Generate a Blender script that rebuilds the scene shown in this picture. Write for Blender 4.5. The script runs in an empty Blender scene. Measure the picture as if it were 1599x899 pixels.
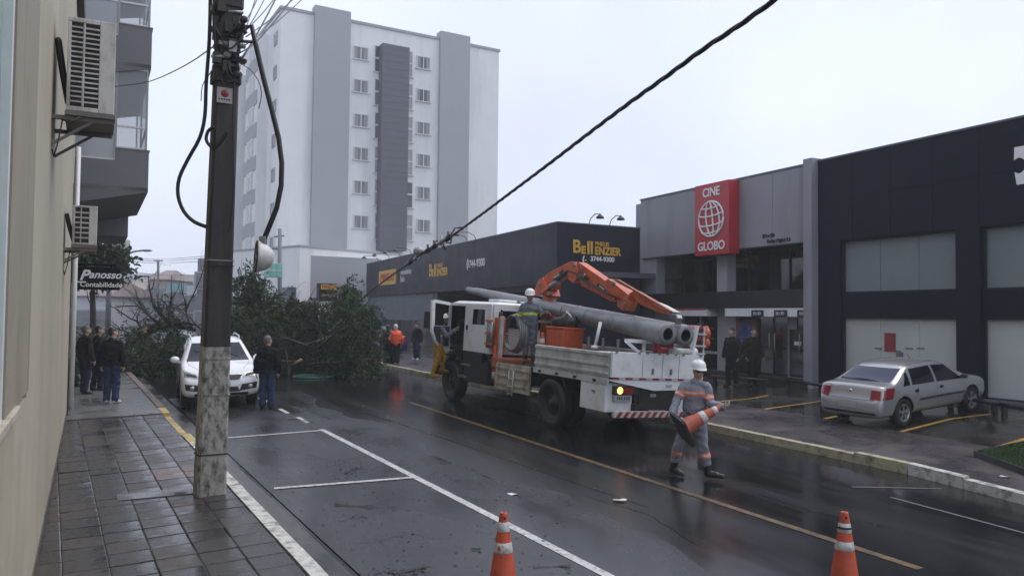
import bpy, bmesh, math, random
import numpy as np
from mathutils import Vector, Matrix, Euler
random.seed(11)
rnd = random.Random(5)
sc = bpy.context.scene
col = sc.collection
R_ = math.radians
PI = math.pi

# ---------------------------------------------------------------- camera
F = 1250.0
CAM = Vector((0, 0, 2.9))
RC = (Matrix.Rotation(R_(90 + 1.99), 3, 'X') @ Matrix.Rotation(R_(0.61), 3, 'Z'))
cam = bpy.data.cameras.new('camera')
cam.lens = F * 36.0 / 1599.0
cam.sensor_width = 36.0
cam.clip_start = 0.05
cam.clip_end = 3000
camo = bpy.data.objects.new('camera', cam)
col.objects.link(camo)
camo.matrix_world = Matrix.Translation(CAM) @ RC.to_4x4()
sc.camera = camo

# ---------------------------------------------------------------- world, sun, exposure
SUN_EL, SUN_AZ = R_(58), R_(65)          # high sun behind cloud, ahead and to the right
w = bpy.data.worlds.new('World')
sc.world = w
w.use_nodes = True
nt = w.node_tree
nt.nodes.clear()
out = nt.nodes.new('ShaderNodeOutputWorld')
bg = nt.nodes.new('ShaderNodeBackground')
sky = nt.nodes.new('ShaderNodeTexSky')
sky.sky_type = 'NISHITA'
sky.sun_disc = False
sky.sun_elevation = SUN_EL
sky.sun_rotation = SUN_AZ
sky.dust_density = 4.0
sky.air_density = 1.0
SKY_STRENGTH = 0.10
tc = nt.nodes.new('ShaderNodeTexCoord')
nz = nt.nodes.new('ShaderNodeTexNoise')
nz.inputs['Scale'].default_value = 2.2
nz.inputs['Detail'].default_value = 4
cr = nt.nodes.new('ShaderNodeValToRGB')           # cloud deck: pale grey with soft brighter breaks
cr.color_ramp.elements[0].position = 0.30
cr.color_ramp.elements[0].color = (5.5, 6.0, 7.6, 1)
cr.color_ramp.elements[1].position = 0.72
cr.color_ramp.elements[1].color = (7.2, 7.7, 9.0, 1)
mx = nt.nodes.new('ShaderNodeMix')
mx.data_type = 'RGBA'
mx.inputs[0].default_value = 0.90
nt.links.new(tc.outputs['Generated'], nz.inputs['Vector'])
nt.links.new(nz.outputs['Fac'], cr.inputs['Fac'])
nt.links.new(sky.outputs['Color'], mx.inputs[6])
nt.links.new(cr.outputs['Color'], mx.inputs[7])
nt.links.new(mx.outputs[2], bg.inputs['Color'])
bg.inputs['Strength'].default_value = SKY_STRENGTH
nt.links.new(bg.outputs['Background'], out.inputs['Surface'])

sun = bpy.data.lights.new('sun', 'SUN')
sun.energy = 1.4
sun.angle = R_(50)
sun.color = (1.0, 0.97, 0.93)
suno = bpy.data.objects.new('sun', sun)
col.objects.link(suno)
sd = Vector((math.sin(SUN_AZ) * math.cos(SUN_EL), math.cos(SUN_AZ) * math.cos(SUN_EL), math.sin(SUN_EL)))
suno.rotation_euler = sd.to_track_quat('Z', 'Y').to_euler()
suno.location = (20, 20, 60)

sc.view_settings.view_transform = 'Standard'
sc.view_settings.look = 'None'
sc.view_settings.exposure = 0.57
sc.view_settings.gamma = 1.0
sc.cycles.use_denoising = True
sc.cycles.max_bounces = 6
sc.cycles.diffuse_bounces = 3
sc.cycles.glossy_bounces = 3
sc.cycles.transmission_bounces = 4
sc.cycles.volume_bounces = 3
sc.cycles.caustics_reflective = False
sc.cycles.caustics_refractive = False

# ---------------------------------------------------------------- ground plane and pixel helpers
def ray(px, py):
    return RC @ Vector(((px - 799.5) / F, -(py - 449.5) / F, -1.0))
def _gp(xc, d):
    return CAM + RC @ Vector((xc, -2.9 - 0.002 * d, -d))
_p0, _p1, _p2 = _gp(0, 0), _gp(0, 50), _gp(50, 50)
_n = (_p1 - _p0).cross(_p2 - _p0)
GA, GB = -_n.x / _n.z, -_n.y / _n.z
GC = _p0.z - GA * _p0.x - GB * _p0.y
GN = Vector((-GA, -GB, 1)).normalized()
def g(x, y):
    return GA * x + GB * y + GC
def P(px, py, h=0.0):
    """point of the ground (raised by h) seen at a photo pixel"""
    r = ray(px, py)
    t = (GA * CAM.x + GB * CAM.y + GC + h - CAM.z) / (r.z - GA * r.x - GB * r.y)
    return CAM + r * t
def PD(px, py, d):
    return CAM + ray(px, py) * d
def G(x, y, h=0.0):
    return Vector((x, y, g(x, y) + h))
def ground_rot(yaw):
    """orientation standing on the tilted ground, local X heading along yaw"""
    x = Vector((math.cos(yaw), math.sin(yaw), 0))
    x.z = GA * x.x + GB * x.y
    x.normalize()
    y = GN.cross(x)
    return Matrix((x, y, GN)).transposed()
_a, _b = P(502, 671), P(940, 897)
RD = (_a - _b).to_2d().normalized()          # along the road, away from the camera
RN = Vector((RD.y, -RD.x))                    # across the road, to the right
ROADYAW = math.atan2(RD.y, RD.x)
def along(p, q_dir, t):
    return Vector((p[0] + q_dir[0] * t, p[1] + q_dir[1] * t))

# ---------------------------------------------------------------- materials
MATS = {}
def mat(name, color, rough=0.6, metal=0.0, var=0.12, scale=6.0, bump=0.0, bscale=40.0, stretch=(1, 1, 1),
        dirt=None, dirt_pos=(0.48, 0.66), dirt_amt=0.0, dirt_scale=3.0, dirt_stretch=(1, 1, 1), rvar=0.1, coat=0.0, emit=0.0, spec=0.5, alpha=1.0):
    if name in MATS:
        return MATS[name]
    m = bpy.data.materials.new(name)
    m.use_nodes = True
    nt = m.node_tree
    b = nt.nodes['Principled BSDF']
    L = nt.links.new
    tc = nt.nodes.new('ShaderNodeTexCoord')
    mp = nt.nodes.new('ShaderNodeMapping')
    mp.inputs['Scale'].default_value = stretch
    L(tc.outputs['Object'], mp.inputs['Vector'])
    n1 = nt.nodes.new('ShaderNodeTexNoise')
    n1.inputs['Scale'].default_value = scale
    n1.inputs['Detail'].default_value = 6
    n1.inputs['Roughness'].default_value = 0.6
    L(mp.outputs[0], n1.inputs['Vector'])
    r = nt.nodes.new('ShaderNodeValToRGB')
    c = Vector(color[:3])
    lo = c * (1 - var)
    hi = c * (1 + var)
    r.color_ramp.elements[0].position = 0.3
    r.color_ramp.elements[1].position = 0.7
    r.color_ramp.elements[0].color = (lo[0], lo[1], lo[2], 1)
    r.color_ramp.elements[1].color = (hi[0], hi[1], hi[2], 1)
    L(n1.outputs['Fac'], r.inputs['Fac'])
    colout = r.outputs['Color']
    if dirt is not None:
        mp2 = nt.nodes.new('ShaderNodeMapping')
        mp2.inputs['Scale'].default_value = dirt_stretch
        mp2.inputs['Location'].default_value = (3.1, 1.7, 5.3)
        L(tc.outputs['Object'], mp2.inputs['Vector'])
        n2 = nt.nodes.new('ShaderNodeTexNoise')
        n2.inputs['Scale'].default_value = dirt_scale
        n2.inputs['Detail'].default_value = 8
        n2.inputs['Roughness'].default_value = 0.65
        L(mp2.outputs[0], n2.inputs['Vector'])
        r2 = nt.nodes.new('ShaderNodeValToRGB')
        r2.color_ramp.elements[0].position = dirt_pos[0]
        r2.color_ramp.elements[1].position = dirt_pos[1]
        r2.color_ramp.elements[0].color = (0, 0, 0, 1)
        r2.color_ramp.elements[1].color = (dirt_amt,) * 3 + (1,)
        L(n2.outputs['Fac'], r2.inputs['Fac'])
        mx = nt.nodes.new('ShaderNodeMix')
        mx.data_type = 'RGBA'
        L(r2.outputs['Color'], mx.inputs[0])
        L(colout, mx.inputs[6])
        mx.inputs[7].default_value = tuple(dirt[:3]) + (1,)
        colout = mx.outputs[2]
    L(colout, b.inputs['Base Color'])
    mr = nt.nodes.new('ShaderNodeMapRange')
    mr.inputs['From Min'].default_value = 0.3
    mr.inputs['From Max'].default_value = 0.7
    mr.inputs['To Min'].default_value = max(0.02, rough * (1 - rvar * 2))
    mr.inputs['To Max'].default_value = min(1, rough * (1 + rvar * 2))
    L(n1.outputs['Fac'], mr.inputs['Value'])
    L(mr.outputs[0], b.inputs['Roughness'])
    b.inputs['Metallic'].default_value = metal
    b.inputs['Specular IOR Level'].default_value = spec
    b.inputs['Coat Weight'].default_value = coat
    b.inputs['Coat Roughness'].default_value = 0.06
    if bump > 0:
        n3 = nt.nodes.new('ShaderNodeTexNoise')
        n3.inputs['Scale'].default_value = bscale
        n3.inputs['Detail'].default_value = 5
        L(mp.outputs[0], n3.inputs['Vector'])
        bp = nt.nodes.new('ShaderNodeBump')
        bp.inputs['Strength'].default_value = bump
        bp.inputs['Distance'].default_value = 0.02
        L(n3.outputs['Fac'], bp.inputs['Height'])
        L(bp.outputs[0], b.inputs['Normal'])
    if emit > 0:
        b.inputs['Emission Color'].default_value = tuple(color[:3]) + (1,)
        b.inputs['Emission Strength'].default_value = emit
    MATS[name] = m
    return m

def glass_mat(name, tint, rough=0.05, see=0.0, spec=0.6):
    """dark window glass: glossy dielectric sheet; see>0 lets part of the light through"""
    if name in MATS:
        return MATS[name]
    m = bpy.data.materials.new(name)
    m.use_nodes = True
    nt = m.node_tree
    b = nt.nodes['Principled BSDF']
    b.inputs['Base Color'].default_value = tuple(tint) + (1,)
    b.inputs['Roughness'].default_value = rough
    b.inputs['Specular IOR Level'].default_value = spec
    b.inputs['Alpha'].default_value = 1 - see
    n = nt.nodes.new('ShaderNodeTexNoise')
    n.inputs['Scale'].default_value = 0.9
    bp = nt.nodes.new('ShaderNodeBump')
    bp.inputs['Strength'].default_value = 0.04
    bp.inputs['Distance'].default_value = 0.05
    nt.links.new(n.outputs['Fac'], bp.inputs['Height'])
    nt.links.new(bp.outputs[0], b.inputs['Normal'])
    MATS[name] = m
    return m

def wet_mat(name, dry, wetc, puddle=0.5, r_wet=0.07, r_dry=0.38, scale=0.55, stretch=(1, 1, 1), yaw=0.0, grain=0.35, gscale=160.0,
            tracks=0.0, fine=0.02, bdist=0.006):
    """wet ground: coarse grain, damp and dry blotches; glossy where water stands"""
    if name in MATS:
        return MATS[name]
    m = bpy.data.materials.new(name)
    m.use_nodes = True
    nt = m.node_tree
    L = nt.links.new
    b = nt.nodes['Principled BSDF']
    tc = nt.nodes.new('ShaderNodeTexCoord')
    mp = nt.nodes.new('ShaderNodeMapping')
    mp.vector_type = 'TEXTURE'
    mp.inputs['Rotation'].default_value = (0, 0, yaw)
    mp.inputs['Scale'].default_value = stretch
    L(tc.outputs['Object'], mp.inputs['Vector'])
    n1 = nt.nodes.new('ShaderNodeTexNoise')
    n1.inputs['Scale'].default_value = scale
    n1.inputs['Detail'].default_value = 7
    n1.inputs['Roughness'].default_value = 0.62
    n1.inputs['Distortion'].default_value = 0.4
    L(mp.outputs[0], n1.inputs['Vector'])
    n2 = nt.nodes.new('ShaderNodeTexNoise')
    n2.inputs['Scale'].default_value = gscale
    n2.inputs['Detail'].default_value = 3
    L(tc.outputs['Object'], n2.inputs['Vector'])
    n4 = nt.nodes.new('ShaderNodeTexNoise')
    n4.inputs['Scale'].default_value = 7.0
    n4.inputs['Detail'].default_value = 6
    L(mp.outputs[0], n4.inputs['Vector'])
    wr = nt.nodes.new('ShaderNodeValToRGB')
    wr.color_ramp.elements[0].position = puddle - 0.10
    wr.color_ramp.elements[1].position = puddle + 0.12
    wr.color_ramp.elements[0].color = (0, 0, 0, 1)
    wr.color_ramp.elements[1].color = (1, 1, 1, 1)
    L(n1.outputs['Fac'], wr.inputs['Fac'])
    cm = nt.nodes.new('ShaderNodeMix')
    cm.data_type = 'RGBA'
    cm.inputs[6].default_value = tuple(dry) + (1,)
    cm.inputs[7].default_value = tuple(wetc) + (1,)
    L(wr.outputs['Color'], cm.inputs[0])
    g2 = nt.nodes.new('ShaderNodeMix')
    g2.data_type = 'RGBA'
    g2.blend_type = 'MULTIPLY'
    g2.inputs[0].default_value = 0.55
    L(cm.outputs[2], g2.inputs[6])
    gr = nt.nodes.new('ShaderNodeValToRGB')
    gr.color_ramp.elements[0].position = 0.32
    gr.color_ramp.elements[1].position = 0.68
    gr.color_ramp.elements[0].color = (0.45, 0.45, 0.47, 1)
    gr.color_ramp.elements[1].color = (1.35, 1.35, 1.33, 1)
    ad = nt.nodes.new('ShaderNodeMath')
    ad.operation = 'MULTIPLY_ADD'
    ad.inputs[1].default_value = 0.5
    L(n2.outputs['Fac'], ad.inputs[0])
    hf = nt.nodes.new('ShaderNodeMath')
    hf.operation = 'MULTIPLY'
    hf.inputs[1].default_value = 0.5
    L(n4.outputs['Fac'], hf.inputs[0])
    L(hf.outputs[0], ad.inputs[2])
    L(ad.outputs[0], gr.inputs['Fac'])
    L(gr.outputs['Color'], g2.inputs[7])
    L(g2.outputs[2], b.inputs['Base Color'])
    rm = nt.nodes.new('ShaderNodeMapRange')
    rm.inputs['To Min'].default_value = r_dry
    rm.inputs['To Max'].default_value = r_wet
    L(wr.outputs['Color'], rm.inputs['Value'])
    L(rm.outputs[0], b.inputs['Roughness'])
    b.inputs['Specular IOR Level'].default_value = 0.45
    bm_ = nt.nodes.new('ShaderNodeMapRange')
    bm_.inputs['To Min'].default_value = grain
    bm_.inputs['To Max'].default_value = fine
    L(wr.outputs['Color'], bm_.inputs['Value'])
    bp = nt.nodes.new('ShaderNodeBump')
    bp.inputs['Distance'].default_value = bdist
    L(bm_.outputs[0], bp.inputs['Strength'])
    L(ad.outputs[0], bp.inputs['Height'])
    L(bp.outputs[0], b.inputs['Normal'])
    MATS[name] = m
    return m

# ---------------------------------------------------------------- mesh builder
class MB:
    def __init__(s):
        s.v, s.f, s.mi, s.sm = [], [], [], []
        s.M = None
        s.cur = 0
    def add(s, vs, fs, smooth=False):
        o = len(s.v)
        for p in vs:
            p = Vector(p)
            s.v.append(tuple(s.M @ p) if s.M is not None else tuple(p))
        for f in fs:
            s.f.append(tuple(i + o for i in f))
            s.mi.append(s.cur)
            s.sm.append(smooth)
        return s
    def box(s, lo, hi):
        x0, y0, z0 = lo
        x1, y1, z1 = hi
        if x0 > x1: x0, x1 = x1, x0
        if y0 > y1: y0, y1 = y1, y0
        if z0 > z1: z0, z1 = z1, z0
        return s.add([(x0, y0, z0), (x1, y0, z0), (x1, y1, z0), (x0, y1, z0), (x0, y0, z1), (x1, y0, z1), (x1, y1, z1), (x0, y1, z1)],
                     [(0, 3, 2, 1), (4, 5, 6, 7), (0, 1, 5, 4), (1, 2, 6, 5), (2, 3, 7, 6), (3, 0, 4, 7)])
    def bar(s, a, b, w, h=None, up=(0, 0, 1)):
        """square bar from a to b"""
        a, b = Vector(a), Vector(b)
        h = h or w
        d = (b - a).normalized()
        u = Vector(up)
        if abs(d.dot(u)) > 0.98:
            u = Vector((1, 0, 0))
        x = d.cross(u).normalized() * w / 2
        y = x.cross(d).normalized() * h / 2
        vs = [a - x - y, a + x - y, a + x + y, a - x + y, b - x - y, b + x - y, b + x + y, b - x + y]
        return s.add(vs, [(0, 3, 2, 1), (4, 5, 6, 7), (0, 1, 5, 4), (1, 2, 6, 5), (2, 3, 7, 6), (3, 0, 4, 7)])
    def tube(s, pts, r, n=8, cap=True, squash=None):
        pts = [Vector(p) for p in pts]
        k = len(pts)
        rs = r if isinstance(r, (list, tuple)) else [r] * k
        t0 = (pts[1] - pts[0]).normalized()
        u = Vector((0, 0, 1)) if abs(t0.z) < 0.9 else Vector((1, 0, 0))
        x = t0.cross(u).normalized()
        vs = []
        for i in range(k):
            t = (pts[min(i + 1, k - 1)] - pts[max(i - 1, 0)])
            if t.length < 1e-9:
                t = t0
            t = t.normalized()
            x = (x - t * x.dot(t))
            x = x.normalized() if x.length > 1e-6 else t.orthogonal().normalized()
            y = t.cross(x)
            for j in range(n):
                a = 2 * PI * j / n
                vs.append(pts[i] + (x * math.cos(a) + y * math.sin(a)) * rs[i])
        fs = []
        for i in range(k - 1):
            for j in range(n):
                j2 = (j + 1) % n
                fs.append((i * n + j, i * n + j2, (i + 1) * n + j2, (i + 1) * n + j))
        s.add(vs, fs, n > 4)
        if cap:
            o = len(s.v) - len(vs)
            s.f.append(tuple(o + j for j in reversed(range(n)))); s.mi.append(s.cur); s.sm.append(False)
            s.f.append(tuple(o + (k - 1) * n + j for j in range(n))); s.mi.append(s.cur); s.sm.append(False)
        return s
    def lathe(s, prof, n=20, c=(0, 0, 0), axis='Z', smooth=True, a0=0.0, a1=2 * PI):
        c = Vector(c)
        full = abs(a1 - a0 - 2 * PI) < 1e-6
        m = n if full else n + 1
        vs = []
        for (r, z) in prof:
            for j in range(m):
                a = a0 + (a1 - a0) * j / n
                if axis == 'Z': p = Vector((r * math.cos(a), r * math.sin(a), z))
                elif axis == 'Y': p = Vector((r * math.cos(a), z, r * math.sin(a)))
                else: p = Vector((z, r * math.cos(a), r * math.sin(a)))
                vs.append(c + p)
        fs = []
        for i in range(len(prof) - 1):
            for j in range(n):
                j2 = (j + 1) % m
                q = (i * m + j, i * m + j2, (i + 1) * m + j2, (i + 1) * m + j)
                fs.append(q if axis != 'Y' else q[::-1])
        return s.add(vs, fs, smooth)
    def prism(s, poly, a, b, axis='Z'):
        """extrude a 2D polygon between a and b along axis; 2D coords are the other two axes in order"""
        k = len(poly)
        def pt(p, t):
            if axis == 'Z': return (p[0], p[1], t)
            if axis == 'Y': return (p[0], t, p[1])
            return (t, p[0], p[1])
        vs = [pt(p, a) for p in poly] + [pt(p, b) for p in poly]
        fs = [tuple(range(k))[::-1], tuple(range(k, 2 * k))]
        for i in range(k):
            j = (i + 1) % k
            fs.append((i, j, j + k, i + k))
        return s.add(vs, fs)
    def poly(s, vs):
        return s.add(vs, [tuple(range(len(vs)))])
    def ell(s, c, r, n=12, m=8, rot=None):
        c = Vector(c)
        vs, fs = [], []
        for i in range(m + 1):
            th = PI * i / m
            for j in range(n):
                a = 2 * PI * j / n
                p = Vector((r[0] * math.sin(th) * math.cos(a), r[1] * math.sin(th) * math.sin(a), r[2] * math.cos(th)))
                vs.append(c + (rot @ p if rot is not None else p))
        for i in range(m):
            for j in range(n):
                j2 = (j + 1) % n
                fs.append((i * n + j, (i + 1) * n + j, (i + 1) * n + j2, i * n + j2))
        return s.add(vs, fs, True)
    def mesh(s, name, mats):
        me = bpy.data.meshes.new(name)
        me.from_pydata(s.v, [], s.f)
        if not isinstance(mats, (list, tuple)):
            mats = [mats]
        for m in mats:
            me.materials.append(m)
        me.polygons.foreach_set('material_index', s.mi)
        me.polygons.foreach_set('use_smooth', s.sm)
        me.validate()
        bm = bmesh.new()
        bm.from_mesh(me)
        bmesh.ops.recalc_face_normals(bm, faces=bm.faces)
        bm.to_mesh(me)
        bm.free()
        me.update()
        return me

def link(name, me, parent=None, loc=None, bevel=0.0):
    o = bpy.data.objects.new(name, me)
    col.objects.link(o)
    if parent is not None:
        o.parent = parent
    if loc is not None:
        o.location = loc
    if bevel:
        b = o.modifiers.new('bevel', 'BEVEL')
        b.width = bevel
        b.segments = 2
        b.limit_method = 'ANGLE'
    return o
def obj(name, mb, mats, parent=None, loc=None, bevel=0.0, label=None):
    o = link(name, mb.mesh(name, mats), parent, loc, bevel)
    if label:
        o['label'] = label
    return o
def tag(o, label, cat, group=None):
    o['label'] = label
    o['category'] = cat
    if group:
        o['group'] = group
    return o
def thing(name, label, cat, loc=(0, 0, 0), rot=None, group=None):
    o = bpy.data.objects.new(name, None)
    o.empty_display_size = 0.2
    col.objects.link(o)
    if rot is None:
        o.matrix_world = Matrix.Translation(Vector(loc))
    elif isinstance(rot, (int, float)):
        o.matrix_world = Matrix.Translation(Vector(loc)) @ Matrix.Rotation(rot, 4, 'Z')
    else:
        o.matrix_world = Matrix.Translation(Vector(loc)) @ rot.to_4x4()
    return tag(o, label, cat, group)
def struct(name, mb, mats):
    o = obj(name, mb, mats)
    o['kind'] = 'structure'
    return o
def copy_tree(o, parent=None):
    c = o.copy()
    col.objects.link(c)
    if parent is not None:
        c.parent = parent
    for ch in list(o.children):
        copy_tree(ch, c)
    return c
def text_mesh(body, size, ext=0.01, shear=0.0, bold=0.0, align='CENTER', spacing=1.0, xs=1.0):
    cu = bpy.data.curves.new('text', 'FONT')
    cu.body = body
    cu.size = size
    cu.extrude = ext
    cu.shear = shear
    cu.offset = bold
    cu.align_x = align
    cu.align_y = 'CENTER'
    cu.space_character = spacing
    cu.resolution_u = 4
    t = bpy.data.objects.new('text', cu)
    col.objects.link(t)
    dg = bpy.context.evaluated_depsgraph_get()
    me = bpy.data.meshes.new_from_object(t.evaluated_get(dg))
    bpy.data.objects.remove(t)
    bpy.data.curves.remove(cu)
    if xs != 1.0:
        me.transform(Matrix.Diagonal((xs, 1, 1, 1)))
    return me
def text(name, body, size, material, parent, loc, rot=None, **k):
    """lettering standing on a wall: reads along local X, up local Z, faces local -Y"""
    me = text_mesh(body, size, **k)
    me.name = name
    me.materials.clear()
    me.materials.append(material)
    M = Matrix.Rotation(PI / 2, 4, 'X')
    if rot is not None:
        M = rot.to_4x4() @ M
    me.transform(M)
    o = link(name, me, parent, loc)
    return o

class Wall:
    """vertical wall frame: local X along the wall from left to right seen from outside, -Y towards the viewer, Z up"""
    def __init__(s, a, b, z=None):
        a, b = Vector(a), Vector(b)
        s.o = Vector((a.x, a.y, g(a.x, a.y) if z is None else z))
        s.x = Vector((b.x - a.x, b.y - a.y, 0)).normalized()
        s.y = Vector((-s.x.y, s.x.x, 0))
        s.len = (b - a).to_2d().length
        s.rot = Matrix((s.x, s.y, Vector((0, 0, 1)))).transposed()
    def uv(s, px, py, y=0.0):
        r = ray(px, py)
        t = (s.o + s.y * y - CAM).dot(s.y) / r.dot(s.y)
        p = CAM + r * t - s.o
        return p.dot(s.x), p.z
    def world(s, x, y, z):
        return s.o + s.x * x + s.y * y + Vector((0, 0, z))
# ================================================================ GROUND
def RW(u, v, h=0.0):
    x = RD.x * u + RN.x * v
    y = RD.y * u + RN.y * v
    return Vector((x, y, g(x, y) + h))
def UV(p):
    q = Vector((p[0], p[1]))
    return q.dot(RD), q.dot(RN)
def slab(mb, pts, h0, h1):
    """prism over a ground polygon (world xy points) between heights h0 and h1 above the tilted ground"""
    k = len(pts)
    vs = [G(p[0], p[1], h0) for p in pts] + [G(p[0], p[1], h1) for p in pts]
    fs = [tuple(range(k))[::-1], tuple(range(k, 2 * k))]
    for i in range(k):
        j = (i + 1) % k
        fs.append((i, j, j + k, i + k))
    mb.add(vs, fs)
def sheet(mb, pts, h):
    mb.poly([G(p[0], p[1], h) for p in pts])
def uvpts(*a):
    return [RW(u, v) for u, v in a]

m_asph = wet_mat('wet_asphalt', (0.028, 0.028, 0.031), (0.013, 0.013, 0.014), puddle=0.45, r_wet=0.09, r_dry=0.36, scale=0.30,
                 stretch=(5.5, 1, 1), yaw=ROADYAW, grain=0.7, gscale=85, fine=0.08)
m_lane = wet_mat('smooth_new_asphalt', (0.034, 0.035, 0.040), (0.022, 0.023, 0.026), puddle=0.51, r_wet=0.15, r_dry=0.38, scale=0.5,
                 stretch=(2.0, 1, 1), yaw=ROADYAW, grain=0.35, gscale=140, fine=0.12)
m_gut = wet_mat('gutter_concrete', (0.085, 0.083, 0.08), (0.035, 0.035, 0.036), puddle=0.48, r_wet=0.12, r_dry=0.45, scale=1.2,
                stretch=(3, 1, 1), yaw=ROADYAW)
m_lot = wet_mat('wet_brown_paving', (0.050, 0.044, 0.040), (0.022, 0.019, 0.017), puddle=0.47, r_wet=0.045, r_dry=0.34, scale=0.42, gscale=60)
m_rwalk = wet_mat('purple_grey_paving', (0.075, 0.062, 0.066), (0.048, 0.041, 0.045), puddle=0.5, r_wet=0.22, r_dry=0.45, scale=0.9, gscale=70)
m_walkbase = mat('walk_mortar', (0.034, 0.032, 0.030), 0.85, spec=0.15)
m_slabc = wet_mat('plain_concrete_slab', (0.13, 0.13, 0.135), (0.075, 0.076, 0.08), puddle=0.52, r_wet=0.2, r_dry=0.5, scale=1.3)
m_terr = mat('earth', (0.06, 0.06, 0.055), 0.9, var=0.3, scale=0.2)
m_white_paint = mat('road_white_paint', (0.50, 0.50, 0.49), 0.45, var=0.12, scale=9, dirt=(0.08, 0.08, 0.085), dirt_amt=0.75, dirt_scale=14)
m_white_faint = mat('worn_white_paint', (0.11, 0.11, 0.115), 0.45, var=0.2, scale=9, dirt=(0.05, 0.05, 0.055), dirt_amt=0.9, dirt_scale=9)
m_yel_paint = mat('road_yellow_paint', (0.18, 0.108, 0.036), 0.32, var=0.2, scale=8, dirt=(0.035, 0.03, 0.026), dirt_amt=0.95, dirt_pos=(0.40, 0.62), dirt_scale=9)
m_yel_lot = mat('lot_yellow_paint', (0.50, 0.30, 0.05), 0.4, var=0.12, scale=8, dirt=(0.07, 0.05, 0.035), dirt_amt=0.7, dirt_scale=9)
m_kerb_w = mat('kerb_white_paint', (0.52, 0.51, 0.48), 0.55, var=0.12, scale=7, bump=0.3, dirt=(0.10, 0.095, 0.09), dirt_amt=0.9, dirt_scale=7)
m_kerb_y = mat('kerb_yellow_paint', (0.46, 0.35, 0.13), 0.55, var=0.15, scale=7, bump=0.3, dirt=(0.09, 0.075, 0.06), dirt_amt=0.85, dirt_scale=5)
m_kerb_c = mat('kerb_cream_paint', (0.40, 0.36, 0.24), 0.5, var=0.15, scale=6, bump=0.3, dirt=(0.08, 0.07, 0.06), dirt_amt=0.8, dirt_scale=5)
m_kerb_b = mat('kerb_bare', (0.16, 0.13, 0.11), 0.55, var=0.25, scale=6, bump=0.4, dirt=(0.05, 0.04, 0.035), dirt_amt=0.8, dirt_scale=4)

mb = MB()
mb.poly([G(x, y, -0.06) for x, y in ((-280, -70), (280, -70), (280, 480), (-280, 480))])
struct('ground', mb, m_terr)

# right kerb foot line in road coordinates
RK = [(-30, 11.2), (5.95, 11.44), (7.76, 11.74), (12.23, 11.80), (18, 11.45), (24.8, 10.9), (34, 10.6), (140, 10.6)]
def rkv(u):
    for (u0, v0), (u1, v1) in zip(RK, RK[1:]):
        if u0 <= u <= u1:
            return v0 + (v1 - v0) * (u - u0) / (u1 - u0)
    return RK[-1][1]
mb = MB()
sheet(mb, uvpts((-30, 2.2), (140, 2.2), (140, 10.7), (34, 10.7), (24.8, 11.0), (18, 11.55), (12.23, 11.9), (7.76, 11.84), (5.95, 11.54), (-30, 11.3)), 0.0)
struct('road', mb, m_asph)
mb = MB()
_u = [-30 + i * .5 for i in range(107)]
_v = [6.1 + .22 * math.sin(a * .9) + .12 * math.sin(a * 2.7 + 1) + rnd.uniform(-.05, .05) for a in _u]
for i in range(106):
    sheet(mb, uvpts((_u[i], 2.80), (_u[i + 1], 2.80), (_u[i + 1], _v[i + 1]), (_u[i], _v[i])), 0.012)
struct('parking_lane', mb, m_lane)
mb = MB()
sheet(mb, uvpts((-30, 2.3), (40, 2.3), (40, 2.74), (-30, 2.74)), 0.004)
struct('gutter', mb, m_gut)

# painted markings
def mark(pa, pb, wdt, m, h=0.016, name='road_marking'):
    a, b = Vector(pa[:2]), Vector(pb[:2])
    d = (b - a).normalized()
    n = Vector((-d.y, d.x)) * wdt / 2
    mb = MB()
    sheet(mb, [a - n, b - n, b + n, a + n], h)
    return struct(name, mb, m)
mark(P(502, 671), RW(-20, 5.0), 0.115, m_white_paint, 0.017)
mark(P(655, 746), P(428, 764), 0.105, m_white_paint, 0.021)
mark(P(502, 673), P(340, 686), 0.10, m_white_paint, 0.021)
mark(RW(6.4, 5.0), RW(6.15, 2.95), 0.105, m_white_paint, 0.021)
mark(P(481, 661), P(465, 652), 0.10, m_white_paint, 0.017)
mark(P(450, 646), P(437, 639), 0.10, m_white_paint, 0.017)
mark(P(405, 622), P(418, 628), 0.10, m_white_paint, 0.017)
mark(P(640, 628), P(1437, 888), 0.115, m_yel_paint, 0.006)
mark(P(1390, 776), P(1640, 843), 0.05, m_white_faint, 0.006)
mark(P(1330, 760), P(1470, 763), 0.05, m_white_faint, 0.006)
mark(P(560, 640), P(1010, 790), 0.045, mat('seam_tar', (0.016, 0.016, 0.017), 0.25), 0.004, 'tar_seam')

def crack(pts, wd, h, m=None):
    mb = MB(); L_, R2 = [], []
    fine = []
    for a, b in zip(pts, pts[1:]):
        a, b = P(*a).to_2d(), P(*b).to_2d()
        for k in range(8): fine.append(a.lerp(b, k / 8) + Vector((rnd.gauss(0, .018), rnd.gauss(0, .018))))
    for i in range(len(fine) - 1):
        d = (fine[i + 1] - fine[i]).normalized(); n = Vector((-d.y, d.x)) * wd * rnd.uniform(.4, 1) / 2
        L_.append(fine[i] + n); R2.append(fine[i] - n)
    vs = [G(q.x, q.y, h) for q in L_ + R2]; k = len(L_)
    mb.add(vs, [(i, i + 1, k + i + 1, k + i) for i in range(k - 1)])
    struct('road_crack', mb, MATS['seam_tar'])
crack([(640, 700), (760, 742), (860, 800), (960, 860)], .03, .008)
crack([(900, 770), (1010, 800), (1120, 870)], .025, .008)
crack([(1180, 770), (1280, 800), (1420, 830)], .025, .008)
crack([(430, 700), (520, 720), (600, 712)], .015, .014)
crack([(560, 850), (640, 835), (720, 845)], .012, .014)
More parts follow.
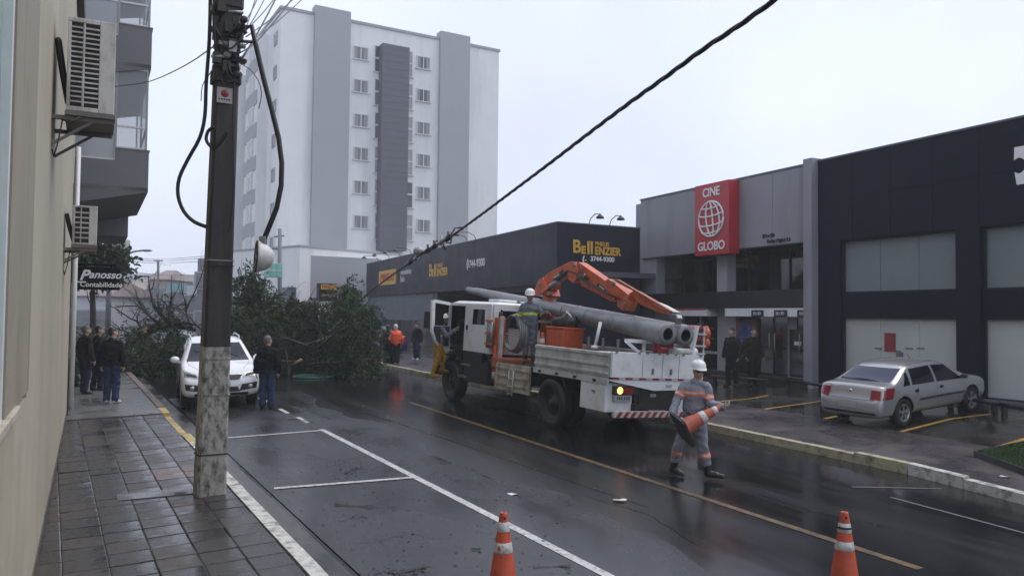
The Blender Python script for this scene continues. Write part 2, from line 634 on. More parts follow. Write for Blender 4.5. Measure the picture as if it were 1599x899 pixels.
# ---- left pavement
WL = Wall(P(52, 897, 0.15), P(105, 640, 0.15))
def wl_uv(x, y=0.0):
    p = WL.world(x, y, 0)
    return UV(p)
mb = MB()
slab(mb, uvpts((-30, -3.0), (70, -3.0), (70, 2.24), (-30, 2.24)), -0.05, 0.125)
walk = struct('pavement', mb, m_walkbase)
m_tile = [wet_mat('slate_tile', (0.050, 0.045, 0.042), (0.027, 0.025, 0.024), puddle=0.50, r_wet=0.17, r_dry=0.46, scale=1.6, gscale=35, grain=0.5, bdist=0.01),
          wet_mat('slate_tile_dark', (0.041, 0.038, 0.036), (0.022, 0.021, 0.021), puddle=0.47, r_wet=0.14, r_dry=0.42, scale=1.7, gscale=35, grain=0.5, bdist=0.01),
          wet_mat('slate_tile_warm', (0.060, 0.050, 0.044), (0.032, 0.028, 0.026), puddle=0.52, r_wet=0.18, r_dry=0.5, scale=1.5, gscale=35, grain=0.5, bdist=0.01)]
m_red_slab = wet_mat('reddish_slab', (0.15, 0.105, 0.10), (0.10, 0.072, 0.07), r_wet=0.22, r_dry=0.5, scale=1.8, gscale=40)
TS = 0.41
tile_mb = MB()
e = TS / 2 - 0.003
b_ = 0.012
# each tile: bevelled top with two shallow grooves
vs = [(-e, -e, -0.03), (e, -e, -0.03), (e, e, -0.03), (-e, e, -0.03), (-e, -e, -0.004), (e, -e, -0.004), (e, e, -0.004), (-e, e, -0.004),
      (-e + b_, -e + b_, 0), (e - b_, -e + b_, 0), (e - b_, e - b_, 0), (-e + b_, e - b_, 0)]
tile_mb.add(vs, [(0, 1, 5, 4), (1, 2, 6, 5), (2, 3, 7, 6), (3, 0, 4, 7), (4, 5, 9, 8), (5, 6, 10, 9), (6, 7, 11, 10), (7, 4, 8, 11), (8, 9, 10, 11)])
tile_me = [tile_mb.mesh('tile', m) for m in m_tile + [m_red_slab]]
tile_rot = Matrix((Vector((RD.x, RD.y, GA * RD.x + GB * RD.y)).normalized(), GN.cross(Vector((RD.x, RD.y, GA * RD.x + GB * RD.y)).normalized()), GN)).transposed()
red_u = [UV(P(282, 733, 0.15)), UV(P(285, 744, 0.15))]
ntile = 0
u = 7.1
row = 0
while u < 19.3:
    if 12.62 < u < 12.78:
        u += 0.045
    wall_v = wl_uv(u - 9.07)[1]
    for k in range(6):
        v = 2.24 - TS / 2 - k * TS - 0.01
        if v + TS * 0.4 < wall_v - 0.25:
            continue
        i = rnd.choice((0, 0, 1, 1, 2))
        for ru in red_u:
            if abs(u - ru[0]) < TS * 0.5 and abs(v - ru[1]) < TS * 0.7:
                i = 3
        o = link('tile', tile_me[i], walk)
        o.matrix_world = Matrix.Translation(RW(u, v, 0.150 + rnd.uniform(-0.0045, 0.0035))) @ (tile_rot @ Euler((rnd.gauss(0, .007), rnd.gauss(0, .007), rnd.gauss(0, .008))).to_matrix()).to_4x4()
        ntile += 1
    u += TS
    row += 1
mb = MB()
slab(mb, uvpts((19.4, -1.0), (46, -1.0), (46, 2.24), (19.4, 2.24)), 0.10, 0.152)
obj('concrete_slab', mb, m_slabc, walk)
mb = MB()
a = UV(P(183, 782, 0.15)); b = UV(P(300, 768, 0.15))
slab(mb, uvpts((a[0], a[1]), (a[0] + 0.36, a[1] + 0.02), (b[0] + 0.25, b[1]), (b[0] - 0.1, b[1])), 0.13, 0.159)
obj('repair_slab', mb, m_slabc, walk)
# left kerb, in painted lengths
lk = struct('kerb', (lambda m_: (slab(m_, uvpts((-30, 2.243), (6.6, 2.243), (6.6, 2.40), (-30, 2.40)), -0.05, 0.155), m_)[1])(MB()), m_kerb_w)
u = 6.62
seg = 0
while u < 30:
    L_ = 0.98
    mb = MB()
    if u < 15.2: m = m_kerb_w; top = 0.155
    elif u < 19.4: m = m_kerb_y; top = 0.155 - (0.07 if 16.2 < u < 18.6 else 0.0)
    else: m = m_kerb_b; top = 0.18
    slab(mb, uvpts((u, 2.243 + rnd.uniform(-.004, .004)), (u + L_ - 0.012, 2.243), (u + L_ - 0.012, 2.40), (u, 2.40 + rnd.uniform(-.006, .006))), -0.05, top + rnd.uniform(-.004, .004))
    obj('kerb_stone', mb, m, lk)
    u += L_

HL = 0.03
# ---- right pavement, lot and kerb
mb = MB()
inner = [P(1110, 640, .13), P(1250, 661, .13), P(1420, 692, .13), P(1528, 710, .13), P(1600, 736, .13)]
iu = [UV(p) for p in inner]
IV = 2.7
rk_pts = [(u, v + 0.15) for u, v in RK]
def rkv2(u):
    u = min(max(u, -29.9), 139.9)
    for (u0, v0), (u1, v1) in zip(RK, RK[1:]):
        if u0 <= u <= u1:
            return v0 + (v1 - v0) * (u - u0) / (u1 - u0)
def LH(u, v):
    """height of the forecourt: level with the pavement edge, rising gently to the right"""
    h = min(max(.03 + (15.2 - u) * .040, .03), .34)
    f = min(max((v - rkv2(u) - IV) / 1.6, 0), 1)
    return .120 * (1 - f) + h * f
def PL(px, py):
    h = .1
    for _ in range(8):
        p = P(px, py, h)
        h = LH(*UV(p))
    return P(px, py, h)
us = [-30, -20, -10, -5] + [i * 1.0 for i in range(-2, 26)] + [28, 32, 40, 60, 100, 140]
dv = [.1, IV - .05, IV + .2, IV + .5, IV + .8, IV + 1.1, IV + 1.4, IV + 1.6, 8, 12, 20, 45]
vs, fs = [], []
for u in us:
    for d_ in dv:
        v = rkv2(u) + d_
        vs.append(RW(u, v, LH(u, v)))
m_ = len(dv)
for i in range(len(us) - 1):
    for j in range(m_ - 1):
        fs.append((i * m_ + j, (i + 1) * m_ + j, (i + 1) * m_ + j + 1, i * m_ + j + 1))
mb = MB(); mb.add(vs, fs, True)
struct('parking_lot', mb, m_lot)
mb = MB()
rw_in = [(u, v + IV) for u, v in RK[:-1]]
for (p, q, p2, q2) in zip(rk_pts[:-2], rk_pts[1:-1], rw_in[:-1], rw_in[1:]):
    slab(mb, uvpts(p, q, q2, p2), -0.05, 0.132)
struct('side_pavement', mb, m_rwalk)
rkb = None
def kseg(u0, u1, m, top):
    mb = MB()
    slab(mb, uvpts((u0, rkv(u0)), (u1, rkv(u1)), (u1, rkv(u1) + 0.15), (u0, rkv(u0) + 0.15)), -0.05, top)
    return mb
rkb = struct('kerb', kseg(-30, 0.0, m_kerb_w, 0.14), m_kerb_w)
u = 0.01
while u < 34:
    L_ = 0.98
    m = m_kerb_w if u < 7.0 else m_kerb_c
    top = 0.14 + rnd.uniform(-.004, .004) + (0.03 if 5.9 < u < 7.9 else 0)
    o = obj('kerb_stone', kseg(u, u + L_ - 0.01, m, top), m, rkb)
    u += L_
# lot lines
for a, b in (((1375, 678), (1556, 645)), ((1530, 702), (1680, 667)), ((1245, 660), (1320, 647)), ((1150, 646), (1282, 626)), ((1085, 634), (1200, 617))):
    pa_, pb_ = PL(*a).to_2d(), PL(*b).to_2d()
    d_ = (pb_ - pa_).normalized(); n_ = Vector((-d_.y, d_.x)) * .05
    mb = MB(); vs = []
    for i in range(13):
        q = pa_.lerp(pb_, i / 12)
        for e_ in (q - n_, q + n_): vs.append(G(e_.x, e_.y, LH(*UV(e_)) + .006))
    mb.add(vs, [(2 * i, 2 * i + 2, 2 * i + 3, 2 * i + 1) for i in range(12)])
    struct('bay_line', mb, m_yel_lot)
# grass bed at the right edge
BH = .17
ga = [P(1520, 709, BH), P(1612, 690, BH), P(1760, 735, BH), P(1640, 752, BH)]
mb = MB()
cen = sum(ga, Vector()) / 4
for i in range(4):
    p, q = ga[i], ga[(i + 1) % 4]
    pi_, qi = p + (cen - p) * 0.045, q + (cen - q) * 0.045
    slab(mb, [p, q, qi, pi_], -.1, BH + .06)
bed = struct('bed_edging', mb, mat('black_edging', (0.025, 0.024, 0.026), 0.35, var=0.3))
mb = MB()
gi = [p + (cen - p) * 0.045 for p in ga]
slab(mb, gi, -.1, BH + .03)
struct('bed_soil', mb, mat('bed_soil', (0.03, 0.035, 0.015), 0.8))
mb = MB()
for i in range(9000):
    s_, t_ = rnd.random(), rnd.random()
    p = (gi[0] * (1 - s_) + gi[1] * s_) * (1 - t_) + (gi[3] * (1 - s_) + gi[2] * s_) * t_
    p = G(p.x, p.y, BH + .026)
    a = rnd.uniform(0, 2 * PI)
    dx = Vector((math.cos(a), math.sin(a), 0)) * 0.008
    hgt = rnd.uniform(0.03, 0.08)
    tip = p + Vector((rnd.gauss(0, .02), rnd.gauss(0, .02), hgt))
    mb.add([p - dx, p + dx, tip], [(0, 1, 2)])
o = obj('grass', mb, mat('grass_blade', (0.045, 0.085, 0.022), 0.6, var=0.35, scale=3))
o['kind'] = 'stuff'
tag(o, 'short green grass in the dark edged bed at the right edge', 'grass')

# ================================================================ BUILDINGS
m_beige = mat('beige_render', (0.385, 0.350, 0.275), 0.7, var=0.07, scale=2.0, bump=0.12, bscale=60, dirt=(0.27, 0.225, 0.16), dirt_amt=0.55, dirt_pos=(0.40, 0.72),
              dirt_scale=0.9, dirt_stretch=(1.0, 1.0, 0.22))
m_beige_b = mat('tan_render', (0.25, 0.22, 0.17), 0.7, var=0.08, scale=2.0, bump=0.12, bscale=60, dirt=(0.16, 0.13, 0.09), dirt_amt=0.6,
                dirt_scale=1.5, dirt_stretch=(2, 2, 0.2))
m_sill = mat('pale_sill', (0.42, 0.37, 0.30), 0.6, var=0.1, dirt=(0.2, 0.16, 0.12), dirt_amt=0.7)
m_brown = mat('brown_slab', (0.07, 0.05, 0.045), 0.7, var=0.2)
m_gglass = glass_mat('green_tinted_glass', (0.22, 0.36, 0.30), 0.12)
m_alu = mat('white_aluminium', (0.62, 0.63, 0.64), 0.4, var=0.06)
m_pvc = mat('white_pvc', (0.60, 0.60, 0.58), 0.45, var=0.08)

def at_x(W, px, py, x):
    """(y, z) in wall frame W of the pixel on the plane perpendicular to the wall at local x"""
    r = ray(px, py)
    t = (W.o + W.x * x - CAM).dot(W.x) / r.dot(W.x)
    p = CAM + r * t - W.o
    return p.dot(W.y), p.z

t = thing('beige_building', 'beige rendered building with streaked wall and green glass window along the left pavement', 'building', WL.o, WL.rot)
WEND = WL.len
x48 = WL.uv(48, 400)[0]
x15 = WL.uv(15, 400, -0.012)[0]
x33 = WL.uv(33, 630, -0.04)[0]
zs = WL.uv(33, 632, -0.04)[1] - .06
mb = MB(); mb.box((x48, 0, -1.0), (WEND, 3.0, 11)); mb.box((-12, 0, -1.5), (x48, 0.5, zs)); obj('wall', mb, m_beige, t)
mb = MB(); mb.box((x15, -0.012, zs + 0.06), (x48, 0.5, 11)); obj('pilaster', mb, m_beige_b, t)
mb = MB(); mb.box((-12, -0.04, zs), (x33, 0.2, zs + 0.06)); obj('sill', mb, m_sill, t, bevel=0.01)
wn = MB(); wn.box((x15 - 0.10, 0.0, zs + 0.06), (x15, 0.12, 11)); wn.box((-12, 0.0, zs + 0.06), (x15 - 0.1, 0.12, zs + 0.14))
for xx in (-1.6, -4.5, -7.5): wn.box((x15 + xx - 0.03, 0.0, zs + 0.14), (x15 + xx + 0.03, 0.12, 11))
wf = obj('window', wn, m_alu, t)
mb = MB(); mb.box((-12, 0.05, zs + 0.14), (x15 - 0.1, 0.06, 11)); obj('pane', mb, m_gglass, wf)
pts_b = []
for xx in [x48 - 6 + i * (WEND - x48 + 6) / 10 for i in range(11)]:
    p_ = WL.world(xx, 0, 0); pts_b.append((xx, g(p_.x, p_.y) + .15 - WL.o.z))
mb = MB(); mb.prism([(a, b - .1) for a, b in pts_b] + [(a, b + .085 + rnd.uniform(-.008, .008)) for a, b in reversed(pts_b)], -.012, .0, 'Y'); obj('base_strip', mb, mat('stained_base', (0.10, 0.085, 0.068), 0.6, var=.35, scale=4, dirt=(0.03, .026, .02), dirt_amt=.9, dirt_scale=5), t)
# brown soffit slab high up, white downpipe at the far corner
ya, za = at_x(WL, 104, 20, 10.5); yb, _ = at_x(WL, 132, 20, 10.5)
mb = MB(); mb.box((9.5, yb, za), (WEND, 0.0, za + 0.5)); obj('roof_slab', mb, m_brown, t)
mb = MB(); mb.tube([(WEND + 0.06, -0.07, -0.3), (WEND + 0.06, -0.07, 6.5)], 0.055, 10); obj('downpipe', mb, m_pvc, t)
mb = MB(); mb.tube([(11.0, -0.02, z) for z in (0.3, 2, 4, 5.5)], 0.012, 5); obj('cable_run', mb, mat('black_cable', (0.012, 0.012, 0.014), 0.5), t)

# air conditioners
m_acw = mat('ac_white', (0.55, 0.54, 0.51), 0.5, var=0.06, dirt=(0.22, 0.19, 0.15), dirt_amt=0.7, dirt_scale=4, dirt_stretch=(1, 1, .4))
m_acd = mat('ac_dark_core', (0.012, 0.012, 0.013), 0.6)
m_acbase = mat('ac_base_grey', (0.14, 0.13, 0.12), 0.6, var=0.2)
m_blackc = MATS['black_cable']
def ac_unit(x0, pxl, pxr, pyt, pyb, long_, nrow, label):
    y0, zt = at_x(WL, pxl, pyt, x0)
    y1, zb = at_x(WL, pxr, pyb, x0)
    W_, H_ = y0 - y1, zt - zb                     # outwards is -y
    o = WL.world(x0, y0, zb)
    t = thing('air_conditioner', label, 'air conditioner', o, WL.rot, 'air conditioners on the beige wall')
    # casing: open frame on the end facing the street entrance
    gw = W_ * 0.66
    mb = MB()
    mb.box((0.03, -W_, 0), (long_, 0, H_))
    mb.box((0, -W_, 0), (0.03, -gw, H_))
    mb.box((0, -gw, H_ * 0.95), (0.03, 0, H_)); mb.box((0, -gw, 0), (0.03, 0, H_ * 0.05))
    mb.box((0, -0.035, H_ * .05), (0.03, 0, H_ * .95)); mb.box((0, -gw * .55, H_ * .05), (0.03, -gw * .47, H_ * .95))
    obj('casing', mb, m_acw, t, bevel=0.008)
    mb = MB(); mb.box((0.024, -gw, H_ * .05), (0.0285, -0.03, H_ * .95)); obj('coil', mb, m_acd, t)
    me = None
    step = H_ * 0.9 / nrow
    for (ya, yb) in ((-gw * .47, -0.035), (-gw * .995, -gw * .55)):
        for i in range(nrow - 1):
            z = H_ * .05 + step * (i + 1)
            mb = MB(); mb.box((0.002, ya, z - step * .15), (0.02, yb, z + step * .15))
            obj('slat', mb, m_acw, t)
    mb = MB(); mb.box((-0.004, -W_ - 0.01, -0.05), (long_, 0.01, -0.003)); obj('base_tray', mb, m_acbase, t)
    for xx in (0.06, long_ - 0.1):
        mb = MB()
        mb.bar((xx, -W_, -0.075), (xx, -y0, -0.075), 0.045)
        mb.bar((xx, -W_ * .6, -0.075), (xx, -y0, -0.075 - 0.3 * min(1, H_)), 0.03)
        obj('bracket', mb, m_acbase if nrow > 10 else m_beige_b, t)
    mb = MB()
    yy = -y0
    mb.tube([(0.25, -0.02, H_ * .12), (0.2, yy * .35, H_ * .45), (0.2, yy * .75, H_ * .78), (0.2, yy - .02, H_ * .8)], 0.035, 8)
    obj('insulated_pipe', mb, m_blackc, t)
    mb = MB(); mb.tube([(0.05, yy * .2, -0.08), (0.05, yy * .5, -0.35), (0.1, yy * .8, -0.5), (0.1, yy - .01, -0.42)], 0.008, 5)
    mb.tube([(0.0, -W_ * .3, -0.06), (0.0, -W_ * .1, -0.14), (0.02, yy * .3, -0.1)], 0.009, 5)
    obj('loose_wire', mb, m_blackc, t)
    return t
xa1 = WL.uv(80, 195)[0]
ac_unit(xa1, 107, 178, 25, 180, 0.95, 17, 'large white air conditioner high on the beige wall, upper of the two')
xa2 = WL.uv(99, 380)[0]
ac_unit(min(xa2, WEND - 1.0), 114, 151, 320, 383, 0.8, 7, 'small white air conditioner lower on the beige wall behind the large one')

# left apartment block with balconies
m_grey_r = mat('grey_render', (0.155, 0.158, 0.170), 0.65, var=0.08, scale=2, bump=0.1)
m_grey_s = mat('grey_soffit', (0.14, 0.14, 0.15), 0.7, var=0.08)
m_lglass = glass_mat('balcony_glass', (0.36, 0.38, 0.41), 0.06)
m_lglass2 = glass_mat('balcony_glass_pale', (0.30, 0.32, 0.34), 0.05, see=.35)
XB = WEND + 1.0
yR, z_lo_b = at_x(WL, 231, 300, XB)
_, z_lo_t = at_x(WL, 231, 237, XB)
_, z_up_b = at_x(WL, 235, 108, XB)
yM, _ = at_x(WL, 180, 237, XB)
yL, _ = at_x(WL, 116, 237, XB)
SP = z_up_b - z_lo_b
PH = z_lo_t - z_lo_b
o = WL.world(XB, 0, 0)
t = thing('apartment_block', 'grey apartment block with glazed balconies behind the beige building at far left', 'building', o, WL.rot)
mb = MB(); mb.box((-0.6, yL + 0.3, -1), (14, 9, z_lo_b + SP * 4)); obj('wall', mb, m_grey_r, t)
for k in range(4):
    zb = z_lo_b + SP * k
    # parapet of the front, and the shorter one of the side facing the camera
    mb = MB()
    mb.box((0, yR, zb), (5.5, yR + 0.14, zb + PH)); mb.box((0, yR + 0.14, zb), (0.14, yM, zb + PH))
    mb.box((0, yM, zb), (0.14, yL + 0.3, zb + PH * 0.72)); obj('parapet', mb, m_grey_r, t)
    mb = MB(); mb.box((-0.01, yR - 0.02, zb + PH), (5.52, yR + 0.17, zb + PH + 0.035)); mb.box((-0.01, yR + 0.17, zb + PH), (0.17, yM, zb + PH + 0.035)); obj('coping', mb, m_acbase, t)
    mb = MB(); mb.add([(0.0, yR + .0, zb - .002), (5.5, yR, zb - .002), (5.5, yL + .3, zb - .45), (0.0, yL + .3, zb - .45), (0.0, yR, zb + .1), (5.5, yR, zb + .1), (5.5, yL + .3, zb + .1), (0, yL + .3, zb + .1)],
                      [(0, 1, 2, 3), (0, 4, 5, 1), (1, 5, 6, 2), (2, 6, 7, 3), (3, 7, 4, 0)])
    mb.M = None
    obj('balcony_slab', mb, m_grey_s, t)
    # glazing: rails and panes
    z0, z1 = zb + PH + 0.035, zb + SP - 0.02
    zr = z0 + 0.55
    for (xa, ya, xb, yb2) in ((0.05, yR + .07, 0.05, yM), (0.05, yM, 0.05, yL + .3), (0.05, yR + .07, 2.7, yR + .07), (2.7, yR + .07, 5.4, yR + .07)):
        low = z0 if yb2 < yL else z0
        zz0 = zb + PH * .72 if yb2 > yM + 0.01 else z0
        fm = MB()
        A, B = Vector((xa, ya, 0)), Vector((xb, yb2, 0))
        for q in (A, B): fm.bar(q + Vector((0, 0, zz0)), q + Vector((0, 0, z1)), 0.05)
        for zz in (zz0 + 0.02, zr, z1 - 0.03): fm.bar(A + Vector((0, 0, zz)), B + Vector((0, 0, zz)), 0.045)
        fo = obj('window', fm, m_alu, t)
        pm = MB(); d = (B - A).normalized(); n = Vector((-d.y, d.x, 0)) * 0.004
        for (za_, zb_) in ((zz0 + .04, zr - .02), (zr + .02, z1 - .05)):
            pm.add([A + n + Vector((0, 0, za_)), B + n + Vector((0, 0, za_)), B + n + Vector((0, 0, zb_)), A + n + Vector((0, 0, zb_))], [(0, 1, 2, 3)])
        obj('pane', pm, m_lglass if yb2 > yM + .01 else m_lglass2, fo)
    mb = MB(); mb.box((0.5, yM + 0.15, z0), (5.2, yM + 0.2, z1)); obj('blind', mb, m_pvc, t)
# small lower balcony further along
mb = MB(); zq = at_x(WL, 190, 356, XB + 3)[1]; yq = at_x(WL, 206, 340, XB + 3)[0]
mb.box((5.7, yq, zq), (9, yL + .3, zq + 1.0)); obj('parapet', mb, m_grey_r, t)

# hanging black sign
m_signk = mat('sign_black', (0.004, 0.0043, 0.007), 0.8, spec=.08)
m_wtxt = mat('white_lettering', (0.75, 0.75, 0.75), 0.5, var=0.03)
XS = WEND + 0.9
ys1, zs1 = at_x(WL, 118, 416, XS); ys2, zs2 = at_x(WL, 187, 453, XS)
o = WL.world(XS, ys2, zs2)
t = thing('hanging_sign', 'black hanging sign with white italic lettering above three men on the pavement', 'sign', o, WL.rot)
sw, sh = ys1 - ys2, zs1 - zs2
mb = MB(); mb.box((0, 0, 0), (0.12, sw, sh)); obj('board', mb, m_signk, t, bevel=0.01)
rz = Matrix.Rotation(-PI / 2, 3, 'Z')
text('lettering', 'anosso', sh * 0.46, m_wtxt, t, (-0.004, sw * .34, sh * .66), rz, shear=0.3, bold=0.006, ext=0.006)
text('lettering', 'P', sh * 0.62, m_wtxt, t, (-0.004, sw * .82, sh * .62), rz, shear=0.35, bold=0.012, ext=0.006)
text('lettering', 'Contabilidade', sh * 0.30, m_wtxt, t, (-0.004, sw * .42, sh * .22), rz, ext=0.005, bold=0.003)
mb = MB(); mb.box((-0.006, sw * .76, sh * .30), (-0.002, sw * .95, sh * .36)); obj('emblem', mb, m_wtxt, t)
mb = MB(); mb.bar((0.06, 0.1, sh + .06), (0.06, sw + 0.6, sh + 0.06), 0.05)
for yy in (0.2, sw - 0.2): mb.bar((0.06, yy, sh), (0.06, yy, sh + 0.06), 0.03)
obj('bracket', mb, m_signk, t)

# ---------------------------------------------------------------- white tower
m_tw = mat('tower_white', (0.76, 0.76, 0.75), 0.75, var=0.04, scale=0.6, dirt=(0.55, 0.55, 0.56), dirt_amt=0.5, dirt_scale=0.6, dirt_stretch=(1, 1, .12))
m_tg = mat('tower_grey', (0.35, 0.36, 0.38), 0.75, var=0.05, scale=0.6)  # grey lightened in colour to stand in for thicker mist
m_td = mat('tower_dark', (0.10, 0.104, 0.125), 0.6, var=0.08, scale=0.8)
m_tgl = glass_mat('tower_glass', (0.16, 0.165, 0.175), 0.1)
m_shut = mat('tower_shutter', (0.27, 0.27, 0.28), 0.6)
DA = 64.4
A0 = PD(430, 452, DA); A1 = PD(775, 452, 74.6)
WA = Wall(A0, A1)
z_roof = WA.uv(432, 12)[1]
t = thing('apartment_tower', 'tall white apartment tower with grey vertical bands fading in the mist', 'building', WA.o, WA.rot)
LA = WA.len
mb = MB(); mb.box((0, 0, -3), (LA, 16.5, z_roof)); obj('wall', mb, m_tw, t)
mb = MB(); mb.box((-0.1, -0.1, z_roof), (LA + 0.1, 16.6, z_roof + 0.22)); obj('coping', mb, m_tg, t)
for (pa, pb) in ((487, 543), (684, 730)):
    xa = WA.uv(pa, 200)[0]; xb = WA.uv(pb, 200)[0]
    mb = MB(); mb.box((xa, -0.35, -3), (xb, 0.6, z_roof + 0.75)); obj('grey_band', mb, m_tg, t)
xa, zt = WA.uv(598, 67, -0.9); xb, zb = WA.uv(635, 392, -0.9)
mb = MB(); mb.box((xa, -0.9, zb), (xb, 0.3, zt)); dk = obj('dark_shaft', mb, m_td, t)
mb = MB()
for k in range(30):
    z = zb + (zt - zb) * (k + 0.5) / 30
    mb.box((xa - .0, -0.912, z), (xb, -0.9, z + 0.05))
obj('cladding_joint', mb, m_td, dk)
# windows
m_tgl_v = [m_tgl, glass_mat('tower_glass_pale', (0.34, 0.34, 0.35), 0.15), glass_mat('tower_glass_deep', (0.07, 0.075, 0.085), 0.08)]
def tower_window(parent, x, z, w_, h_, y=0.0, tall=False):
    f = MB()
    fr = 0.09
    f.box((x - w_ / 2, y - 0.06, z - h_ / 2), (x - w_ / 2 + fr, y, z + h_ / 2)); f.box((x + w_ / 2 - fr, y - 0.06, z - h_ / 2), (x + w_ / 2, y, z + h_ / 2))
    f.box((x - w_ / 2 + fr, y - 0.06, z + h_ / 2 - fr), (x + w_ / 2 - fr, y, z + h_ / 2)); f.box((x - w_ / 2 - 0.08, y - 0.14, z - h_ / 2 - 0.08), (x + w_ / 2 + 0.08, y, z - h_ / 2))
    if not tall:
        f.box((x - .04, y - 0.06, z - h_ / 2), (x + .04, y, z + h_ / 2 - fr))
    else:
        f.box((x - w_ / 2 + fr, y - 0.06, z - .05), (x + w_ / 2 - fr, y, z + .1))
    fo = obj('window', f, m_alu, parent)
    p = MB(); p.box((x - w_ / 2 + fr, y - 0.02, z - h_ / 2), (x + w_ / 2 - fr, y - 0.004, z + h_ / 2 - fr)); obj('pane', p, m_tgl_v[rnd.choice((0, 0, 1, 2))], fo)
    if not tall:
        p = MB()
        for sx in (-1, 1):
            k_ = rnd.uniform(.05, .13)
            p.box((x + sx * w_ * .32 - w_ * k_, y - 0.035, z - h_ / 2 + .02), (x + sx * w_ * .32 + w_ * k_, y - 0.022, z + h_ / 2 - fr))
        obj('shutter', p, m_shut, fo)
    return fo
for (px, pys) in ((563.5, (83, 134.5, 188, 240, 292, 346)), (661, (98, 149, 200, 250, 301, 352))):
    for py in pys:
        x, z = WA.uv(px, py)
        tower_window(t, x, z, 1.35, 1.12)
for (px, pys, w_) in ((590.5, (92, 144, 196, 249, 300, 352), 0.75), (638.5, (100, 151, 202, 253, 304, 355), 0.75)):
    for py in pys:
        x, z = WA.uv(px, py)
        tower_window(t, x, z, w_, 2.3, tall=True)
# side facade of the tower (left)
SA = thing('x', 'x', 'x')
bpy.data.objects.remove(SA)
WS = Wall(A0 + WA.y * 16.5, A0)                # left -> corner
def s2t(x, y, z):                              # side frame to tower frame
    p = WS.world(x, y, z) - WA.o
    return Vector((p.dot(WA.x), p.dot(WA.y), p.z))
def sbox(lo, hi):
    mb = MB()
    c = [s2t(x, y, z) for z in (lo[2], hi[2]) for (x, y) in ((lo[0], lo[1]), (hi[0], lo[1]), (hi[0], hi[1]), (lo[0], hi[1]))]
    mb.add(c, [(0, 3, 2, 1), (4, 5, 6, 7), (0, 1, 5, 4), (1, 2, 6, 5), (2, 3, 7, 6), (3, 0, 4, 7)])
    return mb
xs_a = WS.uv(396, 250)[0]; xs_b = WS.uv(415, 250)[0]
obj('side_bay', sbox((xs_a, -0.8, -3), (xs_b, 0.2, z_roof - 1.2)), m_tw, t)
obj('side_wing', sbox((0.2, -1.2, -3), (WS.uv(387, 250)[0], 0.2, z_roof - 3)), m_tw, t)
zf = [WA.uv(563.5, p)[1] for p in (83, 134.5, 188, 240, 292, 346)]
fl = zf[0] - zf[1]
for k in range(7):
    z = zf[0] - fl * k
    obj('spandrel', sbox((xs_a + .1, -0.86, z - 1.95), (xs_b - .1, -0.80, z - 0.75)), m_tg, t)
    obj('spandrel', sbox((xs_a - 2.6, -0.3, z - 1.9), (xs_a - 0.3, 0.02, z - 0.7)), m_tg, t)
    xm = (xs_a + xs_b) / 2
    f = obj('window', sbox((xm - 1.2, -0.87, z - 0.72), (xm + 1.2, -0.80, z + 0.9)), m_alu, t)
    for sx in (-1, 1):
        obj('pane', sbox((xm + sx * .6 - .48, -0.885, z - 0.62), (xm + sx * .6 + .48, -0.872, z + 0.8)), m_tgl, f)
    xw = (xs_b + 16.5) / 2 + .6
    f = obj('window', sbox((xw - .55, -0.06, z - 0.5), (xw + .55, 0.0, z + 0.6)), m_tg, t)
    obj('pane', sbox((xw - .45, -0.075, z - 0.4), (xw + .45, -0.062, z + 0.5)), m_tgl, f)

# ---------------------------------------------------------------- white low building
WW = Wall(PD(467, 452, 54), PD(690, 452, 65))
zt = WW.uv(467, 385)[1]
t = thing('low_white_building', 'low blank white building in front of the tower, left of the dark tyre shop', 'building', WW.o, WW.rot)
mb = MB(); mb.box((0, 0, -3), (WW.len, 9, zt)); obj('wall', mb, m_tw, t)
mb = MB(); mb.box((-0.05, -0.05, zt), (WW.len + .05, 9, zt + 0.12)); obj('coping', mb, m_tg, t)
ws2 = Wall(PD(436, 452, 58), PD(467, 452, 54.2))
zt2 = ws2.uv(466, 398)[1]
t2 = thing('low_grey_building', 'low pale grey building with a dark window band beside the low white building', 'building', ws2.o, ws2.rot)
mb = MB(); mb.box((-9, 0.3, -3), (ws2.len - .1, 6, zt2)); obj('wall', mb, m_tg, t2)
mb = MB(); x0, z0 = ws2.uv(445, 443, .29); mb.box((x0, 0.27, z0), (ws2.len - .4, 0.299, z0 + 0.8)); obj('window', mb, m_tgl, t2)
mb = MB(); z0 = ws2.uv(450, 470, .2)[1]; mb.box((-9, -0.7, z0), (ws2.len - .1, 0.3, z0 + 0.9)); obj('awning', mb, m_td, t2)

# ---------------------------------------------------------------- dark tyre shop
m_navy = mat('navy_cladding', (0.0125, 0.014, 0.026), 0.5, var=0.12, scale=1.0, spec=0.25)
m_greyb = mat('blue_grey_render', (0.115, 0.125, 0.15), 0.65, var=0.06, scale=1.0)
m_gold = mat('gold_lettering', (0.62, 0.36, 0.045), 0.45, var=0.06)
m_darkgl = glass_mat('dark_shop_glass', (0.010, 0.011, 0.014), 0.05)
m_red = mat('sign_red', (0.42, 0.022, 0.03), 0.4, var=0.05)
KF = 1.035
DC = 28.0 * KF
B1 = Wall(PD(572, 452, DC * 1.88), PD(870, 452, DC))
B2 = Wall(PD(870, 452, DC), PD(999, 452, 29.7 * KF))
zr1 = B1.uv(860, 350)[1]
zf1 = B1.uv(600, 461.5)[1]
t = thing('tyre_shop', 'dark navy tyre shop with gold and white lettering behind the truck', 'shop', B1.o, B1.rot)
def bw(W, x, y, z):
    p = W.world(x, y, z) - B1.o
    return Vector((p.dot(B1.x), p.dot(B1.y), p.z))
L1 = B1.len
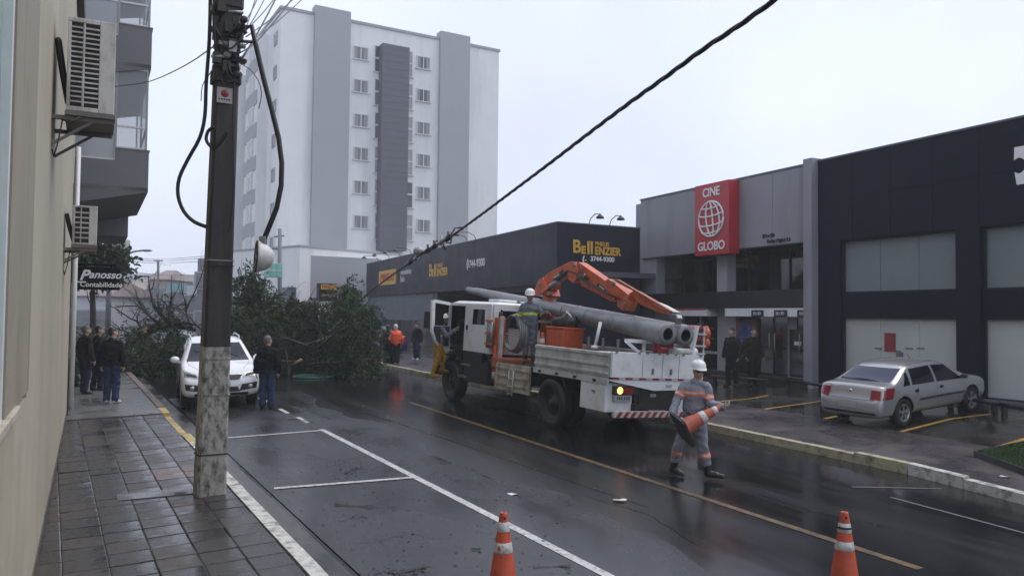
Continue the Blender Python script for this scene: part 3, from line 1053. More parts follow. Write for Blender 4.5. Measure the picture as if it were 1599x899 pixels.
def wbox(W, lo, hi):
    mb = MB()
    c = [bw(W, x, y, z) for z in (lo[2], hi[2]) for (x, y) in ((lo[0], lo[1]), (hi[0], lo[1]), (hi[0], hi[1]), (lo[0], hi[1]))]
    mb.add(c, [(0, 3, 2, 1), (4, 5, 6, 7), (0, 1, 5, 4), (1, 2, 6, 5), (2, 3, 7, 6), (3, 0, 4, 7)])
    return mb
# roof z is absolute in B1 frame; for B2 use the same world height
dz = B1.o.z - B2.o.z
obj('fascia', wbox(B1, (0, 0, zf1), (L1, 0.35, zr1)), m_navy, t)
obj('front_wall', wbox(B2, (0.02, 0.0, -1), (B2.len, 0.35, zr1 + dz)), m_navy, t)
mb = wbox(B1, (-0.02, -0.03, zr1), (L1 + .02, 0.38, zr1 + .05)); obj('coping', mb, m_td, t)
mb = wbox(B2, (0.1, -0.03, zr1 + dz), (B2.len, 0.38, zr1 + dz + .05)); obj('coping', mb, m_td, t)
obj('roof_slab', wbox(B1, (0, 0.4, zf1 + .3), (L1, 9, zf1 + .5)), m_td, t)
xg = B1.uv(673, 480)[0]
zmid = B1.uv(640, 500)[1]
obj('lower_wall', wbox(B1, (0, 0.12, zmid), (xg, 0.4, zf1)), m_greyb, t)
obj('end_wall', wbox(B1, (-6, 1.2, -3), (-0.02, 9, zr1 - 0.75)), m_tg, t)
obj('end_pier', wbox(B1, (-0.6, 0.1, -3), (-0.01, 0.6, zr1 - 0.6)), m_tg, t)
xw0 = 0.5
for i in range(4):
    xa = xw0 + i * (xg - 0.5) / 4; xb = xa + (xg - 0.5) / 4 - 0.12
    f = obj('window', wbox(B1, (xa - .12, 0.15, -2), (xa - .005, 0.35, zmid)), m_greyb, t)
    obj('pane', wbox(B1, (xa, 0.25, -2), (xb, 0.27, zmid)), m_darkgl, f)
obj('door_pier', wbox(B1, (xg, 0.15, -1.5), (xg + 0.5, 0.5, zf1)), m_greyb, t)
obj('workshop_floor', wbox(B1, (xg + .5, 0.4, -0.2), (L1 - 5, 8, 0.0)), m_td, t)
obj('back_wall', wbox(B1, (0, 3.4, -2), (L1 - 1.2, 3.6, zf1)), m_td, t)
obj('door_pier', wbox(B1, (L1 - 1.0, 0.1, -1), (L1 - .01, 0.5, zf1)), m_navy, t)
def wtext(W, s_, size, m, x, z, y=-0.026, parent=None, base=None, **k):
    me_o = text('lettering', s_, size, m, parent, (0, 0, 0), **k)
    base = base or W
    p = W.world(x, y, z)
    q = p - base.o
    me_o.location = (q.dot(base.x), q.dot(base.y), q.z)
    ang = math.atan2(W.x.y, W.x.x) - math.atan2(base.x.y, base.x.x)
    me_o.rotation_euler = (0, 0, ang)
    return me_o
def bell(W, pxa, pya, pxb, pyb):
    """logo lettering between two pixels on wall W (left-top, right-bottom)"""
    x0, z1 = W.uv(pxa, pya); x1, z0 = W.uv(pxb, pyb)
    wd, ht = x1 - x0, z1 - z0
    o1 = wtext(W, 'B', ht * 1.25, m_gold, x0 + wd * .075, z0 + ht * .50, parent=t, base=B1, bold=.030 * ht)
    o2 = wtext(W, 'E', ht * .72, m_gold, x0 + wd * .205, z0 + ht * .31, parent=t, base=B1, bold=.036 * ht)
    o3 = wtext(W, 'll', ht * 1.22, m_gold, x0 + wd * .335, z0 + ht * .46, parent=t, base=B1, bold=.036 * ht)
    o4 = wtext(W, 'ENZIER', ht * .76, m_gold, x0 + wd * .69, z0 + ht * .30, parent=t, base=B1, bold=.030 * ht, xs=wd * .6 / (ht * .76 * 3.75))
    o5 = wtext(W, 'PNEUS', ht * .40, m_gold, x0 + wd * .575, z0 + ht * .80, parent=t, base=B1, bold=.010 * ht)
bell(B2, 894, 374, 972, 401)
x, z = B2.uv(938, 405); wtext(B2, '3744-9300', 0.25, m_wtxt, x + .06, z, parent=t, base=B1, bold=.006)
x, z = B2.uv(914, 405); wtext(B2, '(', 0.30, m_wtxt, x - .10, z, parent=t, base=B1, bold=.012); wtext(B2, '.', 0.45, m_wtxt, x - .0, z + .08, parent=t, base=B1)
bell(B1, 671, 413, 701, 430)
xa, _ = B1.uv(734, 411); xb, z = B1.uv(754, 410)
wtext(B1, '3744-9300', 0.5, m_wtxt, (xa + xb) / 2, z, parent=t, base=B1, bold=.008)
x, z = B1.uv(730.5, 412); wtext(B1, '(', 0.55, m_wtxt, x, z, parent=t, base=B1, bold=.014)
# yellow tyre-maker panel with red lettering
xa, za = B1.uv(593, 424); xb, zb = B1.uv(619, 443)
obj('sign_panel', wbox(B1, (xa, -0.05, zb), (xb, -0.003, za)), m_gold, t)
wtext(B1, 'PIRELLI', 0.75 * (za - zb), m_red, (xa + xb) / 2, (za + zb) / 2, y=-.06, parent=t, base=B1, xs=(xb - xa) * .86 / (0.75 * (za - zb) * 3.35), bold=.01)
xa, z = B1.uv(624, 426); xb, _ = B1.uv(646, 423)
wtext(B1, 'revendedor', 0.46, m_wtxt, (xa + xb) / 2, z, parent=t, base=B1)
x, z = B1.uv(629, 436); wtext(B1, 'Solo', 0.5, m_wtxt, x, z, parent=t, base=B1)
# goose-neck lamps along the roof edge
m_lampk = mat('lamp_metal', (0.06, 0.06, 0.065), 0.4, metal=0.6)
gl = []
def goose(W, px, z, out_, label):
    x = W.uv(px, 400)[0]
    o = W.world(x, 0.1, z)
    t_ = thing('gooseneck_lamp', label, 'lamp', o, W.rot, 'gooseneck lamps on the tyre shop roof')
    mb = MB(); mb.tube([(0, 0, 0), (0, -0.15, 0.25), (-.0, -0.45, 0.38), (0, -out_, 0.33)], 0.018, 6); obj('arm', mb, m_lampk, t_)
    mb = MB(); mb.lathe([(0.02, 0.12), (0.05, 0.08), (0.14, 0.0), (0.15, -0.06), (0.02, -0.05)], 10, (0, -out_, 0.24)); obj('shade', mb, m_lampk, t_)
goose(B2, 921, zr1 + dz, 0.75, 'left gooseneck roof lamp above the large gold lettering')
goose(B2, 953, zr1 + dz, 0.75, 'right gooseneck roof lamp above the large gold lettering')
for i, px in enumerate((590, 607, 624, 641, 728, 741)):
    goose(B1, px, zr1, 1.0, ['gooseneck roof lamp at the far left end of the tyre shop', 'second gooseneck roof lamp from the far end of the tyre shop',
                              'third gooseneck roof lamp from the far end of the tyre shop', 'fourth gooseneck roof lamp from the far end, left of the cable clamps',
                              'gooseneck roof lamp just right of the cable clamps', 'gooseneck roof lamp second to the right of the cable clamps'][i])

# totem sign among the foliage
tp = P(512, 545)
tp = PD(512, 520, 37)
o = Vector((tp.x, tp.y, g(tp.x, tp.y)))
WT = Wall(PD(498, 500, 37), PD(527, 500, 37.6))
t = thing('totem_sign', 'dark totem sign with yellow strip rising behind the fallen tree', 'sign', WT.o, WT.rot)
x1, zt = WT.uv(527, 443); _, zb = WT.uv(510, 470); _, zy = WT.uv(510, 452)
mb = MB(); mb.box((0, 0, zb), (x1, 0.3, zt)); obj('panel', mb, m_navy, t)
mb = MB(); mb.box((0.06, -0.03, zy), (x1 - .02, -0.003, zt - .05)); obj('yellow_strip', mb, m_gold, t)
text('lettering', 'PIRELLI', 0.2, m_red, t, (x1 / 2, -0.04, (zy + zt) / 2 - .02), xs=1.1)
text('lettering', 'BELLENZIER', 0.13, m_gold, t, (x1 / 2, -0.01, WT.uv(510, 461)[1]))
mb = MB(); mb.box((0.1, 0.02, -0.5), (x1 - .1, 0.28, zb)); obj('plinth', mb, m_tw, t)

# ---------------------------------------------------------------- cinema
m_cin = mat('cinema_grey', (0.26, 0.265, 0.29), 0.6, var=0.05, scale=0.8, dirt=(0.14, 0.14, 0.155), dirt_amt=0.5, dirt_scale=0.8, dirt_stretch=(1.5, 1.5, .2))
m_cinl = mat('cinema_light', (0.34, 0.35, 0.37), 0.6, var=0.04)
m_wpanel = mat('white_panel', (0.72, 0.72, 0.73), 0.5, var=0.05)
m_black = mat('black_trim', (0.008, 0.0085, 0.012), 0.5, var=0.15)
m_redside = m_red
C0 = PD(1000, 452, 30.4 * KF); C1 = PD(1264, 452, 22.9 * KF)
WC = Wall(C0, C1)
LC = WC.len
ztop = WC.uv(1130, 286)[1]
zfb = WC.uv(1130, 391)[1]
t = thing('cinema', 'grey cinema building with red sign box, dark awning and glass doors', 'cinema', WC.o, WC.rot)
def cz(px, py, y=0.0): return WC.uv(px, py, y)[1]
def cx(px, y=0.0, py=450): return WC.uv(px, py, y)[0]
mb = MB(); mb.box((0, 0, zfb), (LC, 0.45, ztop)); obj('fascia', mb, m_cin, t)
mb = MB(); mb.box((-0.02, -0.03, ztop), (LC, 9, ztop + 0.06)); obj('coping', mb, m_td, t)
mb = MB(); mb.box((-1.0, 0.46, -1), (0.3, 9, ztop)); mb.box((0.3, 1.62, -1), (LC, 9, ztop - .01)); obj('wall', mb, m_cin, t)
mb = MB(); mb.box((0.3, 0.46, zfb), (LC, 1.61, zfb + .2)); obj('ceiling', mb, m_black, t)
zab, zat = cz(1130, 481, -.06), cz(1130, 455, -.06)
mb = MB(); mb.box((-0.6, -0.06, zab), (LC - .02, 1.6, zat)); obj('awning', mb, m_black, t)
xl, xr_ = cx(1123, .2), cx(1149, .2)
mb = MB(); mb.box((xl, 0.1, zat), (xr_ * .6 + xl * .4, 0.5, zfb)); obj('pillar', mb, m_cinl, t)
mb = MB(); mb.box((0.01, 0.1, zat), (0.9, 0.5, zfb)); obj('pillar', mb, m_cin, t)
n = 4
for i in range(n):
    xa = 0.95 + i * (LC - 1.0) / n; xb = xa + (LC - 1) / n - .06
    f = MB(); f.box((xb, 1.2, zat), (xb + .06, 1.3, zfb)); fo = obj('window', f, m_black, t)
    p = MB(); p.box((xa, 1.24, zat), (xb, 1.26, zfb)); obj('pane', p, m_darkgl, fo)
# ground floor
YG = .45
zw0, zw1 = cz(1200, 494, -.05), cz(1200, 484, -.05)
xa = cx(1066, YG); xp0 = cx(1121, YG); xp1 = cx(1150, YG); xq = cx(1184, YG)
mb = MB(); mb.box((xa, -.05, zw0), (xp0, YG + .1, zab - .005)); obj('white_header', mb, m_wpanel, t)
mb = MB(); mb.box((xa, -.062, zab - .06), (xp0, -.051, zab - .01)); obj('red_strip', mb, m_red, t)
mb = MB(); mb.box((xp1, -.05, zw0), (LC - .06, YG + .1, zab - .005)); obj('white_header', mb, m_wpanel, t)
for px in (1183, 1219, 1256):
    x = cx(px, -.06); z = (zw0 + zw1) / 2
    mb = MB(); mb.box((x - .26, -.085, z - .12), (x + .26, -.0515, z + .1)); so = obj('small_sign', mb, m_black, t)
    text('lettering', '2D 3D', 0.13, m_wpanel, so, (x, -.09, z - .01))
mb = MB(); mb.box((xp0, YG - .02, -.3), (xp1, YG + .2, zw1 + .2)); obj('grey_panel', mb, m_cinl, t)
mb = MB(); mb.box((0.3, YG + .05, -.3), (xa, YG + .2, zab)); obj('grey_panel', mb, m_cin, t)
for (u0, u1) in ((xa, (xa + xp0) / 2), ((xa + xp0) / 2, xp0)):
    f = MB(); f.box((u0, YG, -.2), (u0 + .06, YG + .1, zw0)); f.box((u0 + .06, YG, 0.55), (u1, YG + .1, .65)); f.box((u0 + .06, YG, -.2), (u1, YG + .1, .0)); fo = obj('window', f, m_cinl, t)
    p = MB(); p.box((u0 + .06, YG + .05, 0), (u1, YG + .06, zw0)); obj('pane', p, m_darkgl, fo)
# poster
zp1 = cz(1168, 496, YG - .05); zp0 = cz(1168, 552, YG - .05); 
mb = MB(); mb.box((xp1 + .03, YG - .05, zp0), (xq, YG + .1, zp1)); po = obj('poster', mb, mat('poster_orange', (0.20, 0.085, 0.05), 0.5, var=0.5, scale=2.5, dirt=(0.05, 0.08, 0.22), dirt_amt=0.9, dirt_scale=1.5), t)
mb = MB(); xm = (xp1 + xq) / 2; hh = zp1 - zp0
mb.prism([(xm - .45, zp0 + .02), (xm - .1, zp0 + .02), (xm + .05, zp0 + hh * .5), (xm + .3, zp0 + hh * .45), (xm + .1, zp0 + hh * .95), (xm - .25, zp0 + hh * .8)], YG - .056, YG - .052, 'Y')
obj('poster_print', mb, mat('poster_blue', (0.05, 0.09, 0.26), 0.5, var=0.6, scale=4), po)
mb = MB(); mb.box((xp1 + .03, YG - .05, -.2), (xq, YG + .1, zp0 - .02)); lb = obj('notice_board', mb, m_black, t)
for k in range(7):
    mb = MB(); mb.box((xp1 + .25, YG - .056, 0.55 + k * .1), (xq - .35, YG - .052, 0.60 + k * .1)); obj('notice_line', mb, m_cin, lb)
# glass doors
xd0 = xq + .04; xd1 = LC - .02
nd = 4
for i in range(nd):
    u0 = xd0 + (xd1 - xd0) * i / nd; u1 = xd0 + (xd1 - xd0) * (i + 1) / nd
    f = MB(); f.box((u0, YG - .02, -.2), (u0 + .05, YG + .06, zw0)); f.box((u0 + .05, YG - .02, -.2), (u1, YG + .06, .02)); fo = obj('door', f, m_black if i != 2 else m_cin, t)
    p = MB(); p.box((u0 + .05, YG + .01, 0.02), (u1, YG + .025, zw0)); obj('pane', p, m_darkgl, fo)
    hx = u1 - .1 if i % 2 == 0 else u0 + .13
    h = MB(); h.tube([(hx, YG - .08, .75), (hx, YG - .08, 1.35)], .018, 6); obj('handle', h, m_cinl, fo)
    if i >= 2:
        q = MB(); q.box((u0 + .25, YG - .012, 1.0), (u1 - .1, YG - .004, 1.12)); obj('door_strip', q, m_wpanel, fo)
q = MB(); xx = cx(1239, YG); q.box((xx - .16, YG - .03, 1.5), (xx + .16, YG - .015, 2.0)); obj('notice', q, m_cinl, t)
# door step and floor slab
mb = MB(); mb.box((-0.5, -0.3, -.6), (LC + .2, YG, 0.0)); obj('step', mb, m_walkbase, t)
# red sign box
xs0, zs1 = WC.uv(1085, 291, -.45); xs1, zs0 = WC.uv(1138, 396, -.45)
zs1 = WC.uv(1110, 286, -.45)[1]; zs0 = WC.uv(1110, 398, -.45)[1]
t = thing('red_sign_box', 'red cinema sign box with white lettering and wire globe on grey fascia', 'sign', WC.world(xs0, -0.45, zs0), WC.rot)
sw, sh = xs1 - xs0, zs1 - zs0
mb = MB(); mb.box((0, 0, 0), (sw, 0.44, sh)); obj('box', mb, m_red, t, bevel=0.012)
text('lettering', 'CINE', sh * .17, m_wtxt, t, (sw * .5, -0.012, sh * .87), bold=.008, xs=.95)
text('lettering', 'GLOBO', sh * .17, m_wtxt, t, (sw * .5, -0.012, sh * .12), bold=.008, xs=.98)
cxg, czg, rx, rz_ = sw * .5, sh * .50, sw * .36, sh * .245
def gtube(pts): 
    mb = MB(); mb.tube(pts, sw * .017, 6); return mb
mb = MB()
def ring(fn, a0=0, a1=2 * PI, n=28):
    mb.tube([fn(a0 + (a1 - a0) * i / n) for i in range(n + 1)], sw * .018, 6)
ring(lambda a: (cxg + rx * math.cos(a), -0.02, czg + rz_ * math.sin(a)))
for lat in (-.62, -.2, .25, .65):
    zc, rr = math.sin(lat * 1.2), math.cos(lat * 1.2)
    ring(lambda a: (cxg + rx * rr * math.sin(a), -0.02, czg + rz_ * (zc + .16 * rr * math.cos(a) * -1 + .05 * math.sin(a))), -PI / 2, PI / 2, 14)
for lon in (-.55, .0, .6):
    ring(lambda a: (cxg + rx * (math.sin(lon + .15) * math.cos(a) - .12 * math.sin(a)), -0.02, czg + rz_ * math.sin(a)), -PI / 2, PI / 2, 14)
obj('globe', mb, m_wtxt, t)
ct = bpy.data.objects['cinema']
xa, z = WC.uv(1219, 366); text('lettering', '3D e 2D', 0.15, m_black, ct, (xa - .5, -0.026, z), bold=.006)
xa, z = WC.uv(1231, 374); text('lettering', 'Dolby Digital 7.1', 0.145, m_black, ct, (xa - .38, -0.026, z), bold=.006)
# end column between cinema and black building
xk0, _ = WC.uv(1262.5, 450, -.25); xk1, _ = WC.uv(1276, 450, -.25)
zk = WC.uv(1268, 246, -.25)[1]
mb = MB(); mb.box((LC + .003, -0.25, -.8), (LC + .003 + (xk1 - xk0), 0.6, zk)); obj('end_column', mb, m_cin, ct)
mb = MB(); mb.box((LC - .05, -0.29, -.8), (LC + .05 + (xk1 - xk0), -0.251, -.02)); obj('column_foot', mb, m_cinl, ct)

# ---------------------------------------------------------------- black showroom
m_kblack = mat('black_cladding', (0.0095, 0.010, 0.020), 0.6, var=0.15, scale=0.7, spec=0.12)
m_pale_u = mat('reflection_grey_tone', (0.30, 0.33, 0.34), 0.7, var=0.06, scale=0.8)  # upper panels greyed to imitate reflections in the glass
m_pale = mat('lit_interior_tone', (0.78, 0.80, 0.76), 0.7, var=0.04, scale=0.8)  # lower panels paled to imitate a lit interior
m_clear = glass_mat('showroom_glass', (0.10, 0.12, 0.12), 0.03, see=0.86, spec=.4)
K0 = WC.world(LC + .01 + (xk1 - xk0), 0, 0)
K0 = Vector((K0.x, K0.y, WC.o.z))
K1 = PD(1599, 452, 16.9)
WK = Wall(K0, K0 + WC.x * 10, z=WC.o.z)
def kx(px, py=450, y=0.0): return WK.uv(px, py, y)[0]
def kz(px, py, y=0.0): return WK.uv(px, py, y)[1]
LK = 16.0
ztk = kz(1290, 250)
xa0, xa1 = kx(1312), kx(1494)
xb0 = kx(1532)
wins_u = (kz(1312, 457.5), kz(1312, 376))
wins_l = (kz(1313, 600), kz(1313, 494.5))
t = thing('black_showroom', 'black clad showroom with tall pale display windows at the right', 'building', WK.o, WK.rot)
mb = MB(); mb.box((0, 0, wins_u[1]), (LK, 0.4, ztk)); obj('fascia', mb, m_kblack, t)
mb = MB(); mb.box((-0.05, -0.03, ztk), (LK, 8, ztk + .05)); obj('coping', mb, m_td, t)
mb = MB(); mb.box((0.02, 0.05, wins_l[1]), (LK, 0.4, wins_u[0])); obj('mid_band', mb, m_kblack, t)
mb = MB(); mb.box((0, 0, -1.4), (xa0, 0.4, wins_u[1])); obj('pillar', mb, m_kblack, t)
wid = xa1 - xa0
gap = xb0 - xa1
x = xa1
cols_ = [(xa0, xa1)]
while x < LK - 2:
    mb = MB(); mb.box((x, -0.04, -1.4), (x + gap, 0.4, wins_u[1])); obj('pillar', mb, m_kblack, t)
    cols_.append((x + gap, min(x + gap + wid, LK)))
    x += gap + wid
zpl = wins_l[0]
mb = MB(); mb.box((xa0, 0.02, -1.4), (LK, 0.195, zpl)); obj('plinth', mb, m_greyb, t)
for (u0, u1) in cols_:
    for (z0, z1) in (wins_u, wins_l):
        f = MB(); fr = .04
        f.box((u0 + .002, 0.10, z0), (u0 + fr, 0.16, z1)); f.box((u1 - fr, 0.10, z0), (u1 - .002, 0.16, z1)); f.box((u0 + fr, 0.10, z0), (u1 - fr, 0.16, z0 + fr)); f.box((u0 + fr, 0.10, z1 - fr), (u1 - fr, 0.16, z1))
        fo = obj('window', f, m_black, t)
        p = MB(); p.box((u0 + fr, 0.125, z0 + fr), (u1 - fr, 0.135, z1 - fr)); obj('pane', p, m_clear, fo)
    w3 = (u1 - u0) / 3
    for k in range(3):
        p = MB(); p.box((u0 + k * w3 + .015, 0.20, zpl - .3), (u0 + (k + 1) * w3 - .01, 0.24, wins_l[1] + .3)); obj('window_tone_panel', p, m_pale, t)  # added panel close behind the glass, lit interior put into its colour
        p = MB(); p.box((u0 + k * w3 + .015, 0.20, wins_u[0] - .2), (u0 + (k + 1) * w3 - .01, 0.24, wins_u[1] + .2)); obj('window_tone_panel', p, m_pale_u, t)
xr0, zr0 = WK.uv(1385, 548, .28); xr1, zr1_ = WK.uv(1402, 520, .28)
mb = MB(); mb.box((xr0, 0.18, zr0), (xr1, 0.197, zr1_)); obj('red_poster', mb, m_red, t)
for px in (1372, 1392, 1420, 1438):
    x_, z_ = WK.uv(px, 545, .19)
    mb = MB(); mb.box((x_ - .12, 0.185, z_), (x_ + .1, 0.198, z_ + .045)); obj('small_print', mb, m_cin, t)
mb = MB(); x_, z_ = WK.uv(1405, 560, .22); mb.box((x_ - .06, .15, z_ - .1), (x_ + .06, .19, z_ + .22)); mb.box((x_ + .08, .15, z_ - .1), (x_ + .13, .19, z_ + .18)); obj('display_stand', mb, m_cin, t)
# fragment of the white logo on the fascia
xc, zc = WK.uv(1598, 258)
_, zq1 = WK.uv(1590, 229); _, zq0 = WK.uv(1590, 288)
Ro = (zq1 - zq0) / 2
Ri = Ro * .42
mb = MB()
N = 24
outer = [(xc + Ro * math.sin(a) * 1.05, zc + Ro * math.cos(a)) for a in [PI * i / N for i in range(N + 1)]]
innr = [(xc - .1 + Ri * math.sin(a), zc + Ri * math.cos(a)) for a in [PI * i / N for i in range(N + 1)]]
left = [(xc - Ro * .42, zc - Ro), (xc - Ro * .42, zc - Ri * .75), (xc - .1, zc - Ri)]
for i in range(N):
    q = [outer[i], outer[i + 1], innr[i + 1], innr[i]]
    mb.prism(q, -0.045, -0.016, 'Y')
mb.prism([(xc - Ro * .40, zc + Ro), (xc, zc + Ro), (xc - .1, zc + Ri), (xc - Ro * .43, zc + Ri * .75)], -0.045, -0.016, 'Y')
mb.prism([(xc - Ro * .30, zc - Ro), (xc - Ro * .40, zc - Ri * .75), (xc - .1, zc - Ri), (xc, zc - Ro)], -0.045, -0.016, 'Y')
obj('logo', mb, m_wtxt, t)
# low black bumper rails in front of the facade
m_rail = mat('rail_black', (0.012, 0.012, 0.013), 0.35)
for (pa, pb, lab) in (((1478, 634), (1560, 649), 'black low bumper rail in front of the silver sedan'), ((1562, 650), (1650, 668), 'black low bumper rail nearest the right edge of the photo'),
                      ((1225, 606), (1305, 619), 'black low bumper rail left of the silver sedan by the grey column'), ((1110, 600), (1200, 607), 'black low bumper rail in front of the cinema doors')):
    a, b = PL(*pa), PL(*pb)
    t_ = thing('bumper_rail', lab, 'rail', a, math.atan2(b.y - a.y, b.x - a.x), 'low bumper rails along the parking bays')
    Lr = (b - a).length
    dzr = b.z - a.z
    mb = MB(); mb.tube([(0, 0, .25), (Lr, 0, .25 + dzr)], .045, 8); obj('bar', mb, m_rail, t_)
    for f_ in (.08, .92):
        mb = MB(); mb.box((Lr * f_ - .05, -.04, -.05 + dzr * f_), (Lr * f_ + .05, .04, .25 + dzr * f_)); obj('post', mb, m_rail, t_)

# cladding panels standing a little proud of the facades
def panels(parent, m, x0, x1, z0, z1, nx, nz, y, avoid=None):
    wx, wz = (x1 - x0) / nx, (z1 - z0) / nz
    for i in range(nx):
        for j in range(nz):
            d = rnd.uniform(0, .0025)
            mb = MB(); mb.box((x0 + i * wx + .007, y - .010 - d, z0 + j * wz + .007), (x0 + (i + 1) * wx - .007, y - .002, z0 + (j + 1) * wz - .007))
            obj('panel', mb, m, parent)
st_ = bpy.data.objects['black_showroom']
panels(st_, m_kblack, 0.01, LK, wins_u[1] + .03, ztk - .01, 13, 2, 0)
panels(st_, m_kblack, xa0, LK, wins_u[0] - (wins_u[0] - wins_l[1]) + .02, wins_u[0] - .02, 12, 1, .05) if False else None
panels(ct, m_cin, 0.01, xs0 - .02, zfb + .01, ztop - .01, 1, 1, 0)
panels(ct, m_cin, xs1 + .02, LC - .01, zfb + .01, ztop - .01, 2, 1, 0)
ts_ = bpy.data.objects['tyre_shop']
panels(ts_, m_navy, 0.02, L1 - .02, zf1 + .01, zr1 - .01, 14, 1, 0)
# ================================================================ PEOPLE
def surf_nets(Fd, org, h):
    s = Fd < 0
    nx, ny, nz = Fd.shape
    cs = np.zeros((nx - 1, ny - 1, nz - 1), np.int8)
    for i in (0, 1):
        for j in (0, 1):
            for k in (0, 1):
                cs += s[i:nx - 1 + i, j:ny - 1 + j, k:nz - 1 + k]
    act = (cs > 0) & (cs < 8)
    ii, jj, kk = np.nonzero(act)
    n = len(ii)
    idx = -np.ones(act.shape, np.int64)
    idx[ii, jj, kk] = np.arange(n)
    pos = np.zeros((n, 3)); cnt = np.zeros(n)
    corner = [(i, j, k) for i in (0, 1) for j in (0, 1) for k in (0, 1)]
    for a in corner:
        for ax in range(3):
            if a[ax] == 0:
                b = list(a); b[ax] = 1
                fa = Fd[ii + a[0], jj + a[1], kk + a[2]]
                fb = Fd[ii + b[0], jj + b[1], kk + b[2]]
                m = (fa < 0) != (fb < 0)
                t = np.where(m, fa / (fa - fb + 1e-12), 0)
                for c in range(3):
                    pos[:, c] += np.where(m, a[c] + (t if c == ax else 0), 0)
                cnt += m
    pos /= cnt[:, None]
    v = (pos + np.stack([ii, jj, kk], 1)) * h + np.array(org)
    faces = []
    for ax in range(3):
        sl0 = [slice(None)] * 3; sl1 = [slice(None)] * 3
        sl0[ax] = slice(0, -1); sl1[ax] = slice(1, None)
        m = s[tuple(sl0)] != s[tuple(sl1)]
        i, j, k = np.nonzero(m)
        o1, o2 = [(1, 2), (0, 2), (0, 1)][ax]
        e = [i, j, k]
        ok = (e[o1] > 0) & (e[o2] > 0)
        for d in (o1, o2):
            ok &= e[d] < Fd.shape[d] - 1
        i, j, k = i[ok], j[ok], k[ok]
        e = [i, j, k]
        q = []
        for (d1, d2) in ((0, 0), (1, 0), (1, 1), (0, 1)):
            c = [a.copy() for a in e]
            c[o1] -= d1; c[o2] -= d2
            q.append(idx[c[0], c[1], c[2]])
        q = np.stack(q, 1)
        faces.append(q)
    f = np.concatenate(faces)
    f = f[(f >= 0).all(1)]
    return v, f

def sdf_mesh(prims, h=0.016, k=0.03, hem=None):
    """prims: ('c', a, b, ra, rb) tapered capsule | ('e', centre, radii, 3x3 rot)"""
    lo = np.array([1e9] * 3); hi = -lo
    for p in prims:
        if p[0] == 'c':
            for q, r in ((p[1], p[3]), (p[2], p[4])):
                lo = np.minimum(lo, np.array(q) - r); hi = np.maximum(hi, np.array(q) + r)
        else:
            R = max(p[2]); lo = np.minimum(lo, np.array(p[1]) - R); hi = np.maximum(hi, np.array(p[1]) + R)
    lo -= 0.04 + k; hi += 0.04 + k
    dim = np.ceil((hi - lo) / h).astype(int) + 1
    Fd = np.full(dim, 1.0)
    ax = [lo[i] + h * np.arange(dim[i]) for i in range(3)]
    for p in prims:
        if p[0] == 'c':
            a, b = np.array(p[1], float), np.array(p[2], float)
            R = max(p[3], p[4])
            l, u = np.minimum(a, b) - R - k - .03, np.maximum(a, b) + R + k + .03
        else:
            R = max(p[2]); c = np.array(p[1], float)
            l, u = c - R - k - .03, c + R + k + .03
        i0 = np.maximum(((l - lo) / h).astype(int), 0); i1 = np.minimum(((u - lo) / h).astype(int) + 2, dim)
        X, Y, Z = np.meshgrid(ax[0][i0[0]:i1[0]], ax[1][i0[1]:i1[1]], ax[2][i0[2]:i1[2]], indexing='ij')
        if p[0] == 'c':
            d = b - a; L2 = d.dot(d) + 1e-12
            t = np.clip(((X - a[0]) * d[0] + (Y - a[1]) * d[1] + (Z - a[2]) * d[2]) / L2, 0, 1)
            D = np.sqrt((X - a[0] - t * d[0]) ** 2 + (Y - a[1] - t * d[1]) ** 2 + (Z - a[2] - t * d[2]) ** 2) - (p[3] + t * (p[4] - p[3]))
        else:
            Rm = np.array(p[3]) if len(p) > 3 and p[3] is not None else np.eye(3)
            q = [(X - c[0]) * Rm[0, i] + (Y - c[1]) * Rm[1, i] + (Z - c[2]) * Rm[2, i] for i in range(3)]
            r = p[2]
            n_ = np.sqrt((q[0] / r[0]) ** 2 + (q[1] / r[1]) ** 2 + (q[2] / r[2]) ** 2)
            D = (n_ - 1) * min(r)
        S = Fd[i0[0]:i1[0], i0[1]:i1[1], i0[2]:i1[2]]
        hh = np.clip(0.5 + 0.5 * (S - D) / k, 0, 1)
        Fd[i0[0]:i1[0], i0[1]:i1[1], i0[2]:i1[2]] = S * (1 - hh) + D * hh - k * hh * (1 - hh)
    if hem is not None:
        Fd = np.maximum(Fd, (hem - ax[2])[None, None, :])
    return surf_nets(Fd, lo, h)

def np_mesh(name, v, f, mats, smooth=True):
    me = bpy.data.meshes.new(name)
    me.from_pydata([tuple(p) for p in v], [], [tuple(int(i) for i in q) for q in f])
    for m in (mats if isinstance(mats, (list, tuple)) else [mats]):
        me.materials.append(m)
    me.polygons.foreach_set('use_smooth', [smooth] * len(me.polygons))
    bm = bmesh.new(); bm.from_mesh(me)
    bmesh.ops.recalc_face_normals(bm, faces=bm.faces)
    bm.to_mesh(me); bm.free()
    return me

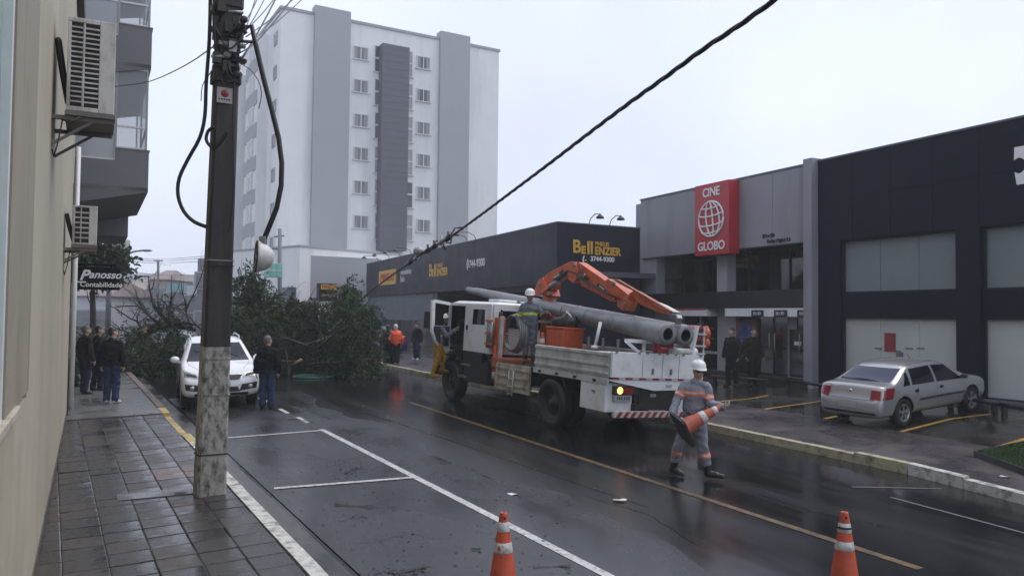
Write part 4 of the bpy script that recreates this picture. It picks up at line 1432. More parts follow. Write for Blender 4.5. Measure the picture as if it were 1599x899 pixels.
from mathutils import noise as mnoise
def cloth(v, amp=.009, sc_=11.0, seed=0.0):
    """soft folds: ridged noise pushes the cloth in and out about its local centre line"""
    out = np.array(v)
    for i, p in enumerate(v):
        q = Vector((p[0] * sc_ + seed, p[1] * sc_, p[2] * sc_ * 1.5 + seed))
        n_ = (1 - abs(mnoise.noise(q)) * 2.2) * .6 + mnoise.noise(q * 2.3) * .4
        gx = mnoise.noise(q + Vector((31, 0, 0))); gy = mnoise.noise(q + Vector((0, 47, 0)))
        out[i, 0] += amp * (n_ * gx * 2 + gx * .6); out[i, 1] += amp * (n_ * gy * 2 + gy * .6); out[i, 2] += amp * .5 * n_
    return out
m_skin = mat('skin', (0.44, 0.26, 0.19), 0.5, var=0.08)
m_skin_d = mat('skin_brown', (0.33, 0.18, 0.125), 0.5, var=0.08)
m_eye = mat('eye_dark', (0.015, 0.012, 0.01), 0.3)
m_lip = mat('lip', (0.22, 0.09, 0.075), 0.5)
m_hair_d = mat('hair_dark', (0.012, 0.010, 0.009), 0.5, var=0.3, scale=30)
m_hair_g = mat('hair_grey', (0.12, 0.115, 0.11), 0.6, var=0.3, scale=30)
m_ug = mat('uniform_grey', (0.215, 0.225, 0.265), 0.8, var=0.10, scale=8, bump=0.25, bscale=14, spec=.12)
m_ug_d = mat('uniform_grey_dark', (0.135, 0.145, 0.175), 0.8, var=0.10, scale=8, bump=0.25, bscale=14, spec=.12)
m_bandor = mat('band_orange', (0.75, 0.19, 0.09), 0.45, var=0.06)
m_bandsil = mat('band_silver', (0.55, 0.55, 0.58), 0.35)
m_bandyel = mat('band_yellow', (0.50, 0.62, 0.07), 0.45)
m_helmet = mat('helmet_white', (0.74, 0.74, 0.72), 0.28, var=0.03)
m_boot = mat('boot_black', (0.014, 0.014, 0.015), 0.4, var=0.3)
m_jk = mat('jacket_black', (0.010, 0.0095, 0.012), 0.75, var=0.25, scale=7, bump=0.3, bscale=12, spec=.12)
m_jk2 = mat('jacket_charcoal', (0.016, 0.014, 0.017), 0.75, var=0.25, scale=7, bump=0.3, bscale=12, spec=.12)
m_jk3 = mat('jacket_brown', (0.022, 0.014, 0.012), 0.75, var=0.25, scale=7, bump=0.3, bscale=12, spec=.12)
m_jean = mat('jeans_blue', (0.030, 0.045, 0.095), 0.8, var=0.2, scale=10, bump=0.25, bscale=14, spec=.12)
m_jean_d = mat('jeans_dark', (0.014, 0.018, 0.034), 0.8, var=0.2, scale=10, bump=0.25, bscale=14, spec=.12)
m_trd = mat('trousers_dark', (0.012, 0.012, 0.015), 0.8, var=0.2, bump=0.2, bscale=14, spec=.12)
m_try = mat('trousers_yellow', (0.42, 0.21, 0.025), 0.7, var=0.18, scale=6, bump=0.3, bscale=12, dirt=(0.12, 0.06, 0.02), dirt_amt=0.7, dirt_scale=5, spec=.12)
m_orv = mat('vest_orange', (0.80, 0.10, 0.03), 0.6, var=0.08)
m_shoew = mat('shoe_white', (0.55, 0.55, 0.55), 0.5)
m_glove = mat('glove_pale', (0.36, 0.33, 0.26), 0.7, var=0.15)
m_gloved = mat('glove_red', (0.45, 0.10, 0.06), 0.7, var=0.15)

def V(*a): return np.array(a, float)
def unit(a): return a / (np.linalg.norm(a) + 1e-12)
def stand(h=1.76, stride=0.0, arms=(0.06, 0.06), bend=(0.08, 0.08), lean=0.0):
    """joints of a standing figure facing local +Y, right side +X"""
    s = h / 1.76
    J = {}
    J['pel'] = V(0, 0, .95) * s
    J['neck'] = V(0, -.01 + lean * .5, 1.46) * s
    J['head'] = V(0, .03 + lean * .6, 1.635) * s
    for sd, n in ((1, 'R'), (-1, 'L')):
        J['sh' + n] = V(sd * .172, lean * .45, 1.385) * s
        J['hip' + n] = V(sd * .088, 0, .91) * s
        st = stride * sd
        J['kn' + n] = V(sd * .095, .03 + st * .5, .49) * s
        J['an' + n] = V(sd * .10, -.01 + st, .085) * s
        J['toe' + n] = J['an' + n] + V(sd * .035, .17, -.055) * s
        i = 0 if n == 'R' else 1
        J['el' + n] = V(sd * (.215 + arms[i]), -.03 + lean * .3, 1.12) * s
        J['wr' + n] = J['el' + n] + V(sd * .01, bend[i], -.235) * s
    return J

def add_fingers(mb, wr, fd, pn, sd, curl, s=1.0):
    """palm, four bent fingers of unequal length and a side thumb, all in one mesh builder"""
    fd = Vector(fd).normalized(); pn = Vector(pn)
    pn = (pn - fd * pn.dot(fd)).normalized()
    ac = fd.cross(pn).normalized() * sd
    wr = Vector(wr)
    pc = wr + fd * .05 * s
    rot = Matrix((ac, fd, pn)).transposed()
    mb.ell(pc, (.042 * s, .055 * s, .018 * s), 10, 6, rot)
    for i, (off, ln, r) in enumerate(((-.029, .072, .0088), (-.0098, .082, .0092), (.0098, .076, .0088), (.028, .060, .0078))):
        p0 = wr + fd * .085 * s + ac * off * s
        a = curl * (1 + .12 * i)
        pts = [p0]
        d = fd
        for seg, f_ in ((0, .44), (1, .31), (2, .25)):
            ang = a * (.6 + .4 * seg)
            d2 = (fd * math.cos(ang) + pn * math.sin(ang))
            pts.append(pts[-1] + d2 * ln * f_ * s)
        mb.tube(pts, [r * s, r * s * .97, r * s * .9, r * s * .7], 6)
    t0 = wr + fd * .025 * s - ac * .034 * s
    t1 = t0 + (fd * .6 - ac * .75 + pn * .35).normalized() * .038 * s
    t2 = t1 + (fd * .9 - ac * .1 + pn * .6).normalized() * .032 * s
    mb.tube([t0, t1, t2], [.012 * s, .011 * s, .008 * s], 6)

def person(label, loc, yaw, J, h=0.016, top=None, leg=None, shoe=None, skin=None, hair=None, helmet=False, face_yaw=0.0, face_pitch=0.0,
           bands=None, glasses=False, apron=None, gloves=None, curl=(0.5, 0.5), palm=None, group=None, boots=False, loose=1.0, hoodie=0.0, vest=None):
    skin = skin or m_skin
    t = thing('person', label, 'person', loc, yaw, group)
    lat = unit(J['shR'] - J['shL'])
    latp = unit(J['hipR'] - J['hipL'])
    Hc = J['head']
    Rz = np.array(Matrix.Rotation(face_yaw, 3, 'Z') @ Matrix.Rotation(face_pitch, 3, 'X'))
    hx, hy, hz = Rz[:, 0], Rz[:, 1], Rz[:, 2]
    up_ = V(0, 0, 1)
    chest = (J['shR'] + J['shL']) / 2 * .8 + J['pel'] * .2
    waist = J['neck'] * .35 + J['pel'] * .65
    def torso(e):
        nb = J['neck'] - V(0, 0, .03)
        return [('c', chest - lat * .085, chest + lat * .085, .104 + e, .104 + e), ('c', waist - lat * .075, waist + lat * .075, .100 + e, .100 + e),
                ('c', chest + lat * .07, waist + lat * .07, .10 + e, .10 + e), ('c', chest - lat * .07, waist - lat * .07, .10 + e, .10 + e),
                ('c', chest, waist, .116 + e, .112 + e), ('c', nb, chest, .07 + e, .10 + e),
                ('c', nb, J['shL'] * .92 + nb * .08, .052 + e * .6, .048 + e), ('c', nb, J['shR'] * .92 + nb * .08, .052 + e * .6, .048 + e)]
    def pelv(e):
        p = J['pel']
        return [('c', p - latp * .065, p + latp * .065, .112 + e, .112 + e), ('c', waist, p, .112 + e, .118 + e)]
    def arm(n, e, cut=1.0):
        a = [('c', J['sh' + n], J['el' + n], .050 + e, .046 + e), ('c', J['el' + n], J['el' + n] + (J['wr' + n] - J['el' + n]) * cut, .045 + e, .032 + e * 1.1)]
        return a
    def legp(n, e, cut=1.0):
        return [('c', J['hip' + n], J['kn' + n], .088 + e, .060 + e), ('c', J['kn' + n], J['kn' + n] + (J['an' + n] - J['kn' + n]) * cut, .060 + e, .042 + e * 1.3)]
    # ---- body: one continuous surface
    pr = torso(-.012) + pelv(-.012)
    for n in 'RL':
        pr += arm(n, -.008) + legp(n, -.010)
        a, to = J['an' + n], J['toe' + n]
        pr += [('c', a - V(0, 0, .045), to, .035, .03)]
    nk = J['neck']
    pr += [('c', nk - V(0, 0, .06), Hc - hz * .05, .056, .052)]
    pr += [('e', Hc + hz * .025 - hy * .012, (.076, .096, .098), Rz), ('e', Hc - hz * .055 + hy * .022, (.056, .068, .062), Rz),
           ('e', Hc - hz * .03 + hy * .03, (.06, .06, .06), Rz), ('c', Hc + hy * .088 + hz * .012, Hc + hy * .108 - hz * .022, .009, .014),
           ('e', Hc + hx * .077 - hz * .005, (.012, .02, .03), Rz), ('e', Hc - hx * .077 - hz * .005, (.012, .02, .03), Rz)]
    v, f = sdf_mesh(pr, h, .022)
    mb = MB()
    mb.add(v, f, True)
    mb.cur = 1                                                     # eyes, brows, mouth
    for sx in (-1, 1):
        mb.ell(Hc + hx * sx * .032 + hy * .076 + hz * .012, (.012, .010, .008), 8, 5, Matrix(Rz.tolist()))
        mb.cur = 3
        mb.ell(Hc + hx * sx * .034 + hy * .079 + hz * .034, (.020, .008, .004), 8, 4, Matrix(Rz.tolist()))
        mb.cur = 1
    mb.cur = 2
    mb.ell(Hc + hy * .086 - hz * .062, (.022, .008, .006), 8, 5, Matrix(Rz.tolist()))
    palm = palm or {}
    for n, sd in (('R', 1), ('L', -1)):
        mb.cur = 4 if gloves else 0
        fd = unit(J['wr' + n] - J['el' + n])
        if 'fd' + n in palm: fd = unit(np.array(palm['fd' + n], float))
        pn = palm.get(n, -lat * sd + V(0, .2, 0))
        add_fingers(mb, J['wr' + n], fd, pn, sd, curl[0 if n == 'R' else 1])
    obj('body', mb, [skin, m_eye, m_lip, hair or m_hair_d, gloves or skin], t)
    # ---- clothes
    e = .012 * loose
    if leg:
        pr = pelv(e * .7)
        for n in 'RL':
            pr += legp(n, e * 1.3, .96 if not boots else .62)
        v, f = sdf_mesh(pr, h, .02)
        v = cloth(v, .014, 9, loc[0])
        lv = (v, f)
        link('trousers', np_mesh('trousers', v, f, leg), t)
    if top:
        pr = torso(e)
        for q in (-.07, 0, .07):
            pr += [('c', waist + lat * q, J['pel'] + latp * q - V(0, 0, hoodie + .1), .106 + e + (.02 if q == 0 else 0), .112 + e + (.02 if q == 0 else 0))]
        pr += [('c', nk - V(0, 0, .05), nk + V(0, 0, .015), .062, .06)]
        for n in 'RL':
            pr += arm(n, e * 1.25, .97)
        low = min(J['wrR'][2], J['wrL'][2])
        v, f = sdf_mesh(pr, h, .02, hem=None)
        v = cloth(v, .014, 9, loc[0] + 3)
        keep = (v[f].mean(1)[:, 2] > J['pel'][2] - hoodie) | (np.linalg.norm((v[f].mean(1) - J['pel'])[:, :2], axis=1) > .25)
        keep |= np.min([np.linalg.norm(v[f].mean(1) - (J['el' + n] * (1 - q) + J['wr' + n] * q), axis=1) for n in 'RL' for q in (0, .25, .5, .75, 1)], axis=0) < .075 + e
        f = f[keep]
        tv = (v, f)
        to = link('jacket' if hoodie else 'shirt', np_mesh('shirt', v, f, top), t)
    if vest:
        pr = torso(e * 2.2) + [('c', waist, J['pel'], .135 + e, .13 + e)]
        v, f = sdf_mesh(pr, h, .02)
        link('vest', np_mesh('vest', v, f, vest), t)
    for n in 'RL':
        a, to_ = J['an' + n], J['toe' + n]
        dd = unit(to_ - a)
        pr = [('c', a - V(0, 0, .035) - dd * .03, to_, .045, .036), ('c', a - V(0, 0, .03), to_ * .55 + a * .45, .05, .045)]
        if boots:
            up = unit(J['kn' + n] - a)
            pr += [('c', a, a + up * .21, .056, .062)]
        v, f = sdf_mesh(pr, min(h, .014), .02)
        link('boot' if boots else 'shoe', np_mesh('boot', v, f, shoe or m_boot), t)
    # ---- bands: strips of the clothing surface
    for (src, p0, ax, t0, t1, rad, m) in (bands or []):
        v, f = tv if src == 't' else lv
        p0 = np.array(p0, float); ax = unit(np.array(ax, float))
        c = v[f].mean(1)
        d = (c - p0) @ ax
        r = np.linalg.norm((c - p0) - d[:, None] * ax, axis=1)
        sel = f[(d > t0) & (d < t1) & (r < rad)]
        if len(sel) == 0:
            continue
        uq, inv = np.unique(sel, return_inverse=True)
        vv = v[uq]
        # push outwards from the axis by 5 mm
        dd = (vv - p0) @ ax
        rr = (vv - p0) - dd[:, None] * ax
        cen = rr.mean(0)
        rr2 = rr - cen
        vv = vv + rr2 / (np.linalg.norm(rr2, axis=1)[:, None] + 1e-9) * .006
        link('reflective_band', np_mesh('band', vv, inv.reshape(sel.shape), m), t)
    if top and not hoodie:
        mb = MB()
        c_ = nk + V(0, 0, .012)
        mb.tube([c_ + lat * .066 * math.cos(a) + np.cross(up_, lat) * .066 * math.sin(a) + V(0, 0, .012 * math.sin(a + 1)) for a in [2 * PI * i / 14 for i in range(15)]], .016, 7)
        obj('collar', mb, top, t)
        mb = MB(); pel = J['pel']
        mb.tube([pel + V(0, 0, .075) + latp * .158 * math.cos(a) + np.cross(up_, latp) * .142 * math.sin(a) for a in [2 * PI * i / 18 for i in range(19)]], .013, 6)
        obj('belt', mb, m_boot, t)
    # ---- head wear and hair
    if helmet:
        mb = MB()
        mb.M = Matrix.Translation(Vector(Hc + hz * .055 - hy * .008)) @ Matrix(Rz.tolist()).to_4x4()
        prof = [(.128, -.012), (.118, .0), (.116, .03), (.108, .065), (.088, .095), (.055, .115), (.02, .124), (.001, .125)]
        mb.lathe(prof, 20)
        mb.v = [tuple(p) for p in mb.v]
        mb.prism([(-.10, .08), (-.06, .155), (0, .175), (.06, .155), (.10, .08)], -.014, -.004)
        for yy in (-.03, 0, .03):
            mb.tube([(yy, -.09, .075), (yy, -.05, .116), (yy, .0, .126), (yy, .05, .116), (yy, .09, .075)], .007, 6)
        obj('helmet', mb, m_helmet, t)
        mb = MB()
        for sx in (-1, 1):
            mb.tube([Hc + hx * sx * .085 + hz * .05, Hc + hx * sx * .07 - hz * .06 + hy * .02, Hc - hz * .115 + hy * .04], .004, 5)
        obj('chin_strap', mb, m_boot, t)
    elif hair:
        v, f = sdf_mesh([('e', Hc + hz * .042 - hy * .020, (.083, .098, .092), Rz), ('e', Hc - hy * .055 - hz * .01, (.072, .055, .075), Rz)], min(h, .012), .02)
        link('hair', np_mesh('hair', v, f, hair), t)
    if glasses:
        mb = MB()
        for sx in (-1, 1):
            mb.ell(Hc + hx * sx * .034 + hy * .088 + hz * .014, (.030, .012, .019), 10, 6, Matrix(Rz.tolist()))
            mb.tube([Hc + hx * sx * .062 + hy * .08 + hz * .018, Hc + hx * sx * .082 + hy * .0 + hz * .012], .005, 5)
        mb.tube([Hc + hx * .02 + hy * .096 + hz * .018, Hc - hx * .02 + hy * .096 + hz * .018], .006, 5)
        obj('sunglasses', mb, m_eye, t)
    if apron:
        mb = MB()
    return t

def facing(p, px_dir):
    pass
VIEWYAW = lambda p: math.atan2(-p.x, p.y)          # yaw of a frame whose +Y runs along the line of sight

# --- the worker walking with the cone (local: X to the right of the picture, Y away, Z up)
wp = P(1090, 747)
yawv = VIEWYAW(wp)
J = {}
J['pel'] = V(-.05, 0, .93)
J['neck'] = V(-.04, -.01, 1.47)
J['head'] = V(.0, -.03, 1.645)
J['shR'] = V(-.21, .03, 1.415); J['shL'] = V(.13, -.10, 1.42)      # his right arm is on the left of the picture
J['elR'] = V(-.335, -.08, 1.16); J['wrR'] = V(-.40, -.30, .97)
J['elL'] = V(.175, -.15, 1.17); J['wrL'] = V(.36, -.26, 1.13)
J['hipR'] = V(-.125, .05, .90); J['hipL'] = V(.025, -.04, .90)
J['knR'] = V(-.30, .07, .475); J['anR'] = V(-.38, .15, .11); J['toeR'] = V(-.235, .05, .045)
J['knL'] = V(.075, -.08, .485); J['anL'] = V(.155, -.04, .115); J['toeL'] = V(.36, -.10, .075)
bands = []
nk = J['neck']
up = V(0, 0, 1)
bands += [('t', V(-.04, 0, 1.305), up, -.028, .0, .22, m_bandor), ('t', V(-.04, 0, 1.305), up, .0, .022, .22, m_bandsil), ('t', V(-.04, 0, 1.305), up, .022, .045, .22, m_bandor)]
for n in 'RL':
    ax = unit(J['el' + n] - J['sh' + n])
    for (a, b, m) in ((.13, .155, m_bandor), (.155, .175, m_bandsil), (.175, .20, m_bandor)):
        bands.append(('t', J['sh' + n], ax, a, b, .085, m))
    ax = unit(J['an' + n] - J['kn' + n])
    for (a, b, m) in ((.06, .085, m_bandor), (.085, .11, m_bandsil), (.11, .14, m_bandor)):
        bands.append(('l', J['kn' + n], ax, a, b, .12, m))
wk = person('person in grey uniform and sunglasses walking with a traffic cone held across the body', G(wp.x, wp.y, 0.0), yawv, J, h=.0115, top=m_ug, leg=m_ug,
            shoe=m_boot, boots=True, helmet=True, glasses=True, face_yaw=R_(180 + 28), face_pitch=R_(-10), bands=bands, gloves=m_glove, curl=(1.1, 1.15),
            palm={'R': (.5, -.5, .2), 'L': (0.1, .5, .8), 'fdR': (.25, -.1, -.9), 'fdL': (.9, .05, .35)}, loose=1.35)

# --- traffic cone
m_cone = mat('cone_orange', (0.52, 0.075, 0.028), 0.5, var=0.16, scale=7, bump=0.12, bscale=30, dirt=(0.20, 0.05, 0.03), dirt_amt=0.75, dirt_scale=6)
m_cone_d = mat('cone_dull', (0.42, 0.085, 0.045), 0.55, var=0.15, scale=6, dirt=(0.16, 0.05, 0.035), dirt_amt=0.7)
m_conew = mat('cone_white', (0.60, 0.59, 0.58), 0.5, var=0.07, scale=10, bump=0.1, dirt=(0.26, 0.20, 0.18), dirt_amt=0.8, dirt_scale=11)
m_rub = mat('black_rubber', (0.018, 0.018, 0.018), 0.6, var=0.3)
m_hole = mat('cone_hole', (0.06, 0.012, 0.008), 0.6)
def cone(label, loc, rot, scale=1.0, m=None, bandz=((.30, .46), (.555, .645)), group='traffic cones', tape=False, patch=False, bs=1.0):
    m = m or m_cone
    t = thing('traffic_cone', label, 'traffic cone', loc, rot, group)
    def rz(z): return .140 + (.036 - .140) * (z - .05) / .70
    mb = MB()
    mb.prism([(-.19, -.16), (-.16, -.19), (.16, -.19), (.19, -.16), (.19, .16), (.16, .19), (-.16, .19), (-.19, .16)], 0, .032)
    mb.prism([(-.172, -.145), (-.145, -.172), (.145, -.172), (.172, -.145), (.172, .145), (.145, .172), (-.145, .172), (-.172, .145)], .034, .052)
    mb.v = [(a * bs, b * bs, c) for a, b, c in mb.v]
    obj('base', mb, m_rub, t)
    mb = MB()
    mb.lathe([(.155, .053), (.142, .07), (rz(.1), .1), (rz(.3), .3), (rz(.5), .5), (rz(.7), .70), (.036, .735), (.033, .75), (.022, .752), (.018, .70)], 28)
    obj('shell', mb, m, t)
    for (a, b) in bandz:
        bmb = MB(); n = 6
        wob = [rnd.uniform(-.004, .004) for _ in range(29)]
        bmb.lathe([(rz(a) + .0005, a), (rz(a) + .003, a + .004), (rz(b) + .003, b - .004), (rz(b) + .0005, b)], 28)
        obj('white_band', bmb, m_conew, t)
    # hand hole near the tip
    for a0 in (-PI / 2, PI / 2):
        hb = MB(); hz_ = .70
        d = Vector((math.cos(a0 + .15), math.sin(a0 + .15), 0)); s_ = Vector((-d.y, d.x, 0))
        c = d * (rz(hz_) + .0035) + Vector((0, 0, hz_))
        hb.add([c + s_ * (.012 * math.cos(k * PI / 4)) - d * .0035 * abs(math.cos(k * PI / 4)) + Vector((0, 0, .018 * math.sin(k * PI / 4))) for k in range(8)], [tuple(range(8))])
        obj('hand_hole', hb, m_hole, t)
    if tape:
        tb = MB(); tb.lathe([(rz(.592) + .0075, .592), (rz(.60) + .008, .612)], 28); tb.tube([(rz(.6) + .006, 0.02, .602), (rz(.6) + .016, .0, .596), (rz(.6) + .03, -.01, .588)], .004, 5)
        obj('black_tape', tb, m_rub, t)
    if patch:
        pb = MB()
        for (a0, z_, s_) in ((-PI / 2 - .55, .425, .022), (-PI / 2 - .15, .448, .007)):
            d = Vector((math.cos(a0), math.sin(a0), 0)); q = Vector((-d.y, d.x, 0))
            c = d * (rz(z_) + .0062) + Vector((0, 0, z_))
            pb.add([c + q * s_ * .62 * math.cos(k * PI / 5) * (1 + .2 * (k % 2)) + Vector((0, 0, s_ * 1.2 * math.sin(k * PI / 5) * (1 + .25 * ((k * 3) % 2)))) for k in range(10)], [tuple(range(10))])
        obj('peeled_patch', pb, m, t)
    return t
c1 = P(785, 925); c2 = P(1319, 922)
cone('nearer traffic cone with clean white bands standing beside the white line, left of the two', G(c1.x, c1.y, .013), 0.1, bandz=((.38, .475), (.575, .665)), patch=True)
cone('traffic cone with black tape round its upper band, at the bottom right of the photo', G(c2.x, c2.y, .006), -0.15, bandz=((.395, .475), (.56, .645)), tape=True)
# carried cone: base at his right hand, tip at his left hand
Mw = wk.matrix_world
a_ = Vector((-.25, -.47, .80)); b_ = Vector((.375, -.24, 1.165))
ax = (b_ - a_).normalized()
sidev = ax.cross(Vector((0, 1, 0))).normalized()
Rc = Matrix((sidev, ax.cross(sidev), ax)).transposed()
Rc = Rc @ Matrix.Rotation(R_(25), 3, 'Z')
cone('dull orange traffic cone carried sideways by the walking person', Mw @ a_, Mw.to_3x3() @ Rc, m=m_cone_d, bandz=((.34, .43), (.56, .63)), group='traffic cones', bs=1.22)

# --- man in the black jacket beside the white car, seen from behind
p = P(416, 638)
person('person in black jacket and blue jeans standing beside the white car, seen from behind', G(p.x, p.y, .0), VIEWYAW(p) - .25, stand(1.78, stride=.0, arms=(.04, .04), bend=(.05, .03)),
       top=m_jk, leg=m_jean, shoe=m_boot, hair=m_hair_g, face_yaw=R_(-35), hoodie=.10, loose=1.9)
# --- three men on the left pavement
p = P(173, 630, .15)
person('person in black jacket, blue jeans and white-soled shoes, nearest of three on the left pavement', G(p.x, p.y, .152), VIEWYAW(p) - .45, stand(1.84, arms=(.05, .03), bend=(.02, .04)),
       top=m_jk, leg=m_jean, shoe=m_shoew, hair=m_hair_d, face_yaw=R_(-50), hoodie=.06, loose=1.8)
p = P(151, 610, .15)
person('person in charcoal jacket with dark hair, middle of three on the left pavement', G(p.x, p.y, .152), VIEWYAW(p) - 1.2, stand(1.76, stride=.06),
       top=m_jk2, leg=m_jean_d, shoe=m_boot, hair=m_hair_d, face_yaw=R_(-25), hoodie=.05, loose=1.6)
p = P(131, 615, .15)
person('person in dark brown jacket closest to the beige wall, leftmost of three on the pavement', G(p.x, p.y, .152), VIEWYAW(p) - 1.0, stand(1.80, stride=-.05),
       top=m_jk3, leg=m_jean_d, shoe=m_boot, hair=m_hair_g, face_yaw=R_(-30), hoodie=.06, loose=1.8)
# --- two people outside the cinema
p = PL(1143, 603)
person('person in dark clothes standing left of the film poster, hands low', p, VIEWYAW(p) + 2.6, stand(1.74, stride=.05, arms=(.03, .08), bend=(.1, .16)),
       top=m_jk2, leg=m_trd, shoe=m_boot, hair=m_hair_d, hoodie=.05, loose=1.6)
p = PL(1176, 601)
person('person in dark brown coat standing in front of the film poster', p, VIEWYAW(p) - 2.7, stand(1.72, stride=.03, arms=(.08, .06), bend=(.18, .14)),
       top=m_jk3, leg=m_trd, shoe=m_boot, hair=m_hair_d, hoodie=.14, loose=1.9)
# --- far group near the tyre shop
p = PL(617, 568)
person('person in orange high visibility vest with white hood, seen from behind near the tyre shop', p, VIEWYAW(p) + .2, stand(1.46, arms=(.07, .07), bend=(.12, .12)), h=.02,
       top=m_orv, leg=m_trd, shoe=m_boot, hair=m_shoew, vest=m_orv, loose=1.7)
p = PL(605, 568)
person('person in dark work clothes pointing, left of the orange vest by the tyre shop', p, VIEWYAW(p) - .3, stand(1.44, arms=(.06, .12), bend=(.1, .2)), h=.02,
       top=m_trd, leg=m_trd, shoe=m_boot, hair=m_hair_d, loose=1.7)
p = PL(651, 562)
person('person in dark top and blue jeans half hidden by the open truck door', p, VIEWYAW(p) + 2.4, stand(1.48, arms=(.05, .05)), h=.02,
       top=m_jk2, leg=m_jean, shoe=m_shoew, hair=m_hair_d, loose=1.6)
# ================================================================ CARS
from mathutils.bvhtree import BVHTree
m_tyre = mat('tyre_rubber', (0.013, 0.013, 0.014), 0.55, var=0.25, bump=0.2)
m_alloy = mat('alloy', (0.52, 0.53, 0.55), 0.3, metal=0.8, var=0.05)
m_rimd = mat('rim_dark', (0.03, 0.03, 0.032), 0.4, metal=0.4)
m_silver = mat('silver_paint', (0.43, 0.435, 0.44), 0.26, metal=0.5, var=0.03, coat=0.6, rvar=0)
m_whitep = mat('white_car_paint', (0.80, 0.81, 0.84), 0.22, var=0.02, coat=0.7, rvar=0)
m_bluep = mat('blue_car_paint', (0.015, 0.03, 0.12), 0.22, var=0.05, coat=0.7, rvar=0)
m_greyp = mat('grey_car_paint', (0.08, 0.08, 0.085), 0.25, var=0.05, coat=0.7, rvar=0)
m_cglass = glass_mat('car_glass', (0.008, 0.010, 0.016), 0.03, spec=.28)
m_cglass_b = glass_mat('car_rear_glass', (0.025, 0.030, 0.065), 0.05, spec=.35)
m_plast = mat('black_plastic', (0.014, 0.014, 0.015), 0.45, var=0.2)
m_arch = mat('arch_black', (0.006, 0.006, 0.006), 0.8)
m_tail = mat('tail_red', (0.22, 0.010, 0.016), 0.16, var=0.15, coat=0.5)
m_tailw = mat('tail_pale', (0.50, 0.36, 0.36), 0.2, coat=0.5)
m_lens = mat('lamp_lens', (0.45, 0.46, 0.48), 0.08, metal=0.5, coat=1.0, var=0.3, scale=14)
m_chrome = mat('chrome', (0.6, 0.6, 0.6), 0.12, metal=1.0)
m_plate = mat('plate_grey', (0.34, 0.34, 0.35), 0.45)
m_amberlit = mat('amber_lit', (1.0, 0.46, 0.10), 0.3, emit=2.6)
m_headlit = mat('headlight_lit', (1.0, 0.86, 0.62), 0.3, emit=22.0)

def wheel_parts(r, w, style, ns=5):
    ty = MB()
    ri = r * .66
    ty.lathe([(ri, -w / 2), (r * .93, -w / 2), (r * .985, -w * .42), (r, -w * .25), (r, w * .25), (r * .985, w * .42), (r * .93, w / 2), (ri, w / 2), (ri, -w / 2)], 28, axis='Y')
    rm = MB()
    if style == 'alloy':
        rm.lathe([(ri, -w * .45), (ri, w * .47), (ri * .92, w * .49), (ri * .88, w * .40), (ri * .86, w * .1)], 28, axis='Y')
        rm.lathe([(0.001, w * .42), (r * .12, w * .42), (r * .15, w * .36)], 14, axis='Y')
        for k in range(ns):
            a = 2 * PI * k / ns + .3
            for da in (-.10, .10):
                p0 = Vector((math.cos(a + da * .4) * r * .10, w * .37, math.sin(a + da * .4) * r * .10))
                p1 = Vector((math.cos(a + da) * ri * .9, w * .40, math.sin(a + da) * ri * .9))
                rm.bar(p0, p1, r * .12, r * .06, up=(0, 1, 0))
        rm.cur = 1
        rm.lathe([(ri * .9, w * .12), (0.001, w * .12)], 20, axis='Y')
    else:                       # steel truck wheel with dished centre
        rm.lathe([(ri, -w * .45), (ri, w * .40), (ri * .93, w * .42), (ri * .9, w * .2), (ri * .55, w * .05), (ri * .5, w * .25), (ri * .28, w * .32), (ri * .25, w * .45), (0.001, w * .46)], 24, axis='Y')
        for k in range(8):
            a = 2 * PI * k / 8
            rm.ell((math.cos(a) * ri * .4, w * .3, math.sin(a) * ri * .4), (.018, .02, .018), 6, 4)
    return ty, rm
def add_wheel(parent, loc, r, w, style, mats, flip=False, meshes={}):
    key = (r, w, style)
    if key not in meshes:
        ty, rm = wheel_parts(r, w, style)
        meshes[key] = (ty.mesh('tyre', m_tyre), rm.mesh('rim', mats))
    tm, rm = meshes[key]
    o = link('wheel', tm, parent, loc)
    if flip:
        o.rotation_euler = (0, 0, PI)
    link('rim', rm, o)
    return o

def loft_body(st, glass_side, glass_front, glass_rear):
    """closed car body from stations; returns (verts, faces, material index) before subdivision. Materials: 0 paint 1 glass"""
    n = len(st)
    rings = []
    for s in st:
        x, zb, w, zbelt, zt, wr, cab = s
        if cab:
            p = [(0, zb), (w * .86, zb), (w * .97, zb + .10), (w, zb + (zbelt - zb) * .45), (w * .985, zbelt), (wr + .035, zt - .10), (wr, zt - .035), (wr * .80, zt), (0, zt + .02)]
        else:
            p = [(0, zb), (w * .86, zb), (w * .97, zb + min(.10, (zt - zb) * .25)), (w, zb + (zt - zb) * .5), (w * .985, zt - (zt - zb) * .16), (w * .955, zt - (zt - zb) * .06), (w * .90, zt - .008), (w * .70, zt + .008), (0, zt + .025)]
        full = [(x, y, z) for y, z in p] + [(x, -y, z) for y, z in p[-2:0:-1]]
        rings.append(full)
    m = len(rings[0])
    vs = [q for r in rings for q in r]
    fs, mi = [], []
    for i in range(n - 1):
        for j in range(m):
            j2 = (j + 1) % m
            fs.append((i * m + j, i * m + j2, (i + 1) * m + j2, (i + 1) * m + j))
            g_ = 0
            jj = j if j < 8 else 15 - j
            if jj == 4 and i in glass_side: g_ = 1
            if jj == 7 and (i in glass_front or i in glass_rear): g_ = 1
            mi.append(g_)
    fs.append(tuple(range(m))[::-1]); mi.append(0)
    fs.append(tuple((n - 1) * m + j for j in range(m))); mi.append(0)
    return vs, fs, mi

